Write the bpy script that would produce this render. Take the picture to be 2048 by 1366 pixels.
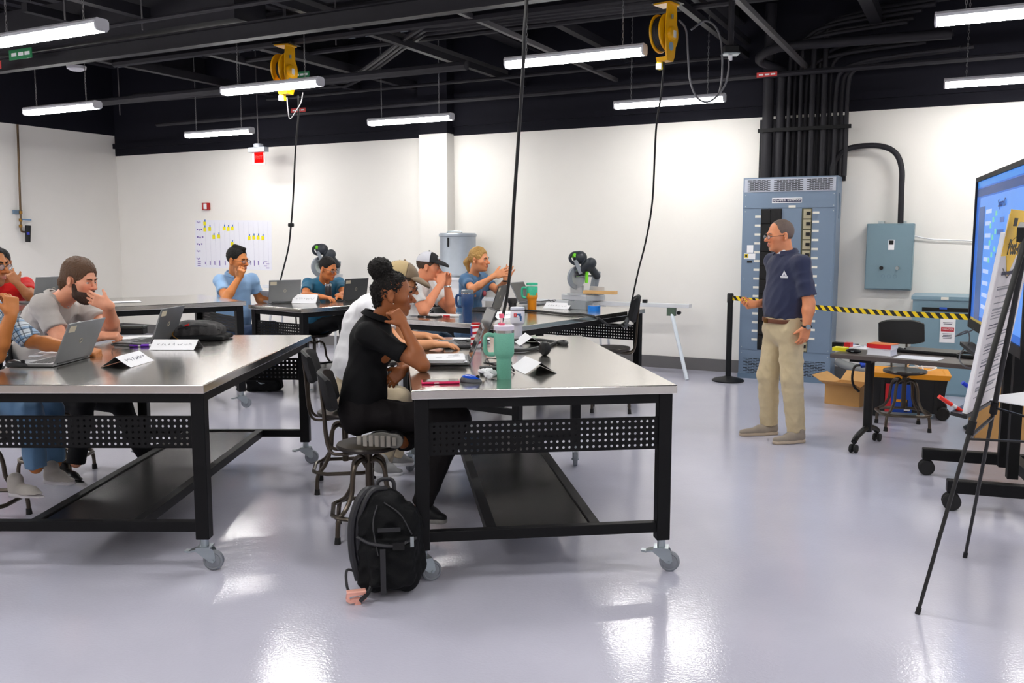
import bpy, math, random
import numpy as np
from mathutils import Vector, Matrix
random.seed(7); np.random.seed(7)
PI = math.pi
scene = bpy.context.scene
for o in list(bpy.data.objects): bpy.data.objects.remove(o)
COL = scene.collection

# ------------------------------------------------------------------ camera
FPX, HC = 1800.0, 1.6                      # focal length in pixels of a 2048 frame, eye height
PITCH = math.atan((683 - 478) / FPX)
cam_d = bpy.data.cameras.new('camera'); cam_d.sensor_width = 36.0; cam_d.lens = FPX / 2048 * 36.0
cam_d.clip_start = 0.05; cam_d.clip_end = 100
cam = bpy.data.objects.new('camera', cam_d); COL.objects.link(cam)
cam.location = (0, 0, HC); cam.rotation_euler = (PI / 2 - PITCH, 0, 0)
scene.camera = cam
# ------------------------------------------------------------------ world and exposure
w = bpy.data.worlds.new('world'); scene.world = w; w.use_nodes = True
w.node_tree.nodes['Background'].inputs[0].default_value = (0.8, 0.85, 1, 1)
w.node_tree.nodes['Background'].inputs[1].default_value = 0.05
vs = scene.view_settings
vs.view_transform = 'Standard'; vs.look = 'None'; vs.gamma = 1.0; vs.use_curve_mapping = False
vs.exposure = 0.4
LAMP = 62.0                                # strength of the fixtures' diffusers

cy = scene.cycles
cy.use_adaptive_sampling = True; cy.adaptive_threshold = 0.12; cy.adaptive_min_samples = 16
cy.max_bounces = 6; cy.diffuse_bounces = 3; cy.glossy_bounces = 3; cy.transmission_bounces = 4; cy.transparent_max_bounces = 6
cy.sample_clamp_indirect = 6.0; cy.caustics_reflective = False; cy.caustics_refractive = False

# ------------------------------------------------------------------ measuring helpers
cP, sP = math.cos(PITCH), math.sin(PITCH)
def ray(px, py):
    x = (px - 1024) / FPX; z = -(py - 683) / FPX
    return Vector((x, cP + sP * z, -sP + cP * z))
def at_z(px, py, z):
    d = ray(px, py); t = (z - HC) / d.z; return Vector((d.x * t, d.y * t, z))
def at_y(px, py, Y):
    d = ray(px, py); t = Y / d.y; return Vector((d.x * t, Y, HC + d.z * t))
A = Vector((0.889, -0.458, 0)).normalized()          # along the back wall
B = Vector((0.458, 0.889, 0)).normalized()           # towards the back wall
RZ = math.atan2(A.y, A.x)
def ST(s, t, z=0.0): return A * s + B * t + Vector((0, 0, z))
def at_t(px, py, t):
    d = ray(px, py); k = t / d.dot(B); return Vector((d.x * k, d.y * k, HC + d.z * k))

# ------------------------------------------------------------------ materials
def lin(c):
    return tuple((x / 12.92 if x <= 0.04045 else ((x + 0.055) / 1.055) ** 2.4) for x in c)
def rgb(r, g, b): return lin((r / 255, g / 255, b / 255))
MATS = {}
def mat(name, col, rough=0.5, metal=0.0, noise=0.06, nscale=12.0, bump=0.0, bscale=60.0, emit=None, estr=0.0, coat=0.0, alpha=1.0, trans=0.0, vcol=False, sheen=0.0, spec=None):
    if name in MATS: return MATS[name]
    m = bpy.data.materials.new(name); m.use_nodes = True; MATS[name] = m
    nt = m.node_tree; N = nt.nodes; Lk = nt.links; b = N['Principled BSDF']
    b.inputs['Roughness'].default_value = rough; b.inputs['Metallic'].default_value = metal
    b.inputs['Coat Weight'].default_value = coat; b.inputs['Coat Roughness'].default_value = 0.08
    b.inputs['Sheen Weight'].default_value = sheen
    if spec is not None: b.inputs['Specular IOR Level'].default_value = spec
    if trans: b.inputs['Transmission Weight'].default_value = trans
    tc = N.new('ShaderNodeTexCoord')
    nz = N.new('ShaderNodeTexNoise'); nz.inputs['Scale'].default_value = nscale; nz.inputs['Detail'].default_value = 3
    Lk.new(tc.outputs['Object'], nz.inputs['Vector'])
    mr = N.new('ShaderNodeMapRange'); mr.inputs[3].default_value = 1 - noise; mr.inputs[4].default_value = 1 + noise
    Lk.new(nz.outputs['Fac'], mr.inputs[0])
    mul = N.new('ShaderNodeVectorMath'); mul.operation = 'SCALE'
    Lk.new(mr.outputs[0], mul.inputs['Scale'])
    if vcol:
        at = N.new('ShaderNodeAttribute'); at.attribute_name = 'tint'; Lk.new(at.outputs['Color'], mul.inputs[0])
    else:
        mul.inputs[0].default_value = col[:3]
    Lk.new(mul.outputs[0], b.inputs['Base Color'])
    if bump > 0:
        n2 = N.new('ShaderNodeTexNoise'); n2.inputs['Scale'].default_value = bscale; n2.inputs['Detail'].default_value = 2
        Lk.new(tc.outputs['Object'], n2.inputs['Vector'])
        bp = N.new('ShaderNodeBump'); bp.inputs['Strength'].default_value = bump; bp.inputs['Distance'].default_value = 0.01
        Lk.new(n2.outputs['Fac'], bp.inputs['Height']); Lk.new(bp.outputs['Normal'], b.inputs['Normal'])
    if emit is not None:
        b.inputs['Emission Color'].default_value = (*emit, 1); b.inputs['Emission Strength'].default_value = estr
    if alpha < 1: b.inputs['Alpha'].default_value = alpha
    return m

# ------------------------------------------------------------------ mesh builder
class MB:
    def __init__(s): s.v = []; s.f = []; s.M = None
    def add(s, vs, fs):
        o = len(s.v)
        if s.M is not None: vs = [s.M @ Vector(p) for p in vs]
        s.v += [tuple(p) for p in vs]; s.f += [tuple(i + o for i in f) for f in fs]; return s
    def box(s, c, d, rz=0.0):
        x, y, z = (k / 2 for k in d); M = Matrix.Translation(c) @ Matrix.Rotation(rz, 4, 'Z')
        P = [M @ Vector((a * x, b * y, e * z)) for a in (-1, 1) for b in (-1, 1) for e in (-1, 1)]
        return s.add(P, [(0, 1, 3, 2), (4, 6, 7, 5), (0, 4, 5, 1), (2, 3, 7, 6), (0, 2, 6, 4), (1, 5, 7, 3)])
    def obox(s, c, ux, uy, uz):       # box from centre and three half vectors
        c, ux, uy, uz = map(Vector, (c, ux, uy, uz))
        P = [c + a * ux + b * uy + e * uz for a in (-1, 1) for b in (-1, 1) for e in (-1, 1)]
        return s.add(P, [(0, 1, 3, 2), (4, 6, 7, 5), (0, 4, 5, 1), (2, 3, 7, 6), (0, 2, 6, 4), (1, 5, 7, 3)])
    def bar(s, p0, p1, w, h, up=(0, 0, 1)):
        p0, p1 = Vector(p0), Vector(p1); d = (p1 - p0); L = d.length; d.normalize(); up = Vector(up)
        if abs(d.dot(up)) > 0.98: up = Vector((0, 1, 0))
        sd = d.cross(up).normalized(); u = sd.cross(d)
        return s.obox((p0 + p1) / 2, d * L / 2, sd * w / 2, u * h / 2)
    def tube(s, pts, r, n=8, caps=True, closed=False):
        pts = [Vector(p) for p in pts]; m = len(pts)
        rs = r if isinstance(r, (list, tuple)) else [r] * m
        prev = None; rings = []
        for i, p in enumerate(pts):
            if closed: t = pts[(i + 1) % m] - pts[i - 1]
            else: t = pts[min(i + 1, m - 1)] - pts[max(i - 1, 0)]
            t = t.normalized() if t.length > 1e-9 else Vector((0, 0, 1))
            if prev is None:
                ref = Vector((0, 0, 1)) if abs(t.z) < 0.9 else Vector((1, 0, 0)); u = t.cross(ref).normalized()
            else:
                u = prev - t * prev.dot(t); u = u.normalized() if u.length > 1e-6 else t.orthogonal().normalized()
            prev = u; q = t.cross(u)
            rings.append([p + (u * math.cos(2 * PI * k / n) + q * math.sin(2 * PI * k / n)) * rs[i] for k in range(n)])
        V = [p for rg in rings for p in rg]; F = []
        for i in range(m if closed else m - 1):
            j = (i + 1) % m
            F += [(i * n + k, i * n + (k + 1) % n, j * n + (k + 1) % n, j * n + k) for k in range(n)]
        if caps and not closed: F += [tuple(range(n))[::-1], tuple((m - 1) * n + k for k in range(n))]
        return s.add(V, F)
    def cyl(s, p0, p1, r, r1=None, n=16): return s.tube([p0, p1], [r, r if r1 is None else r1], n)
    def lathe(s, prof, c=(0, 0, 0), n=24, axis=(0, 0, 1), ang=2 * PI, a0=0.0):
        c = Vector(c); ax = Vector(axis).normalized(); u = ax.orthogonal().normalized() if abs(ax.z) < 0.99 else Vector((1, 0, 0)); q = ax.cross(u)
        full = abs(ang - 2 * PI) < 1e-6; m = n if full else n + 1
        V = []; F = []
        for (r, z) in prof:
            for k in range(m):
                th = a0 + ang * k / n; V.append(c + ax * z + (u * math.cos(th) + q * math.sin(th)) * r)
        for i in range(len(prof) - 1):
            for k in range(n): F.append((i * m + k, i * m + (k + 1) % m, (i + 1) * m + (k + 1) % m, (i + 1) * m + k))
        if full:
            if prof[0][0] > 1e-5: F.append(tuple(range(m))[::-1])
            if prof[-1][0] > 1e-5: F.append(tuple((len(prof) - 1) * m + k for k in range(m)))
        return s.add(V, F)
    def prism(s, poly, o, ux, uy, uz):   # polygon in (ux,uy) at o extruded by uz
        o, ux, uy, uz = map(Vector, (o, ux, uy, uz)); n = len(poly)
        V = [o + ux * a + uy * b for a, b in poly]; V += [p + uz for p in V]
        return s.add(V, [tuple(range(n))[::-1], tuple(range(n, 2 * n))] + [(i, (i + 1) % n, n + (i + 1) % n, n + i) for i in range(n)])
    def ell(s, c, r, n=12, m=8, R=None):
        V = []; F = []; c = Vector(c)
        for i in range(m + 1):
            ph = PI * i / m
            for k in range(n):
                th = 2 * PI * k / n
                p = Vector((r[0] * math.sin(ph) * math.cos(th), r[1] * math.sin(ph) * math.sin(th), -r[2] * math.cos(ph)))
                if R is not None: p = R @ p
                V.append(c + p)
        for i in range(m):
            for k in range(n): F.append((i * n + k, i * n + (k + 1) % n, (i + 1) * n + (k + 1) % n, (i + 1) * n + k))
        return s.add(V, F)
    def build(s, name, m, parent=None, w=False, smooth=True, bevel=0.0, label=None):
        me = bpy.data.meshes.new(name)
        vs_ = s.v
        if w and parent is not None:
            I = WM[parent.name].inverted(); vs_ = [I @ Vector(p) for p in vs_]
        me.from_pydata([tuple(p) for p in vs_], [], s.f); me.update()
        o = bpy.data.objects.new(name, me); COL.objects.link(o)
        me.materials.append(m)
        if smooth:
            me.polygons.foreach_set('use_smooth', [True] * len(me.polygons)); me.set_sharp_from_angle(angle=math.radians(38))
        if parent is not None: o.parent = parent; WM[o.name] = WM[parent.name].copy()
        else: WM[o.name] = Matrix.Identity(4)
        if bevel > 0:
            b = o.modifiers.new('bevel', 'BEVEL'); b.width = bevel; b.segments = 2; b.limit_method = 'ANGLE'; b.angle_limit = math.radians(40)
        if label: o['label'] = label
        return o
WM = {}
def place(o, loc, rz=0.0):
    o.location = loc; o.rotation_euler = (0, 0, rz); WM[o.name] = Matrix.Translation(loc) @ Matrix.Rotation(rz, 4, 'Z')
def tag(o, label, cat, group=None):
    o['label'] = label; o['category'] = cat
    if group: o['group'] = group
    return o
def thing(name, label, cat, loc=(0, 0, 0), rz=0.0, group=None):
    o = bpy.data.objects.new(name, None); COL.objects.link(o); o.empty_display_size = 0.1
    place(o, Vector(loc), rz); return tag(o, label, cat, group)
def struct(o): o['kind'] = 'structure'; return o
def dup(root, loc, rz, label=None, group=None):
    r = root.copy(); COL.objects.link(r); place(r, Vector(loc), rz)
    if label: r['label'] = label
    if group: r['group'] = group
    for ch in list(root.children):
        c = ch.copy(); COL.objects.link(c); c.parent = r
        for g in list(ch.children):
            d = g.copy(); COL.objects.link(d); d.parent = c
    return r
def text_mesh(body, size, name, m, parent, o, ux, uy, w=True, align='CENTER', depth=0.0006, shear=0.0, bold=0.0):
    cu = bpy.data.curves.new('txt', 'FONT'); cu.body = body; cu.size = size; cu.align_x = align; cu.align_y = 'CENTER'; cu.shear = shear; cu.offset = bold
    cu.resolution_u = 2; cu.extrude = depth
    ob = bpy.data.objects.new('txt', cu); COL.objects.link(ob)
    me = bpy.data.meshes.new_from_object(ob)
    bpy.data.objects.remove(ob)
    ux, uy, o = Vector(ux).normalized(), Vector(uy).normalized(), Vector(o); uz = ux.cross(uy)
    b = MB(); b.v = [tuple(o + ux * v.co.x + uy * v.co.y + uz * v.co.z) for v in me.vertices]; b.f = [tuple(p.vertices) for p in me.polygons]
    bpy.data.meshes.remove(me)
    return b.build(name, m, parent, w=w, smooth=False)
def bez(pts, n=8):      # Catmull-Rom through points
    P = [Vector(p) for p in pts]; P = [P[0] * 2 - P[1]] + P + [P[-1] * 2 - P[-2]]; out = []
    for i in range(1, len(P) - 2):
        p0, p1, p2, p3 = P[i - 1:i + 3]
        for k in range(n):
            t = k / n
            out.append(0.5 * ((2 * p1) + (p2 - p0) * t + (2 * p0 - 5 * p1 + 4 * p2 - p3) * t * t + (3 * p1 - p0 - 3 * p2 + p3) * t ** 3))
    out.append(P[-2]); return out
def UV(rz): return Vector((math.cos(rz), math.sin(rz), 0)), Vector((-math.sin(rz), math.cos(rz), 0))
Z = Vector((0, 0, 1))

# common materials
M_black = mat('black_powder_coat', rgb(10, 10, 13), 0.5, 0.0, 0.1, bump=0.05, bscale=400, spec=.22)
M_steel = mat('brushed_steel_edge', rgb(190, 180, 165), 0.3, 1.0, 0.06)
M_zinc = mat('zinc', rgb(175, 185, 190), 0.3, 0.9)
M_rubber = mat('black_rubber', rgb(14, 14, 16), 0.7)
M_greywheel = mat('grey_wheel', rgb(128, 132, 140), 0.6)
M_paper = mat('white_paper', rgb(240, 240, 244), 0.8, noise=0.02)
M_ink = mat('ink', rgb(70, 70, 90), 0.8)
M_white = mat('white_paint', rgb(235, 235, 238), 0.4)
M_cable = mat('black_cable', rgb(12, 12, 14), 0.5)
M_ceil = mat('ceiling_black', rgb(28, 28, 35), 0.75, noise=0.25, nscale=3)
M_pipe = mat('ceiling_pipe_black', rgb(34, 33, 39), 0.6, noise=0.2, nscale=5, spec=.3)
M_strut = mat('strut_dark_grey', rgb(86, 84, 86), 0.5, noise=0.15)
M_chrome = mat('chrome', rgb(220, 220, 220), 0.12, 1.0)
M_tubebronze = mat('bronze_grey_tube', rgb(88, 80, 72), 0.3, 0.85)
M_dark = mat('dark_plastic', rgb(16, 16, 19), 0.5, spec=.3)
M_screenoff = mat('dark_glass', rgb(12, 13, 16), 0.08, spec=0.7)
# ================================================================== the room
WT = 10.78; WS = -13.15; SR = 6.5; TF = -6.0; DECK = 4.45; TOPB = 3.0; TOPL = 3.34
mw = mat('white_wall_paint', rgb(236, 233, 227), 0.6, noise=0.015, nscale=4, bump=0.08, bscale=180)
mdk = mat('black_wall_paint', rgb(19, 19, 29), 0.75, noise=0.12, nscale=4, spec=.2, bump=0.05, bscale=60)
mbase = mat('grey_baseboard', rgb(104, 102, 102), 0.5)
# floor: glossy grey epoxy
mf = bpy.data.materials.new('grey_epoxy_floor'); mf.use_nodes = True
nt = mf.node_tree; Nn = nt.nodes; Ll = nt.links; bs = Nn['Principled BSDF']
tc = Nn.new('ShaderNodeTexCoord')
n1 = Nn.new('ShaderNodeTexNoise'); n1.inputs['Scale'].default_value = 0.9; n1.inputs['Detail'].default_value = 5; Ll.new(tc.outputs['Object'], n1.inputs['Vector'])
cr = Nn.new('ShaderNodeValToRGB'); cr.color_ramp.elements[0].color = (*rgb(187, 186, 202), 1); cr.color_ramp.elements[1].color = (*rgb(199, 198, 213), 1)
cr.color_ramp.elements[0].position = 0.3; cr.color_ramp.elements[1].position = 0.7
Ll.new(n1.outputs['Fac'], cr.inputs[0]); Ll.new(cr.outputs[0], bs.inputs['Base Color'])
bs.inputs['Roughness'].default_value = 0.12; bs.inputs['Specular IOR Level'].default_value = 0.6
n2 = Nn.new('ShaderNodeTexNoise'); n2.inputs['Scale'].default_value = 80; n2.inputs['Detail'].default_value = 2; Ll.new(tc.outputs['Object'], n2.inputs['Vector'])
bp = Nn.new('ShaderNodeBump'); bp.inputs['Strength'].default_value = 0.16; bp.inputs['Distance'].default_value = 0.004
Ll.new(n2.outputs['Fac'], bp.inputs['Height']); Ll.new(bp.outputs['Normal'], bs.inputs['Normal'])

def slab(name, m, s0, s1, t0, t1, z0, z1):
    c = ST((s0 + s1) / 2, (t0 + t1) / 2, (z0 + z1) / 2)
    return struct(MB().box(c, (s1 - s0, t1 - t0, z1 - z0), RZ).build(name, m, smooth=False))
slab('floor', mf, WS - .2, SR + .2, TF - .2, WT + .2, -0.1, 0.0)
slab('wall_back', mw, WS, SR, WT, WT + .2, 0, TOPB)
slab('wall_back_upper', mdk, WS, SR, WT - .012, WT + .2, TOPB, DECK)
slab('wall_left', mw, WS - .2, WS, TF, WT, 0, TOPL)
slab('wall_left_upper', mdk, WS - .2, WS + .01, TF, WT, TOPL, DECK)
slab('wall_right', mw, SR, SR + .2, TF, WT, 0, TOPL)
slab('wall_right_upper', mdk, SR, SR + .2, TF, WT, TOPL, DECK)
slab('wall_front', mat('tan_wall_paint', rgb(168, 150, 128), 0.6, noise=.03), WS, SR, TF - .2, TF, 0, TOPL)
slab('wall_front_upper', mdk, WS, SR, TF - .2, TF, TOPL, DECK)
slab('trim_1', mw, -6.89, -6.445, WT - .19, WT, 0, TOPB + .02)             # pilaster on the back wall
slab('trim_2', mdk, -6.9, -6.435, WT - .2, WT, TOPB + .02, DECK)
slab('trim_3', mdk, WS, SR, WT - .06, WT - .012, TOPB + .12, TOPB + .2)     # ledge over the white wall
slab('baseboard_back', mbase, WS, SR, WT - .012, WT, 0, .15)
slab('baseboard_left', mbase, WS, WS + .012, TF, WT, 0, .15)
slab('trim_4', mw, 1.02, 1.045, WT - .004, WT, .15, TOPB)
# roof deck: ribbed steel sheet, black
mdeck = mat('roof_deck_black', rgb(42, 41, 49), 0.8, noise=0.35, nscale=1.6)
deck = MB(); s = WS
while s < SR:
    deck.box(ST(s + .075, (TF + WT) / 2, DECK + .03), (.15, WT - TF, .06), RZ); deck.box(ST(s + .225, (TF + WT) / 2, DECK + .07), (.15, WT - TF, .06), RZ); s += .3
struct(deck.build('ceiling', mdeck, smooth=False))

# ---------------------------------------------------------------- steel overhead
def ibeam(name, label, p0, p1, h, w, m, tk=.014):
    t = thing(name, label, 'beam', (p0 + p1) / 2); d = Vector((0, 0, h / 2))
    MB().bar(p0, p1, tk, h).build('web', m, t, w=True, smooth=False)
    for sg in (-1, 1): MB().bar(p0 + d * sg, p1 + d * sg, w, tk).build('flange', m, t, w=True, smooth=False)
    return t
names_t = ['nearest the camera', 'above the front tables', 'above the middle tables', 'over the far tables', 'closest to the back wall']
for i, s_ in enumerate([-11.0, -8.2, -5.4, -2.6, 0.2, 3.0]):
    ibeam('roof_joist', ['black roof joist high above the left wall', 'black roof joist high above the far left light', 'black roof joist above the left cord reel', 'black roof joist over the middle of the ceiling',
          'black roof joist running towards the breaker panel', 'black roof joist high over the upper right corner'][i], ST(s_, TF, DECK - .2), ST(s_, WT - .02, DECK - .2), .36, .16, M_pipe)
for i, t_ in enumerate([1.2, 4.6, 7.9]):
    ibeam('cross_beam', ['wide black cross beam overhead near the camera', 'wide black cross beam crossing the top of the picture', 'wide black cross beam above the farther lights'][i],
          ST(WS + .02, t_, DECK - .5), ST(SR - .02, t_, DECK - .5), .2, .2, M_pipe)
def run(name, label, p, axis, lo, hi, r, m, n=8, cat='pipe', sq=False, group=None):
    """straight run through p along A or B"""
    d = A if axis == 'A' else B
    if axis == 'B': hi = min(hi, WT - .03 - p.dot(B))
    q0, q1 = p + d * lo, p + d * hi
    mb = MB(); mb.bar(q0, q1, r * 2, r * 2) if sq else mb.tube([q0, q1], r, n)
    o = mb.build(name, m); tag(o, label, cat, group); return o
# along the lamps' direction
p = at_z(50, 125, 3.45); ibeam('steel_channel', 'black steel channel with green and red stickers at upper left', p - A * 2.4, p + A * 9.5, .13, .1, M_pipe)
run('conduit_pipe', 'black pipe above the left cord reel light', at_z(500, 92, 3.55), 'A', -2.0, 9.5, .045, M_pipe)
run('conduit_pipe', 'black pipe behind the far left hanging light', at_z(320, 193, 3.4), 'A', -2.6, 4.5, .05, M_pipe)
run('sprinkler_pipe', 'long black sprinkler pipe in front of the back wall', at_z(950, 198, 3.4), 'A', -5.8, 7.5, .03, M_pipe)
run('conduit_pipe', 'thin black conduit crossing behind the tall hanging cords', at_z(900, 165, 3.55), 'A', -3, 3.5, .022, M_pipe)
run('conduit_pipe', 'black conduit overhead beside the right cord reel', at_z(1250, 30, 3.75), 'A', -5, 3, .03, M_pipe)
run('conduit_pipe', 'thin black conduit along the top left edge of the picture', at_z(330, 35, 3.5), 'A', -3, 2.2, .02, M_pipe)
run('duct', 'round black duct behind the middle hanging lights', at_z(900, 180, 3.75), 'A', -1.0, 2.2, .13, M_pipe, 16, 'duct')
run('duct', 'square black duct at upper left behind the first light', at_z(120, 60, 3.75), 'A', -1.9, 2.6, .2, M_pipe, cat='duct', sq=True)
run('sprinkler_pipe', 'black sprinkler pipe at the upper right behind the lights', at_z(1800, 118, 3.6), 'A', -3.2, 4, .04, M_pipe)
run('conduit_pipe', 'black conduit beneath the upper right sprinkler pipe', at_z(1800, 140, 3.5), 'A', -1.8, 2.5, .03, M_pipe)
# towards the back wall
def strut(px, py, z, lo, hi, r, label, m=M_strut, name='strut_channel'):
    return run(name, label, at_z(px, py, z), 'B', lo, hi, r, m, cat='strut', sq=True)
strut(1100, 102, 3.55, -3.2, 3.2, .022, 'grey strut slanting behind the middle hanging light')
strut(1560, 82, 3.5, -4, 2.6, .024, 'grey strut slanting down to the black conduits')
strut(830, 94, 3.6, -3, 2.6, .035, 'dark pipe with a green sticker slanting across the ceiling', M_pipe)
strut(1105, 37, 3.8, -2, 2.4, .045, 'dark channel slanting at the top middle of the ceiling', M_pipe)
strut(1010, 70, 4.0, -2, 2.6, .03, 'dark channel slanting behind the thick hanging cord', M_pipe)
strut(270, 22, 3.7, -3, 6, .05, 'dark channel slanting at the top left of the ceiling', M_pipe)
strut(380, 95, 3.75, -2, 5, .04, 'dark channel slanting behind the upper left lights', M_pipe)
strut(700, 40, 3.75, -2, 4, .04, 'dark channel slanting above the right end of the reel light', M_strut)
strut(1390, 30, 3.7, -2.5, 3, .03, 'dark channel slanting beside the right cord reel', M_pipe)
strut(1420, 20, 3.85, -2.5, 3, .03, 'dark channel slanting above the ceiling junction box', M_pipe)
strut(1750, 30, 3.9, -3, 3, .06, 'dark channel slanting at the upper right', M_pipe)
strut(200, 115, 3.8, -2, 5, .05, 'dark channel above the ceiling detector', M_pipe)
# bent conduits sweeping across the ceiling
for k in range(3):
    z = 3.62 + .05 * k
    pts = [at_z(480, 168 + 7 * k, z) - A * 2, at_z(634, 160 + 8 * k, z), at_z(712, 147 + 8 * k, z), at_z(832, 62 + 9 * k, z), at_z(900, 48 + 7 * k, z), at_z(1240, 12 + 6 * k, z) + A * .5]
    tag(MB().tube(bez(pts, 5), .024, 8).build('bent_conduit', M_pipe), ['upper of the three bent black conduits above the middle light', 'middle of the three bent black conduits above the middle light', 'lowest of the three bent black conduits above the middle light'][k], 'conduit', 'bent ceiling conduits')
# hanger rods
for k, (px, py, z) in enumerate([(285, 60, 3.5), (240, 230, 3.4), (672, 90, 3.6), (985, 60, 3.9), (1112, 180, 3.5), (420, 70, 3.55), (620, 60, 3.6), (130, 40, 3.5)]):
    q = at_z(px, py, z); tag(MB().cyl(q, (q.x, q.y, DECK), .008, n=6).build('hanger_rod', M_strut), ['thin hanger rod over the ceiling detector', 'thin hanger rod near the far left light', 'thin hanger rod right of the left cord reel', 'thin hanger rod above the ceiling middle', 'thin hanger rod behind the middle hanging light', 'thin hanger rod left of the left cord reel', 'thin hanger rod above the left cord reel', 'thin hanger rod over the first light'][k], 'rod', 'ceiling hanger rods')
# stickers on the pipes
mg = mat('green_sticker', rgb(20, 120, 70), 0.5); mr_ = mat('red_sticker', rgb(205, 60, 60), 0.5)
def sticker(px, py, z, along, L, h, m, label, off=.0):
    c = at_z(px, py, z); o = thing('pipe_sticker', label, 'sticker', c)
    d = A if along == 'A' else B; nrm = -B if along == 'A' else A
    c = c + nrm * off
    MB().obox(c, d * L / 2, Z * h / 2, nrm * .003).build('backing', m, o, w=True, smooth=False)
    for q in (-.28, .02, .3): MB().obox(c + d * L * q + nrm * .0035, d * L * .11, Z * h * .17, nrm * .001).build('lettering', M_white, o, w=True, smooth=False)
sticker(52, 110, 3.47, 'A', .36, .1, mg, 'green and white pipe sticker on the channel at upper left', .06)
sticker(3, 133, 3.4, 'A', .2, .08, mr_, 'red pipe sticker at the left edge of the picture', .07)
sticker(862, 108, 3.6, 'B', .34, .07, mg, 'green sticker on the slanting pipe at ceiling middle', .036)
sticker(607, 150, 3.55, 'A', .22, .07, mg, 'small green sticker behind the left reel light', .03)
sticker(600, 221, 3.4, 'A', .26, .055, mr_, 'red sticker on the sprinkler pipe below the left reel', .035)
sticker(1535, 150, 3.4, 'A', .22, .05, mr_, 'red sticker on the sprinkler pipe beside the conduits', .035)

# ---------------------------------------------------------------- hanging strip lights
mhouse = mat('white_enamel_housing', rgb(225, 225, 232), 0.4)
mdiff = mat('lit_diffuser', (1, 1, 1), 0.4, emit=(1.0, 0.985, 0.96), estr=LAMP)
mdiff2 = mat('lit_diffuser_side', (1, 1, 1), 0.4, emit=(1.0, 0.985, 0.96), estr=LAMP * .22)
mchain = mat('chain_steel', rgb(150, 150, 152), 0.4, 0.8)
LZ = 3.05
def strip_proto():
    t = thing('strip_light', 'x', 'light')
    w_, L = .115, 1.22
    prof = [(-w_ / 2, .048), (-w_ / 2, .068), (-w_ * .36, .085), (w_ * .36, .085), (w_ / 2, .068), (w_ / 2, .048)]
    MB().prism(prof, (-L / 2, 0, 0), (0, 1, 0), (0, 0, 1), (L, 0, 0)).build('housing', mhouse, t, smooth=False)
    dp = [(-.05, .048), (-.05, .016), (-.036, 0), (.036, 0), (.05, .016), (.05, .048)]
    df = MB().prism(dp, (-L / 2 + .012, 0, 0), (0, 1, 0), (0, 0, 1), (L - .024, 0, 0)).build('diffuser', mdiff, t, smooth=False)
    df.data.materials.append(mdiff2)          # the lens sides glow less than its underside
    for p_ in df.data.polygons: p_.material_index = 0 if p_.normal.z < -.5 else 1
    ep = [(-w_ / 2, .02), (-w_ / 2, .068), (-w_ * .36, .086), (w_ * .36, .086), (w_ / 2, .068), (w_ / 2, .02), (.04, -.002), (-.04, -.002)]
    for x in (-L / 2 - .01, L / 2 - .004): MB().prism(ep, (x, 0, 0), (0, 1, 0), (0, 0, 1), (.014, 0, 0)).build('end_cap', mhouse, t, smooth=False)
    for x in (-.43, .43):
        ch = MB(); z = .09; k = 0
        while z < DECK - LZ - .45:
            c = Vector((x, 0, z + .017)); u = Vector((1, 0, 0)) if k % 2 else Vector((0, 1, 0))
            ch.tube([c + u * .007 * math.cos(q) + Z * .019 * math.sin(q) for q in [PI / 3 * j for j in range(6)]], .0026, 4, closed=True)
            z += .031; k += 1
        ch.build('chain', mchain, t)
        MB().cyl((x, 0, DECK - LZ - .46), (x, 0, DECK - LZ), .004, n=6).build('rod', mchain, t)
    return t
proto = strip_proto(); first = True
spots = [(203, 62, 1, 'brightest strip light hanging at the upper left edge'), (640, 172, 1, 'strip light hanging in front of the left yellow cord reel'), (195, 217, 1, 'strip light hanging over the left white wall'),
         (503, 267, 1, 'far strip light hanging beside the red exit sign'), (903, 240, 1, 'strip light hanging before the white pilaster'), (1288, 110, 1, 'large strip light hanging behind the thick black cord'),
         (1448, 203, 1, 'strip light behind the looped reel cord'), (1872, 52, -1, 'upper strip light at the top right corner'), (1890, 176, -1, 'lower strip light at the top right corner')]
def put_light(c, label, group='hanging strip lights'):
    global first
    if first: place(proto, c, RZ); proto['label'] = label; proto['group'] = group; first = False
    else: dup(proto, c, RZ, label, group)
LPOS = []
for px, py, sg, lab in spots:
    c = at_z(px, py, LZ); c = c - A * .61 * sg; LPOS.append(c); put_light(c, lab)
# the same rows go on behind and beside the camera
for s_ in (-12.2, -9.5, -6.25, -3.07, .26, 3.5):
    for t_ in (-3.35, -.75, 1.85, 4.45, 7.0, 9.72):
        c = ST(s_, t_, LZ)
        d = ray(1024, 683); rel = c - Vector((0, 0, HC)); yc = cP * rel.y - sP * rel.z
        if yc > .2:
            px = 1024 + FPX * rel.x / yc; py = 683 - FPX * (sP * rel.y + cP * rel.z) / yc
            if -120 < px < 2200 and py > 8: continue
        if s_ < -12 and t_ > 8: continue
        if min((c - q).length for q in LPOS) < 1.6: continue
        LPOS.append(c); put_light(c, 'strip light of the same kind hanging outside the picture', 'strip lights outside the picture')
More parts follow.
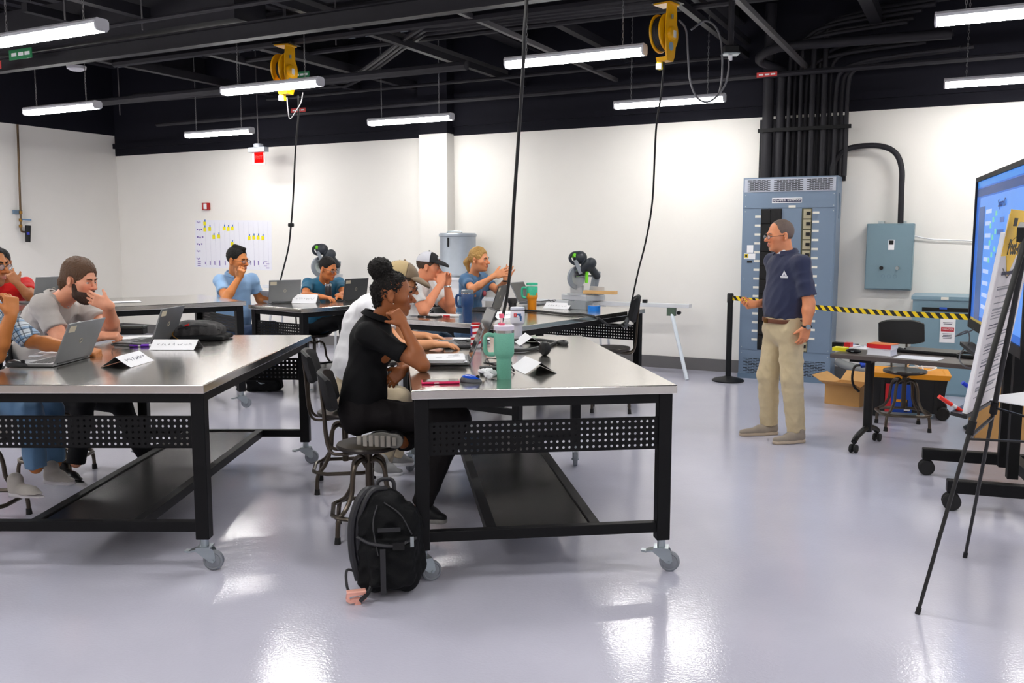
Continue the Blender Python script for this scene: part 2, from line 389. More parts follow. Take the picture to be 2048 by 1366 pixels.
# ================================================================== workbenches
mtop = bpy.data.materials.new('stainless_worktop'); mtop.use_nodes = True
nt = mtop.node_tree; Nn = nt.nodes; Ll = nt.links; bs = Nn['Principled BSDF']
bs.inputs['Metallic'].default_value = 1.0; bs.inputs['Base Color'].default_value = (*rgb(226, 222, 216), 1)
tc = Nn.new('ShaderNodeTexCoord'); mp = Nn.new('ShaderNodeMapping'); mp.inputs['Scale'].default_value = (3, 220, 3); Ll.new(tc.outputs['Object'], mp.inputs['Vector'])
n1 = Nn.new('ShaderNodeTexNoise'); n1.inputs['Scale'].default_value = 4; n1.inputs['Detail'].default_value = 3; Ll.new(mp.outputs[0], n1.inputs['Vector'])
mr = Nn.new('ShaderNodeMapRange'); mr.inputs[3].default_value = 0.1; mr.inputs[4].default_value = 0.24; Ll.new(n1.outputs['Fac'], mr.inputs[0]); Ll.new(mr.outputs[0], bs.inputs['Roughness'])
mshelf = mat('black_sheet_steel', rgb(17, 16, 18), 0.22, 0.3, 0.15, nscale=2)
TW, TL = 1.24, 2.21
def perf_mesh(wd, ht, pitch=.0288, r=.0065, th=.003):
    nx, nz = int(wd / pitch), int(ht / pitch); mx, mz = (wd - nx * pitch) / 2, (ht - nz * pitch) / 2; b = MB()
    oc = [(r * math.cos(PI / 8 + PI / 4 * k), r * math.sin(PI / 8 + PI / 4 * k)) for k in range(8)]; h = pitch / 2
    sq = [(h, h * .414), (h * .414, h), (-h * .414, h), (-h, h * .414), (-h, -h * .414), (-h * .414, -h), (h * .414, -h), (h, -h * .414)]
    for i in range(nx):
        for j in range(nz):
            cx, cz = -wd / 2 + mx + (i + .5) * pitch, mz + (j + .5) * pitch
            V = [(cx + a, y, cz + e) for y in (0, th) for a, e in oc] + [(cx + a, y, cz + e) for y in (0, th) for a, e in sq] + [(cx + a * h, y, cz + e * h) for y in (0, th) for a, e in ((1, 1), (-1, 1), (-1, -1), (1, -1))]
            F = []
            for k in range(8):
                k2 = (k + 1) % 8
                F += [(k, k2, 16 + k2, 16 + k), (8 + k2, 8 + k, 24 + k, 24 + k2), (k2, k, 8 + k, 8 + k2)]
            for c_, (k, k2) in enumerate(((0, 1), (2, 3), (4, 5), (6, 7))): F += [(16 + k, 16 + k2, 32 + c_), (24 + k2, 24 + k, 36 + c_)]
            b.add(V, F)
    for x in (-1, 1): b.box((x * (wd - mx) / 2, th / 2, ht / 2), (mx, th, ht))
    for z in (mz / 2, ht - mz / 2): b.box((0, th / 2, z), (wd, th, mz))
    b.box((0, .008, ht - .002), (wd, .016, .003)); b.box((0, .008, .002), (wd, .016, .003))
    return b
PERF = {}
CAST = None
def caster(parent, x, y, rz):
    """fork and brake with the wheel as a sub-part; meshes shared between all tables"""
    global CAST
    if CAST is None:
        f = MB(); f.cyl((0, 0, .115), (0, 0, .16), .02, n=10); f.box((0, 0, .118), (.07, .07, .006))
        side = [(-.03, .112), (.045, .112), (.05, .095), (-.015, .045), (-.032, .04), (-.045, .055), (-.04, .09)]
        for q in (-.02, .017): f.prism(side, (-.01, q, 0), (1, 0, 0), (0, 0, 1), (0, .003, 0))
        f.prism([(.03, .115), (.085, .098), (.09, .09), (.04, .1)], (-.01, -.022, 0), (1, 0, 0), (0, 0, 1), (0, .044, 0))
        f.prism([(.08, .098), (.105, .1), (.106, .092), (.08, .088)], (-.01, -.016, 0), (1, 0, 0), (0, 0, 1), (0, .032, 0))
        f.cyl((-.04, -.026, .05), (-.04, .026, .05), .007, n=8)
        fo = f.build('caster', M_zinc); wl = MB()
        wl.lathe([(.0, -.016), (.03, -.016), (.036, -.012), (.04, -.016), (.048, -.012), (.05, 0), (.048, .012), (.04, .016), (.036, .012), (.03, .016), (0, .016)], (-.04, 0, .05), 24, (0, 1, 0))
        wo = wl.build('wheel', M_greywheel)
        CAST = (fo.data, wo.data); bpy.data.objects.remove(fo); bpy.data.objects.remove(wo)
    c = bpy.data.objects.new('caster', CAST[0]); COL.objects.link(c); c.parent = parent; c.location = (x, y, 0); c.rotation_euler = (0, 0, rz)
    wo = bpy.data.objects.new('wheel', CAST[1]); COL.objects.link(wo); wo.parent = c
def bench(fr, rz, label, H=.92, cast=(0, 0, 0, 0), W=TW, L=TL):
    """fr = front right corner of the top on plan; local x to the right, y away"""
    ux, uy = UV(rz); c = Vector((fr[0], fr[1], 0)) - ux * W / 2 + uy * L / 2
    t = thing('workbench', label, 'workbench', c, rz, 'steel topped rolling workbenches')
    MB().box((0, 0, H - .021), (W, L, .042)).build('worktop', mtop, t, smooth=False, bevel=.004)
    e = W / 2 - .045; g = L / 2 - .06; lz = .16
    ap = MB()
    for y in (-g, g): ap.box((0, y, H - .066), (2 * e, .05, .048))
    for x in (-e, e): ap.box((x, 0, H - .066), (.05, 2 * g, .048))
    ap.build('apron_frame', M_black, t, smooth=False)
    for i, (x, y) in enumerate(((-e, -g), (e, -g), (-e, g), (e, g))):
        MB().box((x, y, (lz + H - .042) / 2), (.065, .065, H - .042 - lz)).build('leg', M_black, t, smooth=False, bevel=.004)
        caster(t, x, y, cast[i])
    for y in (-g, g): MB().box((0, y, .222), (2 * e - .06, .045, .05)).build('cross_bar', M_black, t, smooth=False, bevel=.003)
    for x in (-.25, .25): MB().box((x, 0, .222), (.05, 2 * g - .04, .05)).build('stringer', M_black, t, smooth=False, bevel=.003)
    MB().box((0, 0, .236), (.45, 2 * g - .05, .006)).build('shelf', mshelf, t, smooth=False)
    if W not in PERF:
        po = perf_mesh(2 * e - .065, .155).build('perforated_panel', M_black, smooth=False); PERF[W] = po.data; bpy.data.objects.remove(po)
    for y in (-g - .02, g - .01):
        o = bpy.data.objects.new('perforated_panel', PERF[W]); COL.objects.link(o); o.parent = t; o.location = (0, y, H - .312)
    return t
def deg(a): return a * PI / 180
bench((.776, 4.169), deg(7.5), 'steel workbench with the mint tumbler standing on its near corner', cast=(deg(200), deg(160), deg(60), deg(80)))
bench((-1.446, 4.169), deg(-.4), 'steel workbench at the left with the black bag lying on it', cast=(0, deg(180), deg(200), deg(185)))
T3a = math.atan2(.606, .795)
# bench 3 : long side towards the camera (rotated a quarter turn: its right side is the far side)
u3, v3 = UV(T3a); p3 = Vector((-2.5, 8.46, 0)) + v3 * TW
bench((p3.x, p3.y), T3a + PI / 2, 'farther steel workbench reaching the left edge, higher than the others', H=1.02, cast=(deg(70), deg(90), 0, 0))
bench((-2.06, 8.78), deg(-40), 'far steel workbench with a white name card and two laptops', cast=(0, deg(100), 0, 0), W=.9)
T5a = math.atan2(-.57, .82)
bench((.045, 7.0), T5a, 'steel workbench in the middle distance with the navy tumbler', cast=(0, deg(30), deg(40), 0))

# ================================================================== stools
mpad = mat('black_vinyl', rgb(13, 13, 16), 0.5, spec=.3, bump=.04, bscale=300)
mseat = mat('dark_seat_steel', rgb(60, 55, 52), 0.3, 0.5)
def stool_proto(sz=.5):
    t = thing('stool', 'x', 'stool')
    MB().lathe([(0, sz - .03), (.15, sz - .03), (.172, sz - .022), (.176, sz - .01), (.17, sz), (.1, sz - .004), (0, sz - .006)], n=28).build('seat', mseat, t)
    MB().lathe([(.014, .17), (.02, .17), (.02, sz - .06), (.06, sz - .04), (.06, sz - .03)], n=12).build('pedestal', M_tubebronze, t)
    for k in range(4):
        a = PI / 4 + k * PI / 2; c, s_ = math.cos(a), math.sin(a)
        pts = [(r * c, r * s_, z) for r, z in ((.02, sz - .1), (.06, sz - .085), (.105, sz - .11), (.125, sz - .18), (.135, .24), (.18, .17), (.225, .135), (.24, .09), (.245, .012))]
        lg = MB().tube(bez(pts, 4), .0125, 8).build('leg', M_tubebronze, t)
        MB().cyl((.245 * c, .245 * s_, 0), (.243 * c, .243 * s_, .035), .018, .015, 10).build('foot_cap', M_rubber, lg)
    q = .165; ring = []
    for k in range(4):
        a = PI / 4 + k * PI / 2
        for da in (-.28, 0, .28): ring.append((.232 * math.cos(a + da) * (1 if da == 0 else .97), .232 * math.sin(a + da) * (1 if da == 0 else .97), .135))
    MB().tube(ring, .0125, 8, closed=True).build('foot_ring', M_tubebronze, t)
    bt = MB()
    for y in (-.06, .06):
        bt.tube(bez([(-.04, y, sz - .035), (-.14, y, sz - .045), (-.2, y, sz - .03), (-.225, y, sz + .05), (-.235, y, sz + .2), (-.25, y, sz + .36)], 4), .009, 8)
    bt.build('back_support', M_tubebronze, t)
    pd = MB(); n = 10; V = []; F = []
    for i in range(n + 1):
        u = -1 + 2 * i / n; y = u * .185; x = -.235 + .05 * u * u; hh = .105 * (1 - .25 * u ** 4)
        for (dx, dz) in ((.016, -.9), (.02, 0), (.016, .9), (0, 1), (-.014, .9), (-.018, 0), (-.014, -.9), (0, -1)): V.append((x + dx - .02 * dz, y, sz + .3 + hh * dz))
    for i in range(n):
        for k in range(8): F.append((i * 8 + k, i * 8 + (k + 1) % 8, (i + 1) * 8 + (k + 1) % 8, (i + 1) * 8 + k))
    F += [tuple(range(8))[::-1], tuple(n * 8 + k for k in range(8))]
    pd.add(V, F).build('backrest', mpad, t)
    return t
st0 = stool_proto(); SFIRST = True
def stool(x, y, rz, label, dz=0.0):
    global SFIRST
    if SFIRST: SFIRST = False; place(st0, Vector((x, y, dz)), rz); st0['label'] = label; st0['group'] = 'workshop stools'; return st0
    return dup(st0, (x, y, dz), rz, label, 'workshop stools')
stool(-.78, 4.8, deg(10), 'stool of the woman in black with the backpack leaning on it')
stool(-1.08, 5.72, deg(8), 'stool under the man in the tan cap')
stool(-3.0, 4.95, deg(0), 'stool under the man in the plaid shirt')
stool(-3.1, 6.0, deg(0), 'stool under the bearded man')
stool(-4.72, 8.6, deg(-75), 'stool under the man in the red shirt')
stool(-2.98, 9.7, deg(-30), 'stool under the man in the light blue polo')
stool(-2.3, 10.4, deg(-35), 'stool under the young man in teal')
stool(-1.1, 8.2, deg(-20), 'stool under the man in the black and white cap')
stool(-.55, 9.15, deg(-20), 'stool under the gesturing woman in blue')
pc = at_z(1225, 690, .5); stool(.93, 8.35, deg(173), 'empty stool at the right end of the middle workbench').scale = (1, 1, 1.2)
dc = at_z(1822, 868, 0); stool(3.33, 7.55, deg(-100), 'empty stool standing behind the desk')

# ================================================================== breaker panel
mpan = mat('blue_grey_enamel', rgb(112, 131, 154), 0.42, noise=.03, bump=.03, bscale=500)
mpan2 = mat('blue_grey_enamel_dark', rgb(96, 118, 140), 0.45, noise=.04)
mlab = mat('cream_label', rgb(228, 226, 216), 0.6); mbrk = mat('breaker_black', rgb(17, 16, 18), .5, spec=.3); mtan = mat('breaker_tan', rgb(176, 168, 140), .5)
PT = 10.405
q0, q1 = at_t(1476, 756, PT), at_t(1659, 768, PT); s0, s1 = q0.dot(A), q1.dot(A); PH = 2.285; PWd = s1 - s0
pn = thing('breaker_panel', 'tall blue-grey electrical breaker panel behind the instructor', 'electrical panel', ST((s0 + s1) / 2, (PT + WT) / 2), RZ)
def pf(u, v): return ST(s0 + u * PWd, PT, PH * (1 - v))      # front face: u across, v down
def prect(name, m, u0, u1, v0, v1, th=.006, off=0.0, parent=None, label=None):
    a_, b_ = pf(u0, v0), pf(u1, v1)
    return MB().obox((a_ + b_) / 2 - B * (th / 2 + off), A * abs(b_ - a_).dot(A) / 2 if False else A * (u1 - u0) * PWd / 2, Z * (v1 - v0) * PH / 2, B * th / 2).build(name, m, parent or pn, w=True, smooth=False, label=label)
MB().obox(ST((s0 + s1) / 2, (PT + WT - .02) / 2, PH / 2), A * PWd / 2, B * (WT - .02 - PT) / 2, Z * PH / 2).build('cabinet_body', mpan, pn, w=True, smooth=False)
prect('vent_panel', mat('pale_enamel', rgb(178, 184, 198), .4), .015, .985, .006, .07)
prect('header_panel', mpan, .012, .988, .074, .148)
prect('side_cover', mpan, .012, .205, .153, .852); prect('middle_cover', mpan, .43, .642, .153, .852); prect('side_cover', mpan, .752, .988, .153, .852)
prect('base_panel', mpan, .012, .988, .857, .985)
def slots(name, u0, u1, v0, v1, rows, per):
    b = MB()
    for j in range(rows):
        v = v0 + (v1 - v0) * (j + .5) / rows; n = per - (j % 2); o = .5 * (j % 2)
        for i in range(n):
            ua = u0 + (u1 - u0) * (i + o + .08) / per; ub = u0 + (u1 - u0) * (i + o + .92) / per
            b.obox((pf(ua, v) + pf(ub, v)) / 2 - B * .0065, A * (ub - ua) * PWd / 2, Z * .0035, B * .0012)
    o = b.build(name, mbrk, pn, w=True, smooth=False); o['kind'] = 'stuff'
for a_, b_ in ((.045, .3), (.33, .65), (.68, .955)): slots('vent_slots', a_, b_, .012, .066, 11, 5)
for a_, b_ in ((.05, .33), (.36, .64), (.67, .95)): slots('vent_slots', a_, b_, .895, .972, 10, 5)
np_ = prect('nameplate', M_white, .32, .64, .1, .125, .004, .006); prect('nameplate_face', mat('navy_print', rgb(22, 26, 70), .4), .325, .635, .104, .121, .0045, .0062)
text_mesh('SQUARE D COMPANY', .03, 'lettering', M_white, pn, pf(.48, .1122) - B * .0118, A, Z, bold=.0006)
prect('maker_label', mlab, .5, .575, .137, .148, .003, .006)
# breakers: big black ones at the left, tan faced ones at the right
prect('bus_recess', mbrk, .205, .43, .153, .852, .002)
for k in range(10):
    v = .158 + k * .069
    for a_, b_ in ((.212, .312), (.318, .424)): prect('black_breaker', mbrk, a_, b_, v, v + .064, .02 if k % 3 else .028, .002)
prect('bus_recess', mat('olive_recess', rgb(70, 72, 50), .5), .642, .752, .153, .852, .002)
for k in range(14):
    v = .157 + k * .0497
    br = prect('tan_breaker', mtan, .662, .742, v, v + .044, .014, .002); prect('switch', mbrk, .695, .738, v + .012, v + .028, .012, .016, br)
for k in range(15):
    v = .185 + k * .0436; prect('circuit_label', mlab, .14, .203, v, v + .011, .002, .006)
    v = .168 + k * .0436; prect('circuit_label', mlab, .757, .825, v, v + .011, .002, .006)
prect('notice_label', M_paper, .06, .13, .33, .368, .002, .006); prect('notice_label', M_paper, .03, .155, .372, .4, .002, .006)
prect('logo_sticker', mat('mustard_print', rgb(212, 190, 20), .5), .035, .075, .374, .393, .002, .008); prect('logo_mark', mbrk, .044, .066, .378, .389, .001, .0102); prect('notice_label', mbrk, .065, .12, .408, .418, .002, .006)
for u in (.03, .97):
    for v in (.012, .06, .085, .14, .165, .5, .84, .87, .975): MB().cyl(pf(u, v) - B * .009, pf(u, v), .006, n=8).build('screw', M_zinc, pn, w=True)
MB().obox(ST(s1 + .004, PT + .18, PH * .86), A * .004, B * .015, Z * .14).build('side_hinge', mpan2, pn, w=True, smooth=False)
MB().obox(ST((s0 + s1) / 2, PT + .18, .03), A * (PWd / 2 + .006), B * .19, Z * .03).build('plinth', mpan2, pn, w=True, smooth=False)
# black conduits above the panel
def cond(pts, r, label, n=10):
    return tag(MB().tube(bez(pts, 5), r, n).build('black_conduit', M_pipe), label, 'conduit', 'conduits above the breaker panel')
def ct(px, py, t): return at_t(px, py, t)
tc0 = PT + .16
topz = PH + .002
big = ct(1532, 356, tc0); cond([Vector((big.x, big.y, topz)), Vector((big.x, big.y, 3.1)), Vector((big.x, big.y, 4.2))], .062, 'widest black conduit at the left of the bundle above the breaker panel', 16)
b2 = ct(1557, 356, tc0)
cond([Vector((b2.x, b2.y, topz)), Vector((b2.x, b2.y, 2.9)), Vector((b2.x, b2.y, 3.4)), ct(1560, 141, tc0 - .1), ct(1519, 120, tc0 - .35), ct(1545, 99, tc0 - .5), ct(1614, 89, tc0 - .55), ct(1904, 68, tc0 - .6)], .05, 'black conduit bending in a big elbow above the breaker panel', 14)
for k in range(11):
    px = 1573 + k * 11.6; q = ct(px, 356, tc0 + (.05 if k % 2 else -.03)); r = .021 if k not in (4, 6) else .03
    zt = [3.5, 3.55, 3.6, 3.3, 3.65, 3.4, 3.7, 3.35, 3.2, 3.2, 3.2][k]
    cond([Vector((q.x, q.y, topz)), Vector((q.x, q.y, 2.7)), Vector((q.x, q.y, zt)), Vector((q.x, q.y, zt + .2)) + A * .06 - B * .03, Vector((q.x, q.y, zt + .28)) + A * .35 - B * .1, Vector((q.x, q.y, zt + .3)) + A * 1.2 - B * .25], r,
         ['first', 'second', 'third', 'fourth', 'fifth', 'sixth', 'seventh', 'eighth', 'ninth', 'tenth', 'eleventh'][k] + ' thin black conduit from the left above the breaker panel')
rk = thing('conduit_rack', 'black strut rack clamping the conduits above the breaker panel', 'rack', ct(1610, 300, WT - .1))
zr = ct(1610, 250, tc0).z
for zz, nm in ((zr, 'rail'), (zr - .02, 'rail')):
    pass
MB().bar(ct(1516, 262, tc0 - .06), Vector((*ct(1702, 262, tc0 - .06).xy, ct(1516, 262, tc0 - .06).z)), .04, .04).build('rail', M_black, rk, w=True, smooth=False)
MB().obox((ct(1515, 300, WT - .02) + ct(1698, 300, WT - .02)) / 2, A * .48, B * .012, Z * .36).build('backboard', M_pipe, rk, w=True, smooth=False)
cond([ct(1664, 356, tc0), ct(1666, 330, tc0), ct(1685, 303, tc0 + .05), ct(1715, 293, tc0 + .1), ct(1760, 292, WT - .12), ct(1790, 305, WT - .12), ct(1803, 335, WT - .12), ct(1803, 380, WT - .12), ct(1801, 446, WT - .12)], .03, 'black conduit arching over to the wall disconnect box', 12)
# ---------------------------------------------------------------- disconnect box
DT = WT - .2
da, db = at_t(1734, 449, DT), at_t(1822, 578, DT); ds0, ds1, dz0, dz1 = da.dot(A), db.dot(A), at_t(1775, 580, DT).z, at_t(1780, 447, DT).z
mdis = mat('teal_grey_enamel', rgb(112, 138, 150), .4, noise=.03)
dx = thing('disconnect_box', 'teal-grey wall disconnect box with round knobs', 'electrical box', ST((ds0 + ds1) / 2, WT - .1, dz0), RZ)
cx_, cz_ = (ds0 + ds1) / 2, (dz0 + dz1) / 2; dw, dh = (ds1 - ds0) / 2, (dz1 - dz0) / 2
MB().obox(ST(cx_, (DT + WT) / 2 + .005, cz_), A * dw, B * (WT - DT - .01) / 2, Z * dh).build('case', mdis, dx, w=True, smooth=False, bevel=.006)
MB().obox(ST(cx_, DT - .004, cz_), A * (dw - .008), B * .005, Z * (dh - .012)).build('door', mdis, dx, w=True, smooth=False, bevel=.003)
for u in (-.1, .12): MB().obox(ST(cx_ + u, WT - .06, dz1 + .012), A * .03, B * .05, Z * .014).build('mounting_lug', M_zinc, dx, w=True, smooth=False)
for u, m_ in ((-.07, mbrk), (.09, M_zinc)): MB().cyl(ST(cx_ + u, DT - .03, cz_ - .12), ST(cx_ + u, DT, cz_ - .12), .02, n=14).build('knob', m_, dx, w=True)
for u in (-.05, .01, .07): MB().tube([ST(cx_ + u + .018 * math.cos(k * PI / 8), DT - .009, cz_ - .21 + .018 * math.sin(k * PI / 8)) for k in range(16)], .0016, 4, closed=True).build('knockout', mpan2, dx, w=True)
MB().obox(ST(cx_ + .02, DT - .01, cz_ + .13), A * .03, B * .002, Z * .055).build('rating_label', M_paper, dx, w=True, smooth=False)
MB().obox(ST(cx_ + .02, DT - .0125, cz_ + .155), A * .022, B * .001, Z * .022).build('logo_mark', mbrk, dx, w=True, smooth=False)
tag(MB().tube(bez([at_t(1829, 472, WT - .03), at_t(1860, 478, WT - .02), at_t(1900, 480, WT - .02), at_t(2010, 484, WT - .02)], 4), .008, 6).build('wall_conduit', M_white), 'thin white conduit on the wall right of the disconnect box', 'conduit')
# ---------------------------------------------------------------- low cabinet behind the belt
LT = 10.15
la = at_t(1826, 598, LT); ls0 = la.dot(A); lw = 1.25; lh = la.z
lc = thing('low_switch_cabinet', 'low teal-grey electrical cabinet behind the desk', 'cabinet', ST(ls0 + lw / 2, (LT + WT) / 2), RZ)
mlc = mat('steel_teal_enamel', rgb(122, 152, 168), .4, noise=.03)
MB().obox(ST(ls0 + lw / 2, (LT + WT - .02) / 2, lh / 2), A * lw / 2, B * (WT - .02 - LT) / 2, Z * lh / 2).build('body', mlc, lc, w=True, smooth=False)
MB().obox(ST(ls0 + lw / 2, (LT + WT - .02) / 2 - .01, lh + .015), A * (lw / 2 + .015), B * ((WT - .02 - LT) / 2 + .015), Z * .018).build('lid', mlc, lc, w=True, smooth=False)
MB().obox(ST(ls0 + lw / 2 + .03, LT - .006, lh - .1), A * (lw / 2 - .06), B * .006, Z * .02).build('vent_gap', mbrk, lc, w=True, smooth=False)
MB().obox(ST(ls0 + lw / 2 + .03, LT - .006, lh / 2 - .08), A * (lw / 2 - .05), B * .006, Z * (lh / 2 - .1)).build('front_panel', mlc, lc, w=True, smooth=False)
lp = at_t(1895, 660, LT - .02); ls = lp.dot(A)
MB().obox(ST(ls, LT - .015, lp.z), A * .07, B * .002, Z * .13).build('warning_tag', M_paper, lc, w=True, smooth=False)
MB().obox(ST(ls, LT - .0175, lp.z + .005), A * .06, B * .001, Z * .022).build('warning_print', mat('danger_red', rgb(190, 30, 50), .5), lc, w=True, smooth=False)
text_mesh('DANGER', .026, 'lettering', M_white, lc, ST(ls, LT - .0195, lp.z + .005), A, Z)
for k, hh in enumerate((.075, .06, -.04, -.055, -.07, -.085)): MB().obox(ST(ls, LT - .0175, lp.z + hh), A * (.045 - .006 * (k % 2)), B * .0008, Z * .003).build('print_line', M_ink, lc, w=True, smooth=False)
MB().obox(ST(ls - .05, LT - .014, lp.z + .22), A * .035, B * .002, Z * .01).build('blue_label', mat('label_blue', rgb(40, 90, 200), .5), lc, w=True, smooth=False)
MB().obox(ST(ls - .04, LT - .03, lh + .016), A * .035, B * .002, Z * .014).build('lid_label', mlab, lc, w=True, smooth=False)
# flexible grey conduit low on the wall
tag(MB().tube(bez([at_t(1672, 720, 10.5), at_t(1690, 730, 10.5), at_t(1740, 740, 10.55), at_t(1790, 737, 10.6), at_t(1830, 726, 10.55)], 5), .045, 10).build('flexible_conduit', mat('grey_conduit', rgb(140, 142, 142), .5)), 'thick grey flexible conduit between breaker panel and low cabinet', 'conduit')

# ================================================================== belt barrier
mbelt = bpy.data.materials.new('hazard_belt'); mbelt.use_nodes = True
nt = mbelt.node_tree; Nn = nt.nodes; Ll = nt.links; bs = Nn['Principled BSDF']; bs.inputs['Roughness'].default_value = .6
tc = Nn.new('ShaderNodeTexCoord'); sx = Nn.new('ShaderNodeSeparateXYZ'); Ll.new(tc.outputs['Object'], sx.inputs[0])
m1 = Nn.new('ShaderNodeMath'); m1.operation = 'ADD'; Ll.new(sx.outputs['X'], m1.inputs[0]); Ll.new(sx.outputs['Z'], m1.inputs[1])
m2 = Nn.new('ShaderNodeMath'); m2.operation = 'MULTIPLY'; m2.inputs[1].default_value = 10.5; Ll.new(m1.outputs[0], m2.inputs[0])
m3 = Nn.new('ShaderNodeMath'); m3.operation = 'FRACT'; Ll.new(m2.outputs[0], m3.inputs[0])
m4 = Nn.new('ShaderNodeMath'); m4.operation = 'GREATER_THAN'; m4.inputs[1].default_value = .5; Ll.new(m3.outputs[0], m4.inputs[0])
mx = Nn.new('ShaderNodeMix'); mx.data_type = 'RGBA'; mx.inputs[6].default_value = (*rgb(245, 210, 10), 1); mx.inputs[7].default_value = (*rgb(24, 22, 20), 1)
Ll.new(m4.outputs[0], mx.inputs[0]); Ll.new(mx.outputs[2], bs.inputs['Base Color'])
pA = Vector((2.45, 10.09, 0)); pB = Vector((4.0, 7.45, 0))
mst = mat('stanchion_black', rgb(15, 17, 21), .45, spec=.3)
def stanchion(p, label):
    t = thing('stanchion', label, 'stanchion', p)
    MB().lathe([(0, 0), (.175, 0), (.18, .012), (.16, .026), (.06, .05), (.035, .06), (0, .06)], n=28).build('base', mst, t)
    MB().cyl((0, 0, .05), (0, 0, .9), .032, n=16).build('post', mst, t)
    MB().lathe([(.0, .89), (.036, .89), (.036, .985), (.03, .995), (0, .995)], n=16).build('belt_head', mst, t)
    return t
stA = stanchion(pA, 'black belt stanchion left of the breaker panel'); stB = stanchion(pB, 'black belt stanchion hidden behind the big display')
bd = (pB - pA).normalized(); L = (pB - pA).length; b = MB(); n = 24; V = []; F = []
for i in range(n + 1):
    x = .036 + (L - .072) * i / n; zz = .945 - .03 * math.sin(PI * i / n)
    for sg in (-1, 1): V += [(x, -.0008, zz + sg * .025), (x, .0008, zz + sg * .025)]
for i in range(n):
    o = i * 4; F += [(o, o + 4, o + 6, o + 2), (o + 1, o + 3, o + 7, o + 5), (o, o + 1, o + 5, o + 4), (o + 2, o + 6, o + 7, o + 3)]
belt = b.add(V, F).build('barrier_belt', mbelt); place(belt, pA, math.atan2(bd.y, bd.x)); tag(belt, 'yellow and black striped barrier belt behind the instructor', 'belt')

# ================================================================== things on the walls
mwood = mat('pale_wood', rgb(214, 170, 110), .6)
# drum heater on white cabinet
hc = at_t(916, 560, 10.35); hz = at_t(916, 466, 10.1).z; hm = at_t(916, 555, 10.1).z
wh = thing('drum_tank', 'silver drum tank on a white cabinet behind the two people', 'tank', Vector((hc.x, hc.y, 0)), RZ)
mdrum = mat('galvanised', rgb(168, 176, 186), .35, .55, .08)
MB().lathe([(0, hm), (.24, hm), (.245, hm + .02), (.24, hm + .04), (.24, hz - .05), (.25, hz - .04), (.25, hz - .015), (.235, hz), (0, hz)], n=36).build('drum', mdrum, wh)
MB().tube(bez([(-.1, -.1, hz), (-.08, -.1, hz + .02), (.1, -.1, hz + .02), (.12, -.1, hz)], 4), .008, 6).build('lid_handle', M_zinc, wh)
MB().box((0, -.246, hz - .12), (.016, .02, .12)).build('latch', M_dark, wh, smooth=False)
MB().box((0, 0, hm / 2), (.56, .5, hm)).build('cabinet', M_white, wh, smooth=False, bevel=.01)
MB().box((.1, -.02, hm - .02), (.8, .5, .04)).build('shelf_top', M_white, wh, smooth=False, bevel=.004)
# exit sign
ec = at_t(517, 305, 10.3)
ex = thing('exit_sign', 'red exit sign hanging from the ceiling over the back wall', 'sign', ec, RZ)
mred = mat('lit_red', (0.45, .002, .002), .8, emit=(1, .004, .003), estr=.9, spec=0.0); mgs = mat('sign_grey', rgb(160, 165, 175), .4)
MB().box((0, 0, .04), (.31, .1, .07)).build('housing', mgs, ex, smooth=False, bevel=.004)
MB().lathe([(0, .075), (.07, .075), (.07, .12), (.05, .13), (0, .13)], n=16).build('canopy', mgs, ex)
MB().cyl((0, 0, .12), (0, 0, DECK - ec.z), .008, n=6).build('stem', M_strut, ex)
pane = MB().box((0, 0, -.085), (.24, .008, .18)).build('panel', mat('acrylic', rgb(225, 205, 205), .1, alpha=.55), ex, smooth=False)
MB().box((.01, -.006, -.075), (.175, .004, .15)).build('red_face', mred, pane, smooth=False)
text_mesh('EXIT', .07, 'lettering', mat('dark_red', rgb(90, 0, 0), .5), ex, (.01, -.009, -.075), (1, 0, 0), (0, 0, 1), w=False, bold=.001)
# fire alarm strobe
fc = at_t(415, 413, WT)
fa = thing('fire_alarm', 'small red fire alarm strobe on the back wall above the chart', 'alarm', fc, RZ)
MB().box((0, -.03, 0), (.13, .06, .115)).build('case', mat('alarm_red', rgb(165, 10, 8), .4), fa, smooth=False, bevel=.006)
MB().box((.02, -.07, .0), (.05, .03, .09)).build('strobe_lens', M_white, fa, smooth=False, bevel=.008)
# planning chart with sticky notes
cc = [at_t(391, 440, WT), at_t(543, 441, WT), at_t(544, 541, WT), at_t(391, 534, WT)]
cs0, cs1 = cc[0].dot(A), cc[1].dot(A); cz1, cz0 = cc[0].z, cc[3].z
ch = thing('wall_chart', 'large white paper planning chart taped on the back wall', 'chart', ST((cs0 + cs1) / 2, WT - .003, cz0), RZ)
mchart = mat('chart_paper', rgb(232, 232, 240), .8, noise=.02)
cv = [c - B * .002 for c in cc]; b = MB(); b.add([*cv, *[c - B * .001 for c in cv]], [(0, 1, 2, 3), (7, 6, 5, 4), (0, 4, 5, 1), (1, 5, 6, 2), (2, 6, 7, 3), (3, 7, 4, 0)]); b.build('sheet', mchart, ch, w=True, smooth=False)
def cpt(px, py, off=.004): return at_t(px, py, WT) - B * off
mpur = mat('purple_ink', rgb(120, 100, 170), .8)
for k, (py, w_) in enumerate(((444, 9), (459, 12), (474, 15), (488, 13), (502, 9), (517, 8))):
    for j in range(3): MB().obox(cpt(393 + w_ * (.18 + .33 * j), py + (j % 2)), A * w_ * .0011, Z * .012, B * .0006).build('handwriting', mpur, ch, w=True, smooth=False)
for k in range(3): MB().obox(cpt(399, 523 + k * 4), A * .035, Z * .006, B * .0006).build('handwriting', mpur, ch, w=True, smooth=False)
for px in (411, 421, 430, 440, 451, 463, 502, 509, 517, 528): MB().obox(cpt(px, 526), A * .008, Z * (.02 + .012 * (px % 3)), B * .0006).build('handwriting', mpur, ch, w=True, smooth=False)
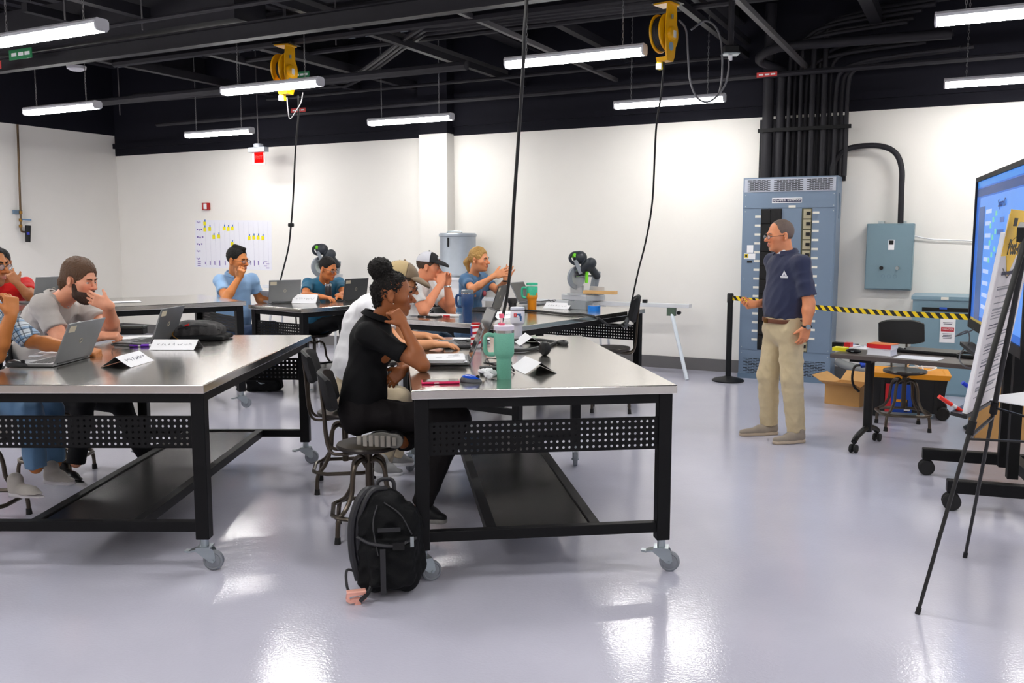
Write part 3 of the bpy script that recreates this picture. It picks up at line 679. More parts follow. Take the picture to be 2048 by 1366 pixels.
for k in range(4): MB().obox(cpt(532 + (k % 2) * 4, 524 + k * 4), A * .03, Z * .006, B * .0006).build('handwriting', mpur, ch, w=True, smooth=False)
for k in range(14): MB().obox(cpt(412 + k * 9.6, 489, .0033), A * .0012, Z * .35, B * .0003).build('ruled_line', mat('grid_grey', rgb(190, 190, 205), .8), ch, w=True, smooth=False)
mstk = mat('sticky_yellow', rgb(240, 228, 20), .7); mblu = mat('sticky_blue', rgb(50, 110, 190), .7)
spots = [(410, 447, 'in the chart top corner'), (410, 459, 'below the corner note'), (420, 458, 'second in the upper row'), (449, 457, 'first of three in the upper row'), (457, 458, 'middle of three in the upper row'), (465, 457, 'last of three in the upper row'),
         (428, 474, 'left of the pair in the middle row'), (438, 473, 'right of the pair in the middle row'), (499, 476, 'first of four at the right'), (508, 475, 'second of four at the right'), (517, 475, 'third of four at the right'), (526, 476, 'last of four at the right'), (465, 488, 'just above the glasses wearer in light blue')]
for px, py, lab in spots:
    c = cpt(px, py, .006); t = thing('sticky_note', 'yellow sticky note with blue tab, ' + lab, 'sticky note', c, RZ, 'sticky notes on the chart')
    MB().obox(c, A * .028, Z * .032, B * .0015).build('note', mstk, t, w=True, smooth=False)
    MB().obox(c + Z * .045 + A * .008, A * .009, Z * .018, B * .0015).build('tab', mblu, t, w=True, smooth=False)
# air line on the left wall
def at_s(px, py, s_):
    d = ray(px, py); k = s_ / d.dot(A); return Vector((d.x * k, d.y * k, HC + d.z * k))
al = thing('air_line', 'copper air line with filter on the left wall', 'pipe', at_s(42, 450, WS + .05))
mcop = mat('old_copper', rgb(96, 78, 58), .4, .7); k_ = WS + .06
MB().tube([at_s(35, 249, k_), at_s(41, 425, k_)], .016, 8).build('pipe', mcop, al, w=True)
MB().tube(bez([at_s(41, 425, k_), at_s(42, 455, k_), at_s(44, 463, k_), at_s(54, 464, k_)], 4), .014, 8).build('elbow', mcop, al, w=True)
for py in (425, 440, 452): MB().cyl(at_s(41, py - 3, k_), at_s(41.5, py + 3, k_), .026, n=8).build('fitting', mat('brass', rgb(150, 110, 50), .3, .9), al, w=True)
MB().bar(at_s(44, 439, k_ + .03), at_s(62, 440, k_ + .03), .02, .02).build('valve_lever', mat('lever_blue', rgb(90, 130, 170), .4), al, w=True)
MB().cyl(at_s(56, 451, k_ + .03), at_s(56, 484, k_ + .03), .042, .035, 12).build('filter_bowl', M_dark, al, w=True)
MB().obox(at_s(56.5, 467, k_ + .085), B * .02, Z * .02, A * .004).build('gauge', mat('gauge_blue', rgb(60, 70, 200), .4), al, w=True)
MB().obox(at_s(35, 424, k_ - .02), B * .07, Z * .03, A * .015).build('wall_bracket', mpan2, al, w=True)
tag(MB().lathe([(0, -.02), (.06, -.02), (.1, .0), (.105, .03), (0, .05)], at_z(153, 138, 3.5), 20).build('ceiling_detector', M_white), 'white dome detector under the ceiling at the upper left', 'detector')
# floor outlet plate on the back wall
oc_ = at_t(1262, 662, WT); tag(MB().obox(oc_ - B * .006, A * .04, B * .006, Z * .06).build('outlet_plate', mat('outlet_grey', rgb(150, 140, 130), .5), bevel=.002), 'small grey wall outlet behind the empty middle stool', 'outlet')
# ================================================================== implicit surfaces for soft shapes and bodies
def V3(p): return np.array([p[0], p[1], p[2]], dtype=np.float64)
def nrm(v): v = np.asarray(v, float); return v / max(np.linalg.norm(v), 1e-9)
class SDF:
    def __init__(s): s.ops = []
    def cap(s, a, b, ra, rb=None, k=.02, flat=None, cut=False, cuta=False, op='u'):
        """tapered capsule; flat=(axis, factor) squeezes it along an axis; cut ends it flat at b"""
        s.ops.append(('cap', V3(a), V3(b), ra, ra if rb is None else rb, k, flat, cut, cuta, op)); return s
    def ell(s, c, R, r, k=.02, op='u'):
        """ellipsoid, rows of R are its axes"""
        s.ops.append(('ell', V3(c), np.array(R, float), np.array(r, float), k, op)); return s
    def box(s, c, R, r, rnd, k=.02, op='u'):
        s.ops.append(('box', V3(c), np.array(R, float), np.array(r, float), rnd, k, op)); return s
    def plane(s, p, n, k=.01):        # keep the side n points away from
        s.ops.append(('pln', V3(p), nrm(n), k)); return s
    def polygonise(s, h, disp=None, pad=.03):
        lo = np.array([1e9] * 3); hi = -lo
        bbs = []
        for o in s.ops:
            if o[0] == 'cap': m = max(o[3], o[4]); l, u = np.minimum(o[1], o[2]) - m, np.maximum(o[1], o[2]) + m; add = o[9] == 'u'
            elif o[0] == 'ell': e = np.abs(o[2].T * o[3]).sum(1); l, u = o[1] - e, o[1] + e; add = o[5] == 'u'
            elif o[0] == 'box': e = np.abs(o[2].T * (o[3] + o[4])).sum(1); l, u = o[1] - e, o[1] + e; add = o[6] == 'u'
            else: l = u = None; add = False
            bbs.append((l, u))
            if add: lo = np.minimum(lo, l); hi = np.maximum(hi, u)
        lo = lo - pad; hi = hi + pad; n = np.ceil((hi - lo) / h).astype(int) + 1
        G = np.full(n, .5, np.float32)
        ax = [(lo[i] + h * np.arange(n[i])) for i in range(3)]
        for o, (l, u) in zip(s.ops, bbs):
            k = {'cap': 5, 'ell': 4, 'box': 5, 'pln': 3}[o[0]]; k = o[k]
            if l is None: i0 = np.zeros(3, int); i1 = n
            else:
                m = k + 2.5 * h
                i0 = np.clip(np.floor((l - m - lo) / h).astype(int), 0, n); i1 = np.clip(np.ceil((u + m - lo) / h).astype(int) + 1, 0, n)
            if np.any(i1 <= i0): continue
            sl = tuple(slice(i0[i], i1[i]) for i in range(3))
            X = ax[0][sl[0]][:, None, None].astype(np.float32); Y = ax[1][sl[1]][None, :, None].astype(np.float32); Zz = ax[2][sl[2]][None, None, :].astype(np.float32)
            g = G[sl]; op = 'u'
            if o[0] == 'cap':
                _, a, b, ra, rb, k, flat, cut, cuta, op = o
                dx, dy, dz = X - a[0], Y - a[1], Zz - a[2]; ba = b - a
                d0 = dx * ba[0] + dy * ba[1] + dz * ba[2]; L2 = float(ba @ ba) + 1e-12
                if flat is not None:
                    nx = nrm(flat[0]); q = (dx * nx[0] + dy * nx[1] + dz * nx[2]) * (1 / flat[1] - 1)
                    ex, ey, ez = dx + q * nx[0], dy + q * nx[1], dz + q * nx[2]; bb = ba + nx * (ba @ nx) * (1 / flat[1] - 1)
                    t = np.clip((ex * bb[0] + ey * bb[1] + ez * bb[2]) / (float(bb @ bb) + 1e-12), 0, 1)
                    d = (np.sqrt((ex - bb[0] * t) ** 2 + (ey - bb[1] * t) ** 2 + (ez - bb[2] * t) ** 2) - (ra + (rb - ra) * t))
                else:
                    t = np.clip(d0 / L2, 0, 1)
                    d = np.sqrt((dx - ba[0] * t) ** 2 + (dy - ba[1] * t) ** 2 + (dz - ba[2] * t) ** 2) - (ra + (rb - ra) * t)
                L = math.sqrt(L2)
                if cut: d = np.maximum(d, (d0 - L2) / L)
                if cuta: d = np.maximum(d, -d0 / L)
            elif o[0] == 'ell':
                _, c, R, r, k, op = o
                dx, dy, dz = X - c[0], Y - c[1], Zz - c[2]
                q = [dx * R[i][0] + dy * R[i][1] + dz * R[i][2] for i in range(3)]
                k0 = np.sqrt(sum((q[i] / r[i]) ** 2 for i in range(3))); k1 = np.sqrt(sum((q[i] / r[i] ** 2) ** 2 for i in range(3))) + 1e-9
                d = k0 * (k0 - 1) / k1
            elif o[0] == 'box':
                _, c, R, r, rnd, k, op = o
                dx, dy, dz = X - c[0], Y - c[1], Zz - c[2]
                q = [np.abs(dx * R[i][0] + dy * R[i][1] + dz * R[i][2]) - r[i] for i in range(3)]
                d = np.sqrt(sum(np.maximum(v, 0) ** 2 for v in q)) + np.minimum(np.maximum(q[0], np.maximum(q[1], q[2])), 0) - rnd
            else:
                _, p, nv, k = o
                d = (X - p[0]) * nv[0] + (Y - p[1]) * nv[1] + (Zz - p[2]) * nv[2]; op = 'i'
            if op == 'u':
                hh = np.maximum(k - np.abs(g - d), 0) / max(k, 1e-6); G[sl] = np.minimum(g, d) - hh * hh * k * .25
            elif op == 's':
                d = -d; hh = np.maximum(k - np.abs(g - d), 0) / max(k, 1e-6); G[sl] = np.maximum(g, d) + hh * hh * k * .25
            else:
                hh = np.maximum(k - np.abs(g - d), 0) / max(k, 1e-6); G[sl] = np.maximum(g, d) + hh * hh * k * .25
        if disp is not None:
            idx = np.nonzero(np.abs(G) < .03)
            P = np.stack([ax[i][idx[i]] for i in range(3)], 1); G[idx] += disp(P).astype(np.float32)
        # surface nets
        S = G < 0; cells = np.zeros(tuple(n - 1), bool)
        c8 = [S[a:n[0] - 1 + a, b:n[1] - 1 + b, c:n[2] - 1 + c] for a in (0, 1) for b in (0, 1) for c in (0, 1)]
        anyS = np.zeros_like(cells); allS = np.ones_like(cells)
        for c in c8: anyS |= c; allS &= c
        cells = anyS & ~allS
        ci = np.argwhere(cells); idm = np.full(cells.shape, -1, np.int32); idm[cells] = np.arange(len(ci))
        off = np.array([(a, b, c) for a in (0, 1) for b in (0, 1) for c in (0, 1)])
        val = np.stack([G[ci[:, 0] + o[0], ci[:, 1] + o[1], ci[:, 2] + o[2]] for o in off], 1)
        acc = np.zeros((len(ci), 3)); cnt = np.zeros(len(ci))
        for i in range(8):
            for j in range(i + 1, 8):
                if np.abs(off[i] - off[j]).sum() != 1: continue
                a, b = val[:, i], val[:, j]; m = (a < 0) != (b < 0)
                t = np.where(m, a / np.where(m, a - b, 1), 0)
                p = off[i][None] + (off[j] - off[i])[None] * t[:, None]
                acc[m] += p[m]; cnt[m] += 1
        verts = lo + h * (ci + acc / np.maximum(cnt, 1)[:, None])
        faces = []
        for axn in range(3):
            u, v = (axn + 1) % 3, (axn + 2) % 3
            sl0 = [slice(1, n[i] - 1) for i in range(3)]; sl1 = list(sl0); sl0[axn] = slice(0, n[axn] - 1); sl1[axn] = slice(1, n[axn])
            a, b = S[tuple(sl0)], S[tuple(sl1)]; e = np.argwhere(a != b)
            if not len(e): continue
            base = e.copy(); base[:, u] += 1; base[:, v] += 1      # grid index of the edge start
            flip = a[tuple(e.T)]
            def cid(du, dv):
                q = base.copy(); q[:, u] += du; q[:, v] += dv; return idm[q[:, 0], q[:, 1], q[:, 2]]
            q = np.stack([cid(-1, -1), cid(0, -1), cid(0, 0), cid(-1, 0)], 1)
            q = np.where(flip[:, None], q, q[:, ::-1]); faces.append(q)
        F = np.concatenate(faces); F = F[(F >= 0).all(1)]
        return verts, F
def npmesh(name, verts, F, m, parent, tint=None, label=None):
    I = np.array(WM[parent.name].inverted()); v = verts @ I[:3, :3].T + I[:3, 3]
    me = bpy.data.meshes.new(name); me.vertices.add(len(v)); me.vertices.foreach_set('co', v.astype(np.float32).ravel())
    me.loops.add(F.size); me.loops.foreach_set('vertex_index', F.astype(np.int32).ravel())
    me.polygons.add(len(F)); me.polygons.foreach_set('loop_start', np.arange(0, F.size, 4, dtype=np.int32)); me.polygons.foreach_set('use_smooth', np.ones(len(F), bool))
    me.update(calc_edges=True); me.validate()
    me.materials.append(m)
    if tint is not None:
        ca = me.color_attributes.new('tint', 'FLOAT_COLOR', 'POINT'); c4 = np.ones((len(v), 4), np.float32); c4[:, :3] = tint; ca.data.foreach_set('color', c4.ravel())
    o = bpy.data.objects.new(name, me); COL.objects.link(o); o.parent = parent; WM[o.name] = WM[parent.name].copy()
    if label: o['label'] = label
    return o
def folds(amp, f, seed=0, dirv=None):
    r = np.random.RandomState(seed); K = [(nrm(r.normal(size=3)) * f * r.uniform(.5, 1.6), r.uniform(0, 6.28)) for _ in range(6)]
    def d(P):
        w = np.zeros(len(P)); Q = P + .02 * np.sin(P[:, [1, 2, 0]] * f * .6 + seed)
        for kv, ph in K: w += np.abs(np.sin(Q @ kv + ph)) - .6
        return amp * w / 2.2
    return d
I3 = np.eye(3)
# ================================================================== things on the tables
TZ = .92; e_ = .0006
mlap = mat('laptop_grey', rgb(140, 142, 146), .35, .6, .04); mlapd = mat('laptop_charcoal', rgb(70, 72, 76), .4, .4, .05); mkeys = mat('laptop_keys', rgb(40, 41, 44), .5); mcream = mat('asset_sticker', rgb(226, 214, 190), .6)
def laptop(h, rz, lean, label, w_=.36, d_=.24, lh=.235, m=None, z=TZ, sticker=True, logo=True, stk=1):
    """h = middle of the hinge; local x points away from the user, y along the hinge"""
    m = m or mlap; t = thing('laptop', label, 'laptop', (h[0], h[1], z), rz, 'open laptops')
    MB().box((-d_ / 2, 0, .011), (d_, w_, .018)).build('base', m, t, smooth=False, bevel=.004)
    kb = MB()
    for i in range(6):
        for j in range(15): kb.box((-.035 - i * .02, -w_ * .43 + (j + .5) * w_ * .86 / 15, .0205), (.016, w_ * .05, .002))
    o = kb.build('keyboard', mkeys, t, smooth=False)
    MB().box((-d_ + .045, 0, .0202), (.06, .1, .001)).build('touchpad', mkeys, t, smooth=False)
    a = lean; ux = Vector((math.sin(a), 0, math.cos(a))); n = Vector((math.cos(a), 0, -math.sin(a))); o0 = Vector((0, 0, .02))
    MB().obox(o0 + ux * lh / 2 + n * .004, ux * lh / 2, Vector((0, w_ / 2, 0)), n * .004).build('lid', m, t, smooth=False, bevel=.003)
    MB().obox(o0 + ux * lh / 2 - n * .0006, ux * (lh / 2 - .01), Vector((0, w_ / 2 - .01, 0)), n * .0006).build('screen', M_screenoff, t, smooth=False)
    MB().cyl((0, -w_ * .4, .016), (0, w_ * .4, .016), .008, n=8).build('hinge', mkeys, t)
    if sticker: MB().obox(o0 + ux * (lh - .035) + n * .0085 + Vector((0, -stk * w_ * .36, 0)), ux * .018, Vector((0, .033, 0)), n * .0006).build('sticker', mcream, t, smooth=False)
    if logo: MB().tube([o0 + ux * (lh / 2) + n * .0086 + ux * .014 * math.sin(q) + Vector((0, .014 * math.cos(q), 0)) for q in [k * PI / 6 for k in range(12)]], .0014, 4, closed=True).build('logo_mark', mcream, t)
    return t
laptop((-2.44, 4.95), deg(-2), .42, 'big grey laptop in front of the man in the plaid shirt', .4)
laptop((-2.3, 5.88), deg(-4), .36, 'grey laptop in front of the bearded man, beside the black bag', .34)
laptop((-.24, 4.98), deg(4), .38, 'grey laptop beside the mint tumbler, papers lying on its keys', .33, lh=.2)
laptop((-.22, 5.78), deg(12), .4, 'charcoal laptop the man in the tan cap types on', .33, m=mlapd)
hp = at_z(563, 607, TZ); laptop((hp.x + .02, hp.y + .05), deg(-62), .22, 'grey laptop in front of the man in the light blue polo', .34, m=mlap)
hp = at_z(705, 602, TZ); laptop((hp.x + .02, hp.y), deg(-38), .2, 'charcoal laptop in front of the young man in teal', .34, m=mlapd)
hp = at_z(991, 622, TZ); laptop((hp.x, hp.y + .05), deg(-15), .32, 'charcoal laptop in front of the gesturing woman', .33, m=mlapd)
hp = at_z(1052, 607, TZ); laptop((hp.x, hp.y), deg(150), .5, 'grey laptop standing opposite the gesturing woman', .3, m=mlap)
hp = at_z(92, 606, 1.02); laptop((hp.x + .05, hp.y), deg(-30), .3, 'silver laptop behind the bearded man on the higher bench', .36, z=1.02, sticker=False)

def papers(c, w_, d_, rz, n, label, z=TZ, m=None, name='paper_stack', cat='papers'):
    t = thing(name, label, cat, (c[0], c[1], z), rz); r = random.Random(int(c[0] * 1000) + n)
    for k in range(n): MB().box((r.uniform(-.006, .006), r.uniform(-.006, .006), .001 + k * .0022), (w_, d_, .0016), r.uniform(-.06, .06)).build('sheet', m or M_paper, t, smooth=False)
    if n > 2:
        for k in range(5): MB().box((r.uniform(-.08, .06) * w_ / .2, r.uniform(-.08, .08) * d_ / .25, n * .0022 + .0008), (r.uniform(.02, .06), .004, .0004), .1).build('print_line', M_ink, t, smooth=False)
    return t
papers((-.36, 4.88), .2, .27, deg(4), 8, 'stack of printed sheets lying on the keys beside the mint tumbler', TZ + .024)
papers((-.27, 5.98), .24, .3, deg(6), 3, 'open printed booklet beyond the hands of the man in the tan cap')
q = at_z(98, 712, TZ); papers((q.x, q.y + .06), .22, .2, deg(10), 4, 'white papers under the plaid sleeve')
q = at_z(265, 676, TZ); papers((q.x, q.y), .25, .22, deg(15), 3, 'loose white papers beyond the bearded man\'s hands')
q = at_z(250, 604, 1.02); papers((q.x, q.y), .26, .2, deg(30), 2, 'single white sheet on the higher bench', 1.02)
q = at_z(870, 630, TZ); papers((q.x, q.y), .4, .25, deg(-30), 2, 'white papers under the clasped elbows')
q = at_z(1010, 632, TZ); papers((q.x, q.y), .28, .2, deg(-20), 2, 'white sheet by the navy tumbler')
q = at_z(533, 603, TZ)
t = thing('held_booklet', 'white sheets propped up before the man in light blue', 'papers', (q.x, q.y, TZ), deg(-40))
for k in range(2): MB().obox((0, k * .02, .06), (.13, .02, 0), (0, -.05, .06), (0, .0006, .0006)).build('sheet', M_paper, t, smooth=False)
def tent(px, py, rz, label, L=.28, half=.085, h=.055, z=TZ, scr=True):
    c = at_z(px, py, z); t = thing('name_tent', label, 'name card', c, rz, 'folded paper name cards')
    n = 6
    for sg, nm in ((-1, 'front_face'), (1, 'back_face')):
        V = []; F = []
        for i in range(n + 1):
            u = i / n; y = sg * half * u; zz = h * (1 - u) ** 1.15 + .0015
            for x in (-L / 2, L / 2): V += [(x, y, zz), (x, y, zz + .0008)]
        for i in range(n):
            o = 4 * i; F += [(o, o + 2, o + 6, o + 4), (o + 1, o + 5, o + 7, o + 3), (o, o + 4, o + 5, o + 1), (o + 2, o + 3, o + 7, o + 6)]
        MB().add(V, F).build(nm, M_paper, t, smooth=False)
    if scr:
        r = random.Random(px); b = MB(); x = -L * .36
        while x < L * .36:
            w_ = r.uniform(.008, .02)
            pts = [(x + w_ * k / 4, -half * (.45 + .12 * r.uniform(-1, 1)), 0) for k in range(5)]
            b.tube([(p[0], p[1], h * (1 + p[1] / half) ** 1.15 + .004) for p in pts], .0009, 4); x += w_ + r.uniform(.003, .02)
        b.build('handwriting', M_ink, t)
    return t
tent(353, 697, deg(-1), 'white name card with handwriting in front of the black bag')
tent(256, 728, deg(87), 'white name card nearest the left table edge')
tent(1066, 740, deg(-74), 'white name card right of the mint tumbler', scr=False)
tent(1057, 687, deg(-82), 'small white name card beside the cable plug', half=.08, scr=False)
tent(1118, 617, deg(-30), 'white name card by the blue tape roll')
tent(612, 606, deg(-12), 'white name card on the far bench before the young man in teal', h=.09, half=.06)
tent(1003, 636, deg(40), 'white name card behind the pink straw', L=.22)
# ---------------------------------------------------------------- tumblers
def wrap(t, a0, a1, z0, z1, r, m, name):      # printed patch that follows the round wall
    b = MB(); n = 6; V = []; F = []
    for i in range(n + 1):
        a = a0 + (a1 - a0) * i / n
        for zz in (z0, z1): V += [((r + .0002) * math.cos(a), (r + .0002) * math.sin(a), zz), ((r + .0009) * math.cos(a), (r + .0009) * math.sin(a), zz)]
    for i in range(n):
        o = 4 * i; F += [(o + 1, o + 5, o + 7, o + 3), (o, o + 2, o + 6, o + 4), (o, o + 4, o + 5, o + 1), (o + 2, o + 3, o + 7, o + 6)]
    return b.add(V, F).build(name, m, t, smooth=False)
msteel2 = mat('tumbler_steel', rgb(205, 205, 205), .2, 1.0)
def tumbler(px, py, h, rt, rb, m, label, handle=True, lid=None, straw=False, split=None, z=TZ, hd=PI, band=True):
    c = at_z(px, py, z); t = thing('tumbler', label, 'tumbler', c); zt = h * .86
    prof = [(0, .0), (rb * .95, .0), (rb, .006), (rb * 1.02, h * .36), (rb * 1.06, h * .39), (rt * .96, h * .45), (rt, h * .48), (rt, zt), (rt * .98, zt + .002), (0, zt + .002)]
    MB().lathe(prof, n=32).build('body', m, t)
    if split is not None:
        MB().lathe([(rb * .96, .001), (rb * 1.012, .006), (rb * 1.032, h * .36), (rb * 1.075, h * .385), (rt * .97, h * .445), (rt * 1.008, h * .475), (rt * 1.008, h * .5)], n=32).build('lower_coat', split, t)
        r = random.Random(3)
        for k in range(11):
            a = k * PI / 5.5; hh = r.uniform(.008, .04); wrap(t, a - .24, a + .24, h * .49, h * .49 + hh, rt * 1.006, split, 'drip')
    if band: MB().lathe([(rt * 1.002, zt), (rt * 1.002, zt + h * .05), (0, zt + h * .05)], n=32).build('steel_rim', msteel2, t)
    MB().lathe([(0, zt + h * .05), (rt * 1.01, zt + h * .05), (rt * 1.01, h * .985), (rt * .9, h), (0, h)], n=32).build('lid', lid or m, t)
    if handle:
        a = hd; d = Vector((math.cos(a), math.sin(a), 0))
        pts = [d * rt * .9 + Z * h * .8, d * (rt + .028) + Z * h * .82, d * (rt + .042) + Z * h * .76, d * (rt + .042) + Z * h * .55, d * (rt + .03) + Z * h * .46, d * rt * .9 + Z * h * .45]
        MB().tube(bez(pts, 5), .011, 10).build('handle', m, t)
    if straw:
        ms = mat('straw_pink', rgb(240, 100, 130), .4); s_ = MB().cyl((-.012, .0, h), (-.012, .0, h + .04), .006, n=10).build('straw', mat('straw_clear', rgb(245, 225, 225), .3), t)
        MB().cyl((-.012, 0, h + .035), (-.012, 0, h + .055), .011, n=12).build('straw_cap', ms, s_); MB().cyl((-.012, 0, h - .001), (-.012, 0, h + .01), .016, n=12).build('straw_base', ms, s_)
    return t
mmint = mat('mint_speckle', rgb(112, 182, 158), .5, noise=.18, nscale=260)
tumbler(1008, 756, .262, .05, .036, mmint, 'mint green tumbler with handle and pink straw', lid=mat('lilac_lid', rgb(220, 212, 228), .35), straw=True, hd=PI * 1.02)
t = tumbler(1035, 672, .205, .05, .034, mat('white_tumbler', rgb(238, 236, 246), .35), 'white tumbler with a red and blue print behind the mint one', handle=False, lid=mat('clear_lid', rgb(205, 210, 225), .2), band=False)
fr_ = -PI / 2
wrap(t, fr_ - .55, fr_ - .12, .14, .163, .05, mat('print_red', rgb(225, 50, 60), .5), 'red_print'); wrap(t, fr_ - .4, fr_ - .28, .146, .158, .0508, M_white, 'white_print')
mpb = mat('print_blue', rgb(60, 105, 160), .5)
wrap(t, fr_ - .08, fr_ + .22, .15, .162, .05, mpb, 'blue_print'); wrap(t, fr_ + .12, fr_ + .5, .143, .162, .05, mpb, 'blue_print'); wrap(t, fr_ + .3, fr_ + .62, .125, .146, .05, mpb, 'blue_print'); wrap(t, fr_ + .42, fr_ + .58, .11, .126, .05, mpb, 'blue_print'); wrap(t, fr_ - .55, fr_ + .0, .134, .136, .05, M_ink, 'caption_line')
tumbler(935, 640, .255, .052, .04, mat('navy_coat', rgb(22, 62, 112), .35), 'navy blue tumbler with steel rim and handle', lid=mat('clear_lid2', rgb(120, 130, 140), .15), hd=PI * .95)
tumbler(1064, 620, .262, .055, .042, mat('mint_coat', rgb(60, 190, 150), .4, noise=.25, nscale=90), 'mint and orange dripped tumbler on the middle workbench', split=mat('orange_coat', rgb(245, 150, 20), .4), hd=PI * .95, band=False)
tumbler(657, 602, .19, .036, .034, mat('black_coat', rgb(38, 40, 46), .4), 'black steel tumbler before the young man in teal', handle=False, lid=msteel2)
tumbler(1025, 613, .085, .05, .04, mat('dark_cup', rgb(52, 52, 56), .5), 'short dark cup by the hanging cord', handle=False, band=False)
# beverage can with stripes
c = at_z(952, 696, TZ); cn = thing('drink_can', 'drink can with red and white stripes before the laptop', 'can', c)
mcr, mcw, mcb = mat('can_red', rgb(210, 35, 45), .3), mat('can_white', rgb(235, 232, 235), .3), mat('can_blue', rgb(40, 60, 150), .3)
MB().lathe([(0, 0), (.026, 0), (.033, .008), (.033, .14), (.027, .15), (.027, .157), (0, .155)], n=24).build('body', mcw, cn)
for k in range(4):
    b = MB(); V = []; F = []; n = 14
    for i in range(n + 1):
        a = -PI + 1.25 * PI * i / n - .2; z0 = .015 + k * .034 + .02 * i / n
        for zz in (z0, z0 + .015): V += [(.0333 * math.cos(a), .0333 * math.sin(a), zz), (.0339 * math.cos(a), .0339 * math.sin(a), zz)]
    for i in range(n):
        o = 4 * i; F += [(o + 1, o + 5, o + 7, o + 3), (o, o + 4, o + 5, o + 1), (o + 2, o + 3, o + 7, o + 6)]
    b.add(V, F).build('stripe', mcr, cn)
wrap(cn, -PI * .98, -PI * .72, .075, .14, .033, mcb, 'blue_panel'); MB().lathe([(.0275, .148), (.0285, .15), (.0285, .158), (.0275, .159)], n=24).build('rim', mcr, cn)
# phone, mice, small things
def phone(c, rz, m, label, z=TZ, w_=.16, d_=.078):
    t = thing('phone', label, 'phone', (c[0], c[1], z), rz)
    MB().box((0, 0, .0065), (w_, d_, .012)).build('case', m, t, smooth=False, bevel=.004); MB().box((0, 0, .013), (w_ - .008, d_ - .008, .0016)).build('screen', M_screenoff, t, smooth=False)
    MB().box((-.02, -d_ / 2, .0065), (.022, .001, .005)).build('button', M_white, t, smooth=False); return t
q = at_z(881, 766, TZ); phone((q.x, q.y), deg(7), mat('hot_pink', rgb(226, 20, 92), .35), 'phone in a hot pink case at the table corner', w_=.18)
q = at_z(860, 634, TZ); phone((q.x, q.y), deg(-30), M_dark, 'dark phone before the clasped elbows', w_=.2, d_=.1)
def mouse(px, py, rz, m1, m2, label, z=TZ):
    c = at_z(px, py, z); t = thing('computer_mouse', label, 'mouse', c, rz)
    V = []; F = []; n, m = 18, 6
    def shell(s, z0, z1):
        b = MB(); V = []; F = []
        for j in range(m + 1):
            ph = z0 + (z1 - z0) * j / m; rr = math.cos(ph); zz = .034 * math.sin(ph)
            for k in range(n):
                a = 2 * PI * k / n; x = .058 * rr * math.cos(a) * s; y = .032 * rr * math.sin(a) * s * (1 - .12 * math.cos(a)); V.append((x, y, max(zz * (1 - .25 * math.cos(a) * rr), .001) * s + .001))
        for j in range(m):
            for k in range(n): F.append((j * n + k, j * n + (k + 1) % n, (j + 1) * n + (k + 1) % n, (j + 1) * n + k))
        F.append(tuple(range(n))[::-1]); F.append(tuple(m * n + k for k in range(n))); return b.add(V, F)
    shell(1.0, 0, PI / 2 - .02).build('shell', m1, t)
    b = shell(1.015, .62, PI / 2 - .02); b.build('top_cover', m2, t)
    MB().cyl((.035, -.005, .026), (.035, .005, .026), .009, n=10).build('scroll_wheel', M_dark, t); return t
mouse(942, 764, deg(-20), mat('mouse_grey', rgb(70, 72, 80), .4), mat('mouse_blue', rgb(15, 70, 185), .25), 'blue and grey mouse beside the pink phone')
mouse(33, 733, deg(0), M_dark, mat('mouse_black', rgb(30, 30, 33), .35), 'black mouse at the left table edge', z=TZ + .02)
# crumpled napkin
c = at_z(975, 757, TZ); nk = thing('crumpled_napkin', 'crumpled white napkin between blue mouse and mint tumbler', 'napkin', c)
s_ = SDF(); r = random.Random(5)
for k in range(7): s_.ell((c.x + r.uniform(-.03, .03), c.y + r.uniform(-.025, .02), c.z + .02 + r.uniform(-.005, .018)), I3, (r.uniform(.012, .024), r.uniform(.01, .02), r.uniform(.012, .02)), .006)
v, f = s_.polygonise(.004, folds(.006, 160, 3)); npmesh('tissue', v, f, M_paper, nk)
q = at_z(283, 694, TZ); mk = thing('purple_marker', 'purple and white marker lying by the name card', 'marker', q, deg(15))
mpu = mat('marker_purple', rgb(110, 20, 190), .4)
MB().cyl((-.07, 0, .009), (-.02, 0, .009), .009, n=12).build('cap', mpu, mk); MB().cyl((-.02, 0, .009), (-.005, 0, .009), .0085, n=12).build('collar', M_white, mk); MB().cyl((-.005, 0, .009), (.045, 0, .009), .0088, n=12).build('barrel', mpu, mk); MB().cyl((.045, 0, .009), (.07, 0, .009), .008, n=12).build('end_plug', M_white, mk)
q = at_z(262, 672, TZ); bk = thing('black_case', 'small black hard case on the papers near the bearded man', 'case', (q.x, q.y + .05, TZ + .01), deg(5))
MB().box((0, 0, .02), (.16, .1, .04)).build('tray', M_dark, bk, smooth=False, bevel=.004); MB().box((0, 0, .05), (.165, .105, .018)).build('lid', mat('case_green_black', rgb(44, 52, 50), .4), bk, smooth=False, bevel=.004)
q = at_z(900, 634, TZ); rp = thing('red_pen', 'red pen on the middle workbench by the navy tumbler', 'pen', q, deg(-10)); MB().cyl((-.06, 0, .008), (.0, 0, .008), .008, n=10).build('cap', mat('pen_red', rgb(210, 30, 40), .4), rp); MB().cyl((0, 0, .008), (.08, 0, .008), .006, n=10).build('barrel', M_white, rp)
q = at_z(1188, 622, TZ); tp = thing('blue_tape_roll', 'bright blue tape roll near the far table corner', 'tape', q); MB().lathe([(.038, 0), (.06, 0), (.06, .05), (.038, .05), (.038, 0)], n=28).build('tape', mat('tape_blue', rgb(20, 130, 230), .5), tp); MB().lathe([(.035, .0), (.038, .0), (.038, .05), (.035, .05), (.035, 0)], n=28).build('core', mwood, tp)
q = at_z(1160, 618, TZ); bx_ = thing('clear_bin', 'clear grey plastic bin beside the blue tape roll', 'bin', q, deg(-30)); mbn = mat('clear_bin_plastic', rgb(165, 170, 175), .2, alpha=.7)
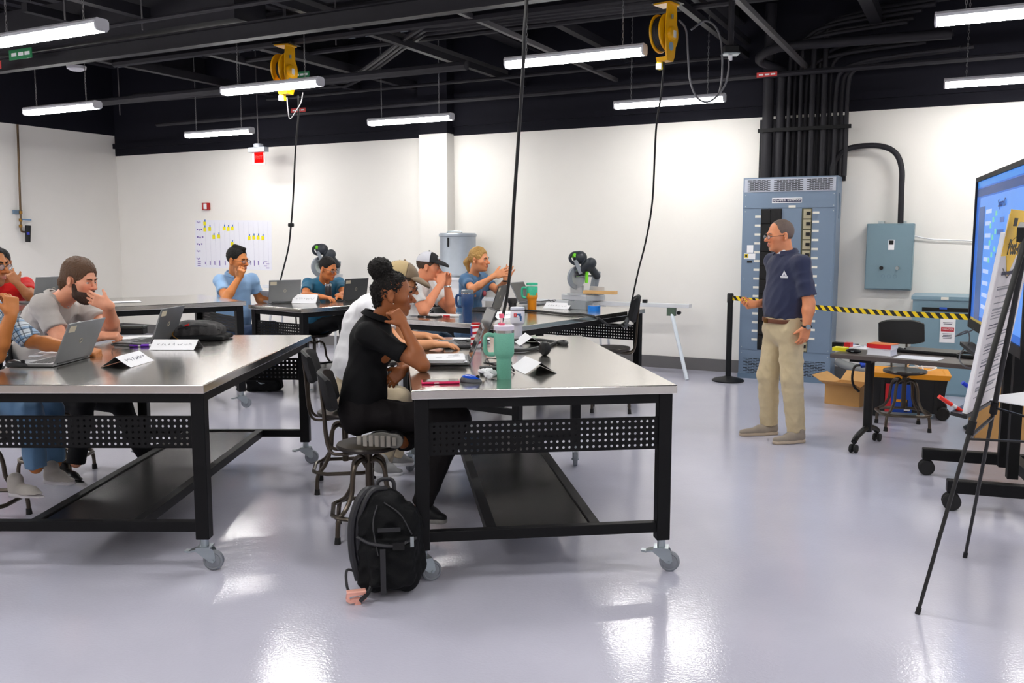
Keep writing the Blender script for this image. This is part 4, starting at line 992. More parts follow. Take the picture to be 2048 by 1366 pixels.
for nm, c_, d_ in (('bottom', (0, 0, .004), (.2, .14, .006)), ('side', (0, -.07, .04), (.2, .004, .075)), ('side', (0, .07, .04), (.2, .004, .075)), ('end', (-.1, 0, .04), (.004, .14, .075)), ('end', (.1, 0, .04), (.004, .14, .075))): MB().box(c_, d_).build(nm, mbn, bx_, smooth=False)
# ---------------------------------------------------------------- cables
def cable(pts, r, label, name='cable', m=None, n=5, seg=8): return tag(MB().tube(bez(pts, n), r, seg).build(name, m or M_cable), label, 'cable')
def tz(px, py, z=TZ + .012): return at_z(px, py, z)
cb = thing('power_cable', 'thick black cable looped with a round plug on the front workbench', 'cable', tz(1090, 693))
lp_ = [(1012, 700), (1027, 700.6), (1052, 700), (1080, 695), (1097, 691), (1115, 684.5), (1130, 683), (1133, 687), (1120, 686), (1092, 681.5), (1073, 680), (1040, 680), (1020, 681)]
MB().tube(bez([tz(x, y, TZ + .012) for x, y in lp_], 5), .011, 8).build('cord', M_cable, cb, w=True)
MB().lathe([(0, -.03), (.025, -.028), (.04, -.012), (.04, .012), (.028, .028), (0, .03)], tz(1089, 697, TZ + .04), 16, (1, .35, 0)).build('plug', M_dark, cb, w=True)
hc1 = [at_y(1056, -160, 5.2), at_y(1053, 0, 5.35), at_y(1049, 60, 5.4), at_y(1046, 140, 5.5), at_y(1036, 290, 5.7), at_y(1027, 420, 5.85), at_y(1022, 520, 6.0), at_y(1014, 590, 6.1), at_y(1002, 650, 6.2), tz(996, 681), tz(1010, 684)]
cable(hc1, .011, 'thick black cord hanging from the ceiling to the front workbench', 'hanging_cord')
hp = [tz(1040, 620), tz(1080, 623), tz(1130, 628), tz(1165, 629), tz(1195, 636, TZ + .012), at_y(1218, 650, 8.2), at_y(1238, 651, 8.3), at_y(1250, 645, 8.38)]
cable(hp, .011, 'black cable lying across the middle workbench to the dangling plug')
for k, (cx_, cy_, seed) in enumerate(((1000, 740, 1), (940, 690, 2), (255, 697, 3), (1090, 606, 4))):
    r = random.Random(seed); pts = []
    cW = at_z(cx_, cy_, TZ)
    for j in range(9 if k != 0 else 16): pts.append((cW.x + r.uniform(-.13, .13) * (1 if k != 0 else .7), cW.y + r.uniform(-.1, .1), TZ + .006 + r.uniform(0, .05 if k == 0 else .03)))
    cable(pts, .0032, ['tangle of thin black cables left of the mint tumbler', 'thin black cable looping beside the typing hands', 'thin black cable looping by the purple marker', 'thin black cable curling behind the dripped tumbler'][k], n=6, seg=6)
q = at_z(985, 745, TZ); pa = thing('power_adapter', 'black power adapter under the cable tangle', 'adapter', q, deg(5)); MB().box((0, .01, .015), (.13, .06, .03)).build('brick', M_dark, pa, smooth=False, bevel=.006); MB().tube(bez([(.065, .01, .015), (.09, .02, .01), (.1, .05, .006)], 4), .004, 6).build('lead', M_cable, pa)

# ---------------------------------------------------------------- cord reels
myel = mat('reel_yellow', rgb(242, 178, 8), .35, noise=.05); mcordk = mat('reel_cord', rgb(30, 30, 32), .5)
def reel(c, rz, full, label, R=.2):
    t = thing('cord_reel', label, 'cord reel', c, rz, 'yellow ceiling cord reels')
    for y in (-.075, .035): MB().lathe([(R * .55, -.004), (R, -.012), (R, -.006), (R * .97, .004), (R * .55, .004), (R * .55, -.004)], (0, y, 0), 36, (0, 1, 0)).build('flange', myel, t)
    MB().cyl((0, -.075, 0), (0, .035, 0), R * .5, n=24).build('hub', myel, t)
    rc = R * .9 if full else R * .62
    b = MB()
    for k in range(6): b.lathe([(rc - .014, -.0), (rc - .004, -.008), (rc, 0), (rc - .004, .008), (rc - .014, .008)], (0, -.06 + k * .016, 0), 30, (0, 1, 0))
    b.build('cord_winding', mcordk, t)
    side = [(-.09, .28), (.09, .28), (.12, .12), (.13, -.05), (.1, -.26), (-.06, -.26), (-.1, -.05), (-.1, .1)]
    MB().prism(side, (0, .06, 0), (1, 0, 0), (0, 0, 1), (0, .014, 0)).build('side_plate', myel, t, smooth=False)
    MB().lathe([(0, 0), (.075, 0), (.07, .03), (.05, .04), (0, .04)], (0.02, .074, -.02), 20, (0, 1, 0)).build('spring_housing', myel, t)
    MB().box((.02, .118, -.03), (.04, .012, .07)).build('label_plate', M_white, t, smooth=False); MB().cyl((.02, .075, -.15), (.02, .08, -.15), .045, n=16).build('round_label', mat('round_decal', rgb(150, 175, 200), .4), t)
    MB().box((0, -.0, .288), (.2, .2, .016)).build('mounting_plate', myel, t, smooth=False); MB().box((0, .02, .305), (.24, .26, .02)).build('ceiling_bracket', M_dark, t, smooth=False)
    MB().cyl((.03, .09, .13), (.03, .09, .17), .014, n=10).build('cable_gland', M_zinc, t)
    MB().prism([(-.06, -.26), (.1, -.26), (.08, -.3), (-.04, -.3)], (0, -.06, 0), (1, 0, 0), (0, 0, 1), (0, .13, 0)).build('guide_arm', myel, t, smooth=False)
    MB().box((.0, -.06, -.33), (.06, .06, .08)).build('roller_guide', mat('reel_yellow_bright', rgb(250, 225, 20), .35), t, smooth=False); MB().box((.035, -.06, -.34), (.012, .066, .06)).build('guide_tip', M_white, t, smooth=False)
    return t
r2 = at_y(1332, 66, 7.3); reel(r2, RZ - PI / 2 - .22, True, 'yellow cord reel at the top right wound with black cord', .2).scale = (.74,) * 3
r1 = at_y(572, 140, 9.2); reel(r1, RZ - PI / 2 + .1, False, 'yellow cord reel at the upper left behind a strip light', .2).scale = (.8,) * 3
for rr in (r1, r2): tag(MB().cyl((rr.x, rr.y, rr.z + .235), (rr.x, rr.y, DECK), .015, n=8).build('reel_hanger', M_strut), 'black rod carrying the ' + ('left' if rr is r1 else 'right') + ' cord reel', 'rod')
cable([at_y(1328, 122, 7.3), at_y(1322, 190, 7.4), at_y(1312, 260, 7.55), at_y(1305, 400, 7.9), at_y(1292, 480, 8.1), at_y(1277, 540, 8.25), at_y(1264, 600, 8.35), at_y(1255, 640, 8.4)], .008, 'long black cord from the right reel down to the middle workbench', 'reel_cord')
pg = thing('dangling_plug', 'grey plug at the end of the right reel cord', 'plug', at_y(1252, 648, 8.4)); MB().cyl(at_y(1256, 636, 8.4), at_y(1249, 655, 8.38), .02, .026, 12).build('body', mat('plug_grey', rgb(90, 92, 96), .5), pg, w=True); MB().bar(at_y(1246, 646, 8.37), at_y(1262, 652, 8.37), .03, .02).build('clip', mat('plug_grey', 0), pg, w=True)
cable([at_y(596, 190, 9.2), at_y(597, 225, 9.3), at_y(591, 300, 9.5), at_y(586, 400, 9.8), at_y(582, 450, 9.9), at_y(576, 500, 10.1), at_y(560, 565, 10.3), tz(556, 600)], .009, 'long black cord from the left reel down to the far workbench', 'reel_cord')
tag(MB().lathe([(0, -.02), (.03, -.02), (.034, 0), (.03, .02), (0, .02)], at_y(582, 450, 9.9), 16).build('cord_stop', M_dark), 'round black cord stop on the left reel cord', 'cord stop')
cable([at_y(574, 195, 9.15), at_y(576, 220, 9.15), at_y(580, 238, 9.15), at_y(592, 222, 9.15), at_y(602, 205, 9.15), at_y(606, 185, 9.15)], .006, 'thin loop of cord under the left reel', 'reel_loop', M_strut)
cable([at_y(1358, 40, 7.3), at_y(1372, 60, 7.3), at_y(1376, 110, 7.35), at_y(1380, 160, 7.4), at_y(1392, 192, 7.4), at_y(1410, 204, 7.4), at_y(1430, 196, 7.4), at_y(1450, 170, 7.4), at_y(1457, 140, 7.4), at_y(1457, 118, 7.4)], .008, 'grey cord looping from the right reel to the junction box', 'reel_loop', mat('cord_grey', rgb(96, 96, 100), .5))
cable([at_y(1382, 60, 7.5), at_y(1410, 42, 7.5), at_y(1432, 55, 7.45), at_y(1443, 90, 7.42), at_y(1444, 150, 7.42), at_y(1438, 186, 7.42), at_y(1432, 194, 7.4)], .008, 'second grey cord loop beside the junction box', 'reel_loop', mat('cord_grey', 0))
jb = at_y(1461, 100, 7.4); jt = thing('junction_box', 'black ceiling junction box with a pale underside', 'junction box', jb)
MB().box((0, 0, 0), (.12, .1, .06)).build('box', M_dark, jt, smooth=False, bevel=.008); MB().box((0, 0, -.033), (.13, .11, .01)).build('cover', M_zinc, jt, smooth=False); MB().cyl((0, 0, -.08), (0, 0, -.04), .016, n=10).build('gland', M_white, jt); MB().cyl((0, 0, .03), (0, 0, DECK - jb.z), .025, n=8).build('stem', M_pipe, jt)
# ================================================================== saws at the back wall
msg = mat('saw_grey', rgb(150, 156, 164), .35, .5); msd = mat('saw_dark', rgb(40, 46, 54), .45); mgr = mat('saw_green', rgb(120, 220, 40), .4); malu = mat('aluminium', rgb(205, 208, 212), .35, .7)
def mitre_saw(c, rz, label):
    t = thing('mitre_saw', label, 'saw', c, rz)
    MB().box((0, 0, .04), (.5, .3, .07)).build('base', malu, t, smooth=False, bevel=.01); MB().lathe([(0, .075), (.16, .075), (.16, .09), (0, .09)], (0, -.05, 0), 28).build('turntable', malu, t)
    for x in (-.2, .2): MB().box((x, .06, .13), (.24, .03, .1)).build('fence', mat('fence_grey', rgb(190, 190, 192), .4), t, smooth=False, bevel=.004)
    MB().bar((0, .15, .06), (.02, .2, .36), .07, .08).build('tilt_arm', msg, t, smooth=False, bevel=.01)
    for z in (.3, .37): MB().cyl((0, .22, z), (0, -.12, z), .014, n=10).build('slide_rod', M_chrome, t)
    bl = MB(); n = 24
    bl.lathe([(0, -.003), (.12, -.003), (.128, 0), (.12, .003), (0, .003)], (-.045, -.06, .28), 32, (1, 0, 0)); bl.build('blade', malu, t)
    MB().lathe([(.09, -.018), (.142, -.018), (.146, 0), (.142, .018), (.09, .018), (.09, -.018)], (-.045, -.06, .28), 28, (1, 0, 0), PI * 1.15, .2).build('blade_guard', msg, t)
    S = SDF(); C = lambda x, y, z: Vector(c) + Matrix.Rotation(rz, 3, 'Z') @ Vector((x, y, z))
    S.cap(C(0, -.02, .36), C(.12, .02, .46), .06, .07, .03); S.ell(C(-.02, -.04, .53), I3, (.09, .085, .08), .03); S.cap(C(.05, .08, .4), C(.07, .16, .3), .05, .045, .03)
    v, f = S.polygonise(.008); npmesh('motor_housing', v, f, msd, t)
    MB().tube(bez([(-.04, -.1, .45), (-.05, -.15, .48), (-.05, -.17, .53), (-.03, -.14, .58), (0, -.06, .59)], 5), .02, 8).build('handle', msd, t)
    MB().bar((-.01, -.12, .5), (.03, -.06, .33), .03, .05).build('link_arm', msg, t, smooth=False, bevel=.006); MB().cyl((-.06, -.125, .55), (-.0, -.125, .56), .028, n=12).build('green_badge', mgr, t)
    MB().bar((.09, -.02, .22), (.1, -.02, .36), .03, .03).build('green_latch', mgr, t, smooth=False, bevel=.004); MB().cyl((-.16, -.1, .26), (-.08, -.1, .26), .016, n=10).build('clamp_knob', msd, t)
    MB().tube(bez([(.09, .06, .5), (.13, .0, .46), (.1, -.04, .38), (.06, -.04, .3)], 5), .006, 6).build('power_lead', M_cable, t)
    return t
sp = at_t(1166, 600, 10.3); RAILZ = .84
bt = thing('saw_stand', 'saw stand with a long aluminium rail at the back wall', 'stand', (sp.x, sp.y, 0), RZ)
pL, pR = at_t(955, 590, 10.3).dot(A) - sp.dot(A), at_t(1381, 608, 10.3).dot(A) - sp.dot(A)
MB().box(((pL + pR) / 2, .0, RAILZ - .02), (pR - pL, .12, .045)).build('rail', mat('rail_white', rgb(225, 228, 232), .35, .3), bt, smooth=False, bevel=.004)
for x in (-.22, .22): MB().box((x, 0, RAILZ - .06), (.06, .3, .05)).build('saddle', malu, bt, smooth=False)
for x in (-.25, .25):
    for y in (-.16, .16): MB().cyl((x, y * .6, RAILZ - .06), (x * 1.3, y, 0), .016, n=8).build('leg', malu, bt)
lt = Vector((pR - .22, -.02, RAILZ - .05)); lf = Vector((pR + .08, -.35, 0))
MB().box((pR - .22, -.02, RAILZ - .09), (.1, .06, .1)).build('leg_bracket', mat('bracket_green', rgb(80, 100, 84), .5), bt, smooth=False); MB().cyl(lt - Z * .05, lf, .022, n=12).build('support_leg', mat('leg_white', rgb(214, 222, 230), .35), bt)
MB().cyl((pR - .12, -.08, RAILZ - .1), (pR - .12, -.03, RAILZ - .1), .022, n=10).build('clamp_knob', M_dark, bt); MB().box((pR - .55, -.02, RAILZ + .02), (.05, .05, .04)).build('stop_block', M_dark, bt, smooth=False)
mitre_saw(Vector((sp.x, sp.y, RAILZ + .005)), RZ - .5, 'mitre saw with lime green badge right of the gesturing woman')
bd_ = MB().box((0, 0, .02), (.42, .09, .04)).build('wood_board', mwood, smooth=False, bevel=.002); place(bd_, Vector((sp.x, sp.y, RAILZ + .005)) + A * .32 - B * .2, RZ); tag(bd_, 'short pale wood board lying on the mitre saw base', 'board')
bp_ = at_t(1200, 592, 10.2); place(bd_, Vector((bp_.x, bp_.y, RAILZ + .097)), RZ)
s2 = at_t(652, 585, 10.3); st2 = thing('saw_stand', 'second saw stand behind the young man in teal', 'stand', (s2.x, s2.y, 0), RZ)
MB().box((-.3, 0, .9), (1.7, .12, .045)).build('rail', mat('rail_white', 0), st2, smooth=False, bevel=.004)
for x in (-.9, -.25, .25):
    for y in (-.16, .16): MB().cyl((x, y * .6, .88), (x * 1.1, y, 0), .016, n=8).build('leg', malu, st2)
mitre_saw(Vector((s2.x, s2.y, .925)), RZ - .3, 'mitre saw behind the head of the young man in teal')

# ================================================================== desk on the right
DZ = .74; dA, dB = at_z(1660, 707, DZ), at_z(1950, 731, DZ); drz = math.atan2(dB.y - dA.y, dB.x - dA.x); dux, duy = UV(drz)
dk = thing('desk', 'dark flip-top desk with casters beside the instructor', 'desk', (dA.x, dA.y, 0), drz)
mdesk = mat('dark_laminate', rgb(78, 68, 64), .4, noise=.12, nscale=20)
MB().box((.9, .28, DZ - .016), (1.8, .56, .032)).build('desktop', mdesk, dk, smooth=False, bevel=.004)
for x in (.2, 1.6):
    lg = MB().cyl((x, .3, .12), (x, .3, DZ - .06), .034, n=16).build('leg_column', M_dark, dk); MB().box((x, .28, DZ - .045), (.16, .4, .03)).build('bracket', M_dark, dk, smooth=False)
    ft = MB().tube(bez([(x, .02, .085), (x, .1, .12), (x, .3, .15), (x, .46, .12), (x, .54, .085)], 4), .022, 8).build('foot', M_dark, dk)
    for y in (.02, .54):
        w_ = MB()
        for q in (-.018, .018): w_.lathe([(0, -.01), (.03, -.01), (.034, 0), (.03, .01), (0, .01)], (x + q, y, .034), 16, (1, 0, 0))
        w_.cyl((x, y, .034), (x, y, .09), .01, n=8); w_.build('caster', M_rubber, dk)
def on_desk(px, py): q = at_z(px, py, DZ); return (q.x, q.y)
def dthing(name, px, py, label, cat, r=0.0, dz=0.0): q = on_desk(px, py); return thing(name, label, cat, (q[0], q[1], DZ + dz), drz + r)
t = dthing('sticky_pad', 1681, 701, 'yellow sticky pad block on the desk corner', 'sticky pad'); MB().box((0, 0, .012), (.1, .08, .024)).build('pad', mstk, t, smooth=False); MB().box((0, 0, .026), (.098, .078, .003)).build('top_sheet', mat('pale_yellow', rgb(246, 238, 90), .7), t, smooth=False)
t = dthing('marker_box', 1684, 695, 'red and black marker box behind the yellow sticky pad', 'box'); MB().box((-.03, 0, .02), (.08, .06, .04)).build('tray', M_dark, t, smooth=False); MB().box((.05, 0, .022), (.05, .06, .045)).build('flap', mcr, t, smooth=False)
t = dthing('blue_pen', 1697, 691, 'blue pen at the far desk corner', 'pen', .6); MB().cyl((-.05, 0, .007), (.05, 0, .007), .006, n=8).build('barrel', mblu, t); MB().cyl((.05, 0, .007), (.08, 0, .007), .007, n=8).build('cap', M_dark, t)
t = dthing('eyeglass_case', 1707, 706, 'small black oval case on the desk', 'case'); MB().ell((0, 0, .016), (.06, .03, .016), 16, 8).build('shell', M_dark, t); MB().box((0, -.028, .016), (.02, .006, .008)).build('clasp', M_zinc, t, smooth=False)
t = dthing('spiral_notebook', 1722, 696, 'open white spiral notebook on the desk', 'notebook', -.12)
for k, x in enumerate((-.07, .07)): MB().box((x, 0, .005), (.135, .22, .008)).build('page_block', M_paper, t, smooth=False)
for k in range(10): MB().tube([(.008 * math.cos(a), -.1 + k * .022, .01 + .008 * math.sin(a)) for a in [q * PI / 4 for q in range(8)]], .0015, 4, closed=True).build('ring', M_zinc, t)
t = dthing('white_book', 1764, 709, 'thick white book on the desk', 'book', -.05); MB().box((0, 0, .0225), (.17, .13, .04)).build('pages', M_paper, t, smooth=False)
for z in (.0015, .0435): MB().box((0, 0, z), (.18, .14, .003)).build('cover', M_white, t, smooth=False)
t = thing('orange_book', 'orange and red covered book lying on the white one', 'book', (*on_desk(1765, 708), DZ + .0455), drz - .12); MB().box((0, 0, .0165), (.175, .13, .03)).build('pages', M_paper, t, smooth=False); MB().box((0, 0, .033), (.185, .14, .003)).build('cover', mat('orange_cover', rgb(235, 120, 30), .4), t, smooth=False); MB().box((0, -.069, .0165), (.185, .003, .03)).build('spine', mcr, t, smooth=False)
mouse(1800, 704, drz, M_dark, mat('mouse_black', 0), 'black mouse on the desk beside the books', z=DZ)
t = dthing('closed_laptop', 1862, 707, 'flat black closed laptop on the desk', 'laptop'); MB().box((0, .03, .01), (.4, .24, .016)).build('base', M_dark, t, smooth=False, bevel=.003); MB().box((0, .03, .0215), (.4, .24, .007)).build('lid', mat('lid_black', rgb(38, 38, 42), .35), t, smooth=False, bevel=.002)
papers(on_desk(1840, 716), .3, .2, drz, 1, 'single white sheet at the desk front edge', DZ, name='loose_sheet', cat='paper')
t = dthing('black_wallet', 1945, 708, 'flat black case at the right of the desk', 'case', .1); MB().box((0, 0, .01), (.12, .08, .018)).build('body', M_dark, t, smooth=False, bevel=.004); MB().box((0, -.041, .01), (.12, .002, .004)).build('zip', M_zinc, t, smooth=False)
t = dthing('charger_brick', 1932, 717, 'black charger with cord on the desk', 'charger', .1); MB().box((0, 0, .014), (.12, .05, .026)).build('brick', M_dark, t, smooth=False, bevel=.005); MB().tube(bez([(.06, 0, .014), (.1, .02, .01), (.13, -.02, .006), (.1, -.05, .005)], 5), .004, 6).build('cord', M_cable, t)
cable([at_y(1965, 640, 6.25), at_y(1945, 660, 6.2), at_y(1912, 672, 6.15), at_y(1935, 662, 6.1), at_y(1938, 685, 6.1), at_y(1922, 705, 6.1), at_y(1920, 722, 6.0), at_y(1935, 735, 5.95), at_y(1962, 735, 5.95)], .005, 'thin grey cable curling from the display down to the desk', m=mat('cord_grey', 0))
q = on_desk(2032, 728); t = thing('plastic_bag', 'crumpled clear plastic bag with white paper at the right edge', 'bag', (q[0], q[1], DZ), drz)
S = SDF(); S.box((q[0], q[1], DZ + .05), [list(dux), list(duy), (0, 0, 1)], (.1, .06, .03), .02, .02); v, f = S.polygonise(.008, folds(.014, 60, 4)); npmesh('bag', v, f, mat('grey_plastic_film', rgb(110, 112, 116), .2, alpha=.8), t)
MB().obox(Vector((q[0], q[1], DZ + .13)), dux * .09, duy * .05 + Z * .03, Z * .001).build('paper', M_paper, t, w=True, smooth=False)

# ================================================================== tote, boxes
q = at_z(1826, 838, 0); tt = thing('tool_tote', 'black wheeled tote with an orange rim under the desk', 'tote', (q.x + .02, q.y + .22, 0), deg(-22))
mtb = mat('tote_black', rgb(16, 17, 20), .45); mor = mat('tote_orange', rgb(240, 160, 20), .4)
def frustum(b, w0, d0, w1, d1, z0, z1, th):
    V = [(sx_ * w / 2, sy * d / 2, z) for z, w, d in ((z0, w0, d0), (z1, w1, d1)) for sx_, sy in ((-1, -1), (1, -1), (1, 1), (-1, 1))]
    V += [(sx_ * (w / 2 - th), sy * (d / 2 - th), z) for z, w, d in ((z0 + th, w0, d0), (z1, w1, d1)) for sx_, sy in ((-1, -1), (1, -1), (1, 1), (-1, 1))]
    F = [(3, 2, 1, 0), (8, 9, 10, 11)] + [(i, (i + 1) % 4, 4 + (i + 1) % 4, 4 + i) for i in range(4)] + [(8 + (i + 1) % 4, 8 + i, 12 + i, 12 + (i + 1) % 4) for i in range(4)] + [(4 + i, 4 + (i + 1) % 4, 12 + (i + 1) % 4, 12 + i) for i in range(4)]
    return b.add(V, F)
frustum(MB(), .58, .36, .66, .42, .05, .37, .012).build('tub', mtb, tt, smooth=False); frustum(MB(), .68, .44, .71, .47, .36, .405, .04).build('rim', mor, tt, smooth=False)
for x in (-.2, .0, .24): MB().box((x, -.205, .2), (.03, .02, .28)).build('rib', mtb, tt, smooth=False)
for y in (-.19, .17): MB().lathe([(0, -.025), (.05, -.025), (.06, -.012), (.06, .012), (.05, .025), (0, .025)], (.3, y, .06), 20, (0, 1, 0)).build('wheel', M_rubber, tt)
MB().box((-.27, -.02, .03), (.1, .34, .06)).build('skid_foot', mtb, tt, smooth=False, bevel=.01)
lb = MB().obox((-.06, -.214, .18), (.11, 0, 0), (0, -.012, .13), (0, .002, 0)).build('product_label', mat('label_royal_blue', rgb(20, 70, 170), .4), tt, smooth=False)
MB().obox((-.15, -.2175, .18), (.025, 0, 0), (0, -.012, .13), (0, .001, 0)).build('red_stripe', mcr, lb, smooth=False); MB().obox((-.04, -.218, .16), (.045, 0, 0), (0, -.001, .012), (0, .001, 0)).build('label_picture', mor, lb, smooth=False); MB().obox((0.01, -.214, .085), (.025, 0, 0), (0, -.001, .015), (0, .002, 0)).build('bar_code', M_paper, lb, smooth=False)
MB().box((-.05, 0, .37), (.3, .2, .03)).build('inner_tray', mat('tray_cream', rgb(230, 210, 180), .5), tt, smooth=False)
b = MB(); r = random.Random(8)
b.tube(bez([(.12 + r.uniform(-.12, .12), r.uniform(-.12, .12), .41 + r.uniform(0, .07)) for k in range(12)], 6), .006, 6); o = b.build('white_lead', M_white, tt)
cp = thing('cord_connector', 'blue cord connector hanging at the left of the tote', 'connector', Vector((q.x + .02, q.y + .22, 0)) + Vector((-.38, .12, .44))); MB().cyl((0, 0, 0), (.09, -.02, .02), .028, .034, 12).build('shell', mat('connector_blue', rgb(20, 70, 190), .4), cp); MB().tube(bez([(0, 0, 0), (-.05, .01, -.02), (-.07, 0, -.12), (-.05, 0, -.2), (.0, .0, -.25)], 5), .011, 8).build('cord', M_cable, cp)
mcard = mat('cardboard', rgb(196, 150, 92), .8, noise=.08, nscale=8)
def carton(name, label, n0, ux, uy, lx, ly, h, flaps):
    """open carton: n0 = nearest bottom corner, ux/uy = its two floor directions"""
    t = thing(name, label, 'box', n0); ux, uy = Vector(ux).normalized(), Vector(uy).normalized(); c = Vector(n0)
    th = .004
    MB().obox(c + ux * lx / 2 + uy * ly / 2 + Z * th, ux * lx / 2, uy * ly / 2, Z * th / 2).build('bottom', mcard, t, w=True, smooth=False)
    sides = [(c + ux * lx / 2, ux, lx, -uy), (c + uy * ly / 2, uy, ly, -ux), (c + ux * lx / 2 + uy * ly, ux, lx, uy), (c + uy * ly / 2 + ux * lx, uy, ly, ux)]
    for i, (m_, d, L_, n_) in enumerate(sides):
        w_ = MB().obox(m_ + Z * h / 2, d * L_ / 2, Z * h / 2, n_ * th / 2).build('side', mcard, t, w=True, smooth=False)
        if flaps:
            a, fl = flaps[i]; dv = (n_ * math.cos(a) + Z * math.sin(a)); MB().obox(m_ + Z * h + dv * fl / 2, d * L_ / 2, dv * fl / 2, dv.cross(d) * th / 2).build('flap', mcard, t, w=True, smooth=False)
    if not flaps: MB().obox(c + ux * lx / 2 + uy * ly / 2 + Z * h, ux * lx / 2, uy * ly / 2, Z * th / 2).build('top', mcard, t, w=True, smooth=False)
    return t
n0 = at_z(1718, 815, 0); e1 = at_z(1750, 804, 0) - n0; e2 = at_z(1654, 806, 0) - n0
ct_ = carton('cardboard_box', 'open cardboard box with flaps on the floor by the breaker panel', n0, e1, Vector((-e1.y, e1.x, 0)), .36, .34, .19, [(.75, .17), (.35, .17), (.5, .16), (.5, .17)])
u1 = e1.normalized(); dv = Vector((u1.y, -u1.x, 0)) * math.cos(.75) + Z * math.sin(.75)
MB().obox(n0 + u1 * .16 + Z * .19 + dv * .085 + Vector((-u1.y, u1.x, 0)) * 0.004 + Z * .005, u1 * .075, dv * .05, dv.cross(u1) * .0015).build('shipping_label', M_paper, ct_, w=True, smooth=False)
q = at_z(1950, 878, 0); carton('brown_carton', 'big closed brown carton behind the easel', Vector((q.x, q.y, 0)), (.93, -.36, 0), (.36, .93, 0), .7, .5, .56, None)
# ================================================================== display on a rolling stand
Lp = Vector((3.32, 6.5, 0)); dd = Vector((2.67 - 3.3, 4.7 - 6.5, 0)).normalized(); nd = Vector((dd.y, -dd.x, 0))       # nd faces the class
if nd.x > 0: nd = -nd
zb, zt, DW = .97, 2.03, 1.92
dp = thing('display', 'big wall-sized display on a rolling stand at the right edge', 'display', Lp + dd * DW / 2)
mid = Lp + dd * DW / 2 + Z * (zb + zt) / 2; hh = (zt - zb) / 2
MB().obox(mid - nd * .04, dd * DW / 2, nd * .04, Z * hh).build('case', M_dark, dp, w=True, smooth=False, bevel=.008)
for z_, h_ in ((zt - .015, .015), (zb + .03, .03)): MB().obox(Vector((mid.x, mid.y, z_)) + nd * .006, dd * DW / 2, nd * .008, Z * h_).build('bezel', M_dark, dp, w=True, smooth=False)
for k in (0, 1): MB().obox(Lp + dd * (.015 + k * (DW - .03)) + Z * (zb + zt) / 2 + nd * .006, dd * .015, nd * .008, Z * hh).build('bezel', M_dark, dp, w=True, smooth=False)
def scr(name, a0, a1, z0, z1, c, off, est=.55):
    m_ = mat('screen_%d_%d_%d' % c, rgb(*c), .25, emit=rgb(*c), estr=est)
    MB().obox(Lp + dd * (a0 + a1) / 2 * DW + Z * (zb + (zt - zb) * (z0 + z1) / 2) + nd * off, dd * (a1 - a0) / 2 * DW, nd * .0006, Z * (z1 - z0) / 2 * (zt - zb)).build(name, m_, dp, w=True, smooth=False)
scr('screen', .015, .985, .055, .975, (46, 100, 190), .001)
scr('screen_picture', .03, .97, .93, .97, (50, 130, 215), .003); scr('screen_picture', .1, .97, .1, .86, (84, 140, 222), .003); scr('screen_picture', .1, .22, .07, .8, (52, 84, 140), .0045); scr('screen_picture', .03, .97, .87, .92, (30, 62, 120), .0035)
scr('screen_picture', .03, .3, .056, .075, (150, 130, 60), .0045)
for k in range(9): scr('screen_label', .25, .36, .16 + k * .074, .185 + k * .074, (170, 190, 235), .0055)
for k in range(8): scr('screen_label', .48 + .05 * (k % 2), .6, .2 + k * .07, .23 + k * .07, (60, 96, 170), .0055)
for k in range(9): scr('screen_note', .34 + .05 * (k % 3), .37 + .05 * (k % 3), .45 + k * .035, .48 + k * .035, (110, 190, 170), .0058)
text_mesh('Square D', .07, 'screen_text', mat('screen_text', rgb(40, 60, 120), .5), dp, Lp + dd * .55 * DW + Z * (zb + .8 * (zt - zb)) + nd * .007, dd, Z)
MB().obox(Lp + dd * .7 + Z * (zb - .1) + nd * .05, dd * .45, nd * .04, Z * .012).build('pen_tray', M_dark, dp, w=True, smooth=False)
for k in (.86, 1.16): MB().obox(Lp + dd * k + Z * .75 - nd * .12, dd * .035, nd * .03, Z * .6).build('post', M_black, dp, w=True, smooth=False)
for k, (x, y) in enumerate(((2.803, 6.025), (2.583, 5.22))):
    p0 = Vector((x, y, .145)); p1 = p0 - nd * 1.05
    MB().bar(p0, p1, .07, .075).build('base_leg', M_black, dp, w=True, smooth=False, bevel=.006)
    for p_ in (p0 + nd * -.03, p1):
        cs = MB()
        for q in (-.022, .022): cs.lathe([(0, -.014), (.045, -.014), (.052, -.006), (.052, .006), (.045, .014), (0, .014)], Vector((p_.x, p_.y, .053)) + dd * q, 18, dd)
        cs.cyl((p_.x, p_.y, .053), (p_.x, p_.y, .12), .014, n=8); cs.build('caster', M_rubber, dp, w=True)
MB().bar(Vector((2.803, 6.025, .145)) - nd * .55, Vector((2.583, 5.22, .145)) - nd * .55, .07, .07).build('base_cross_bar', M_black, dp, w=True, smooth=False)
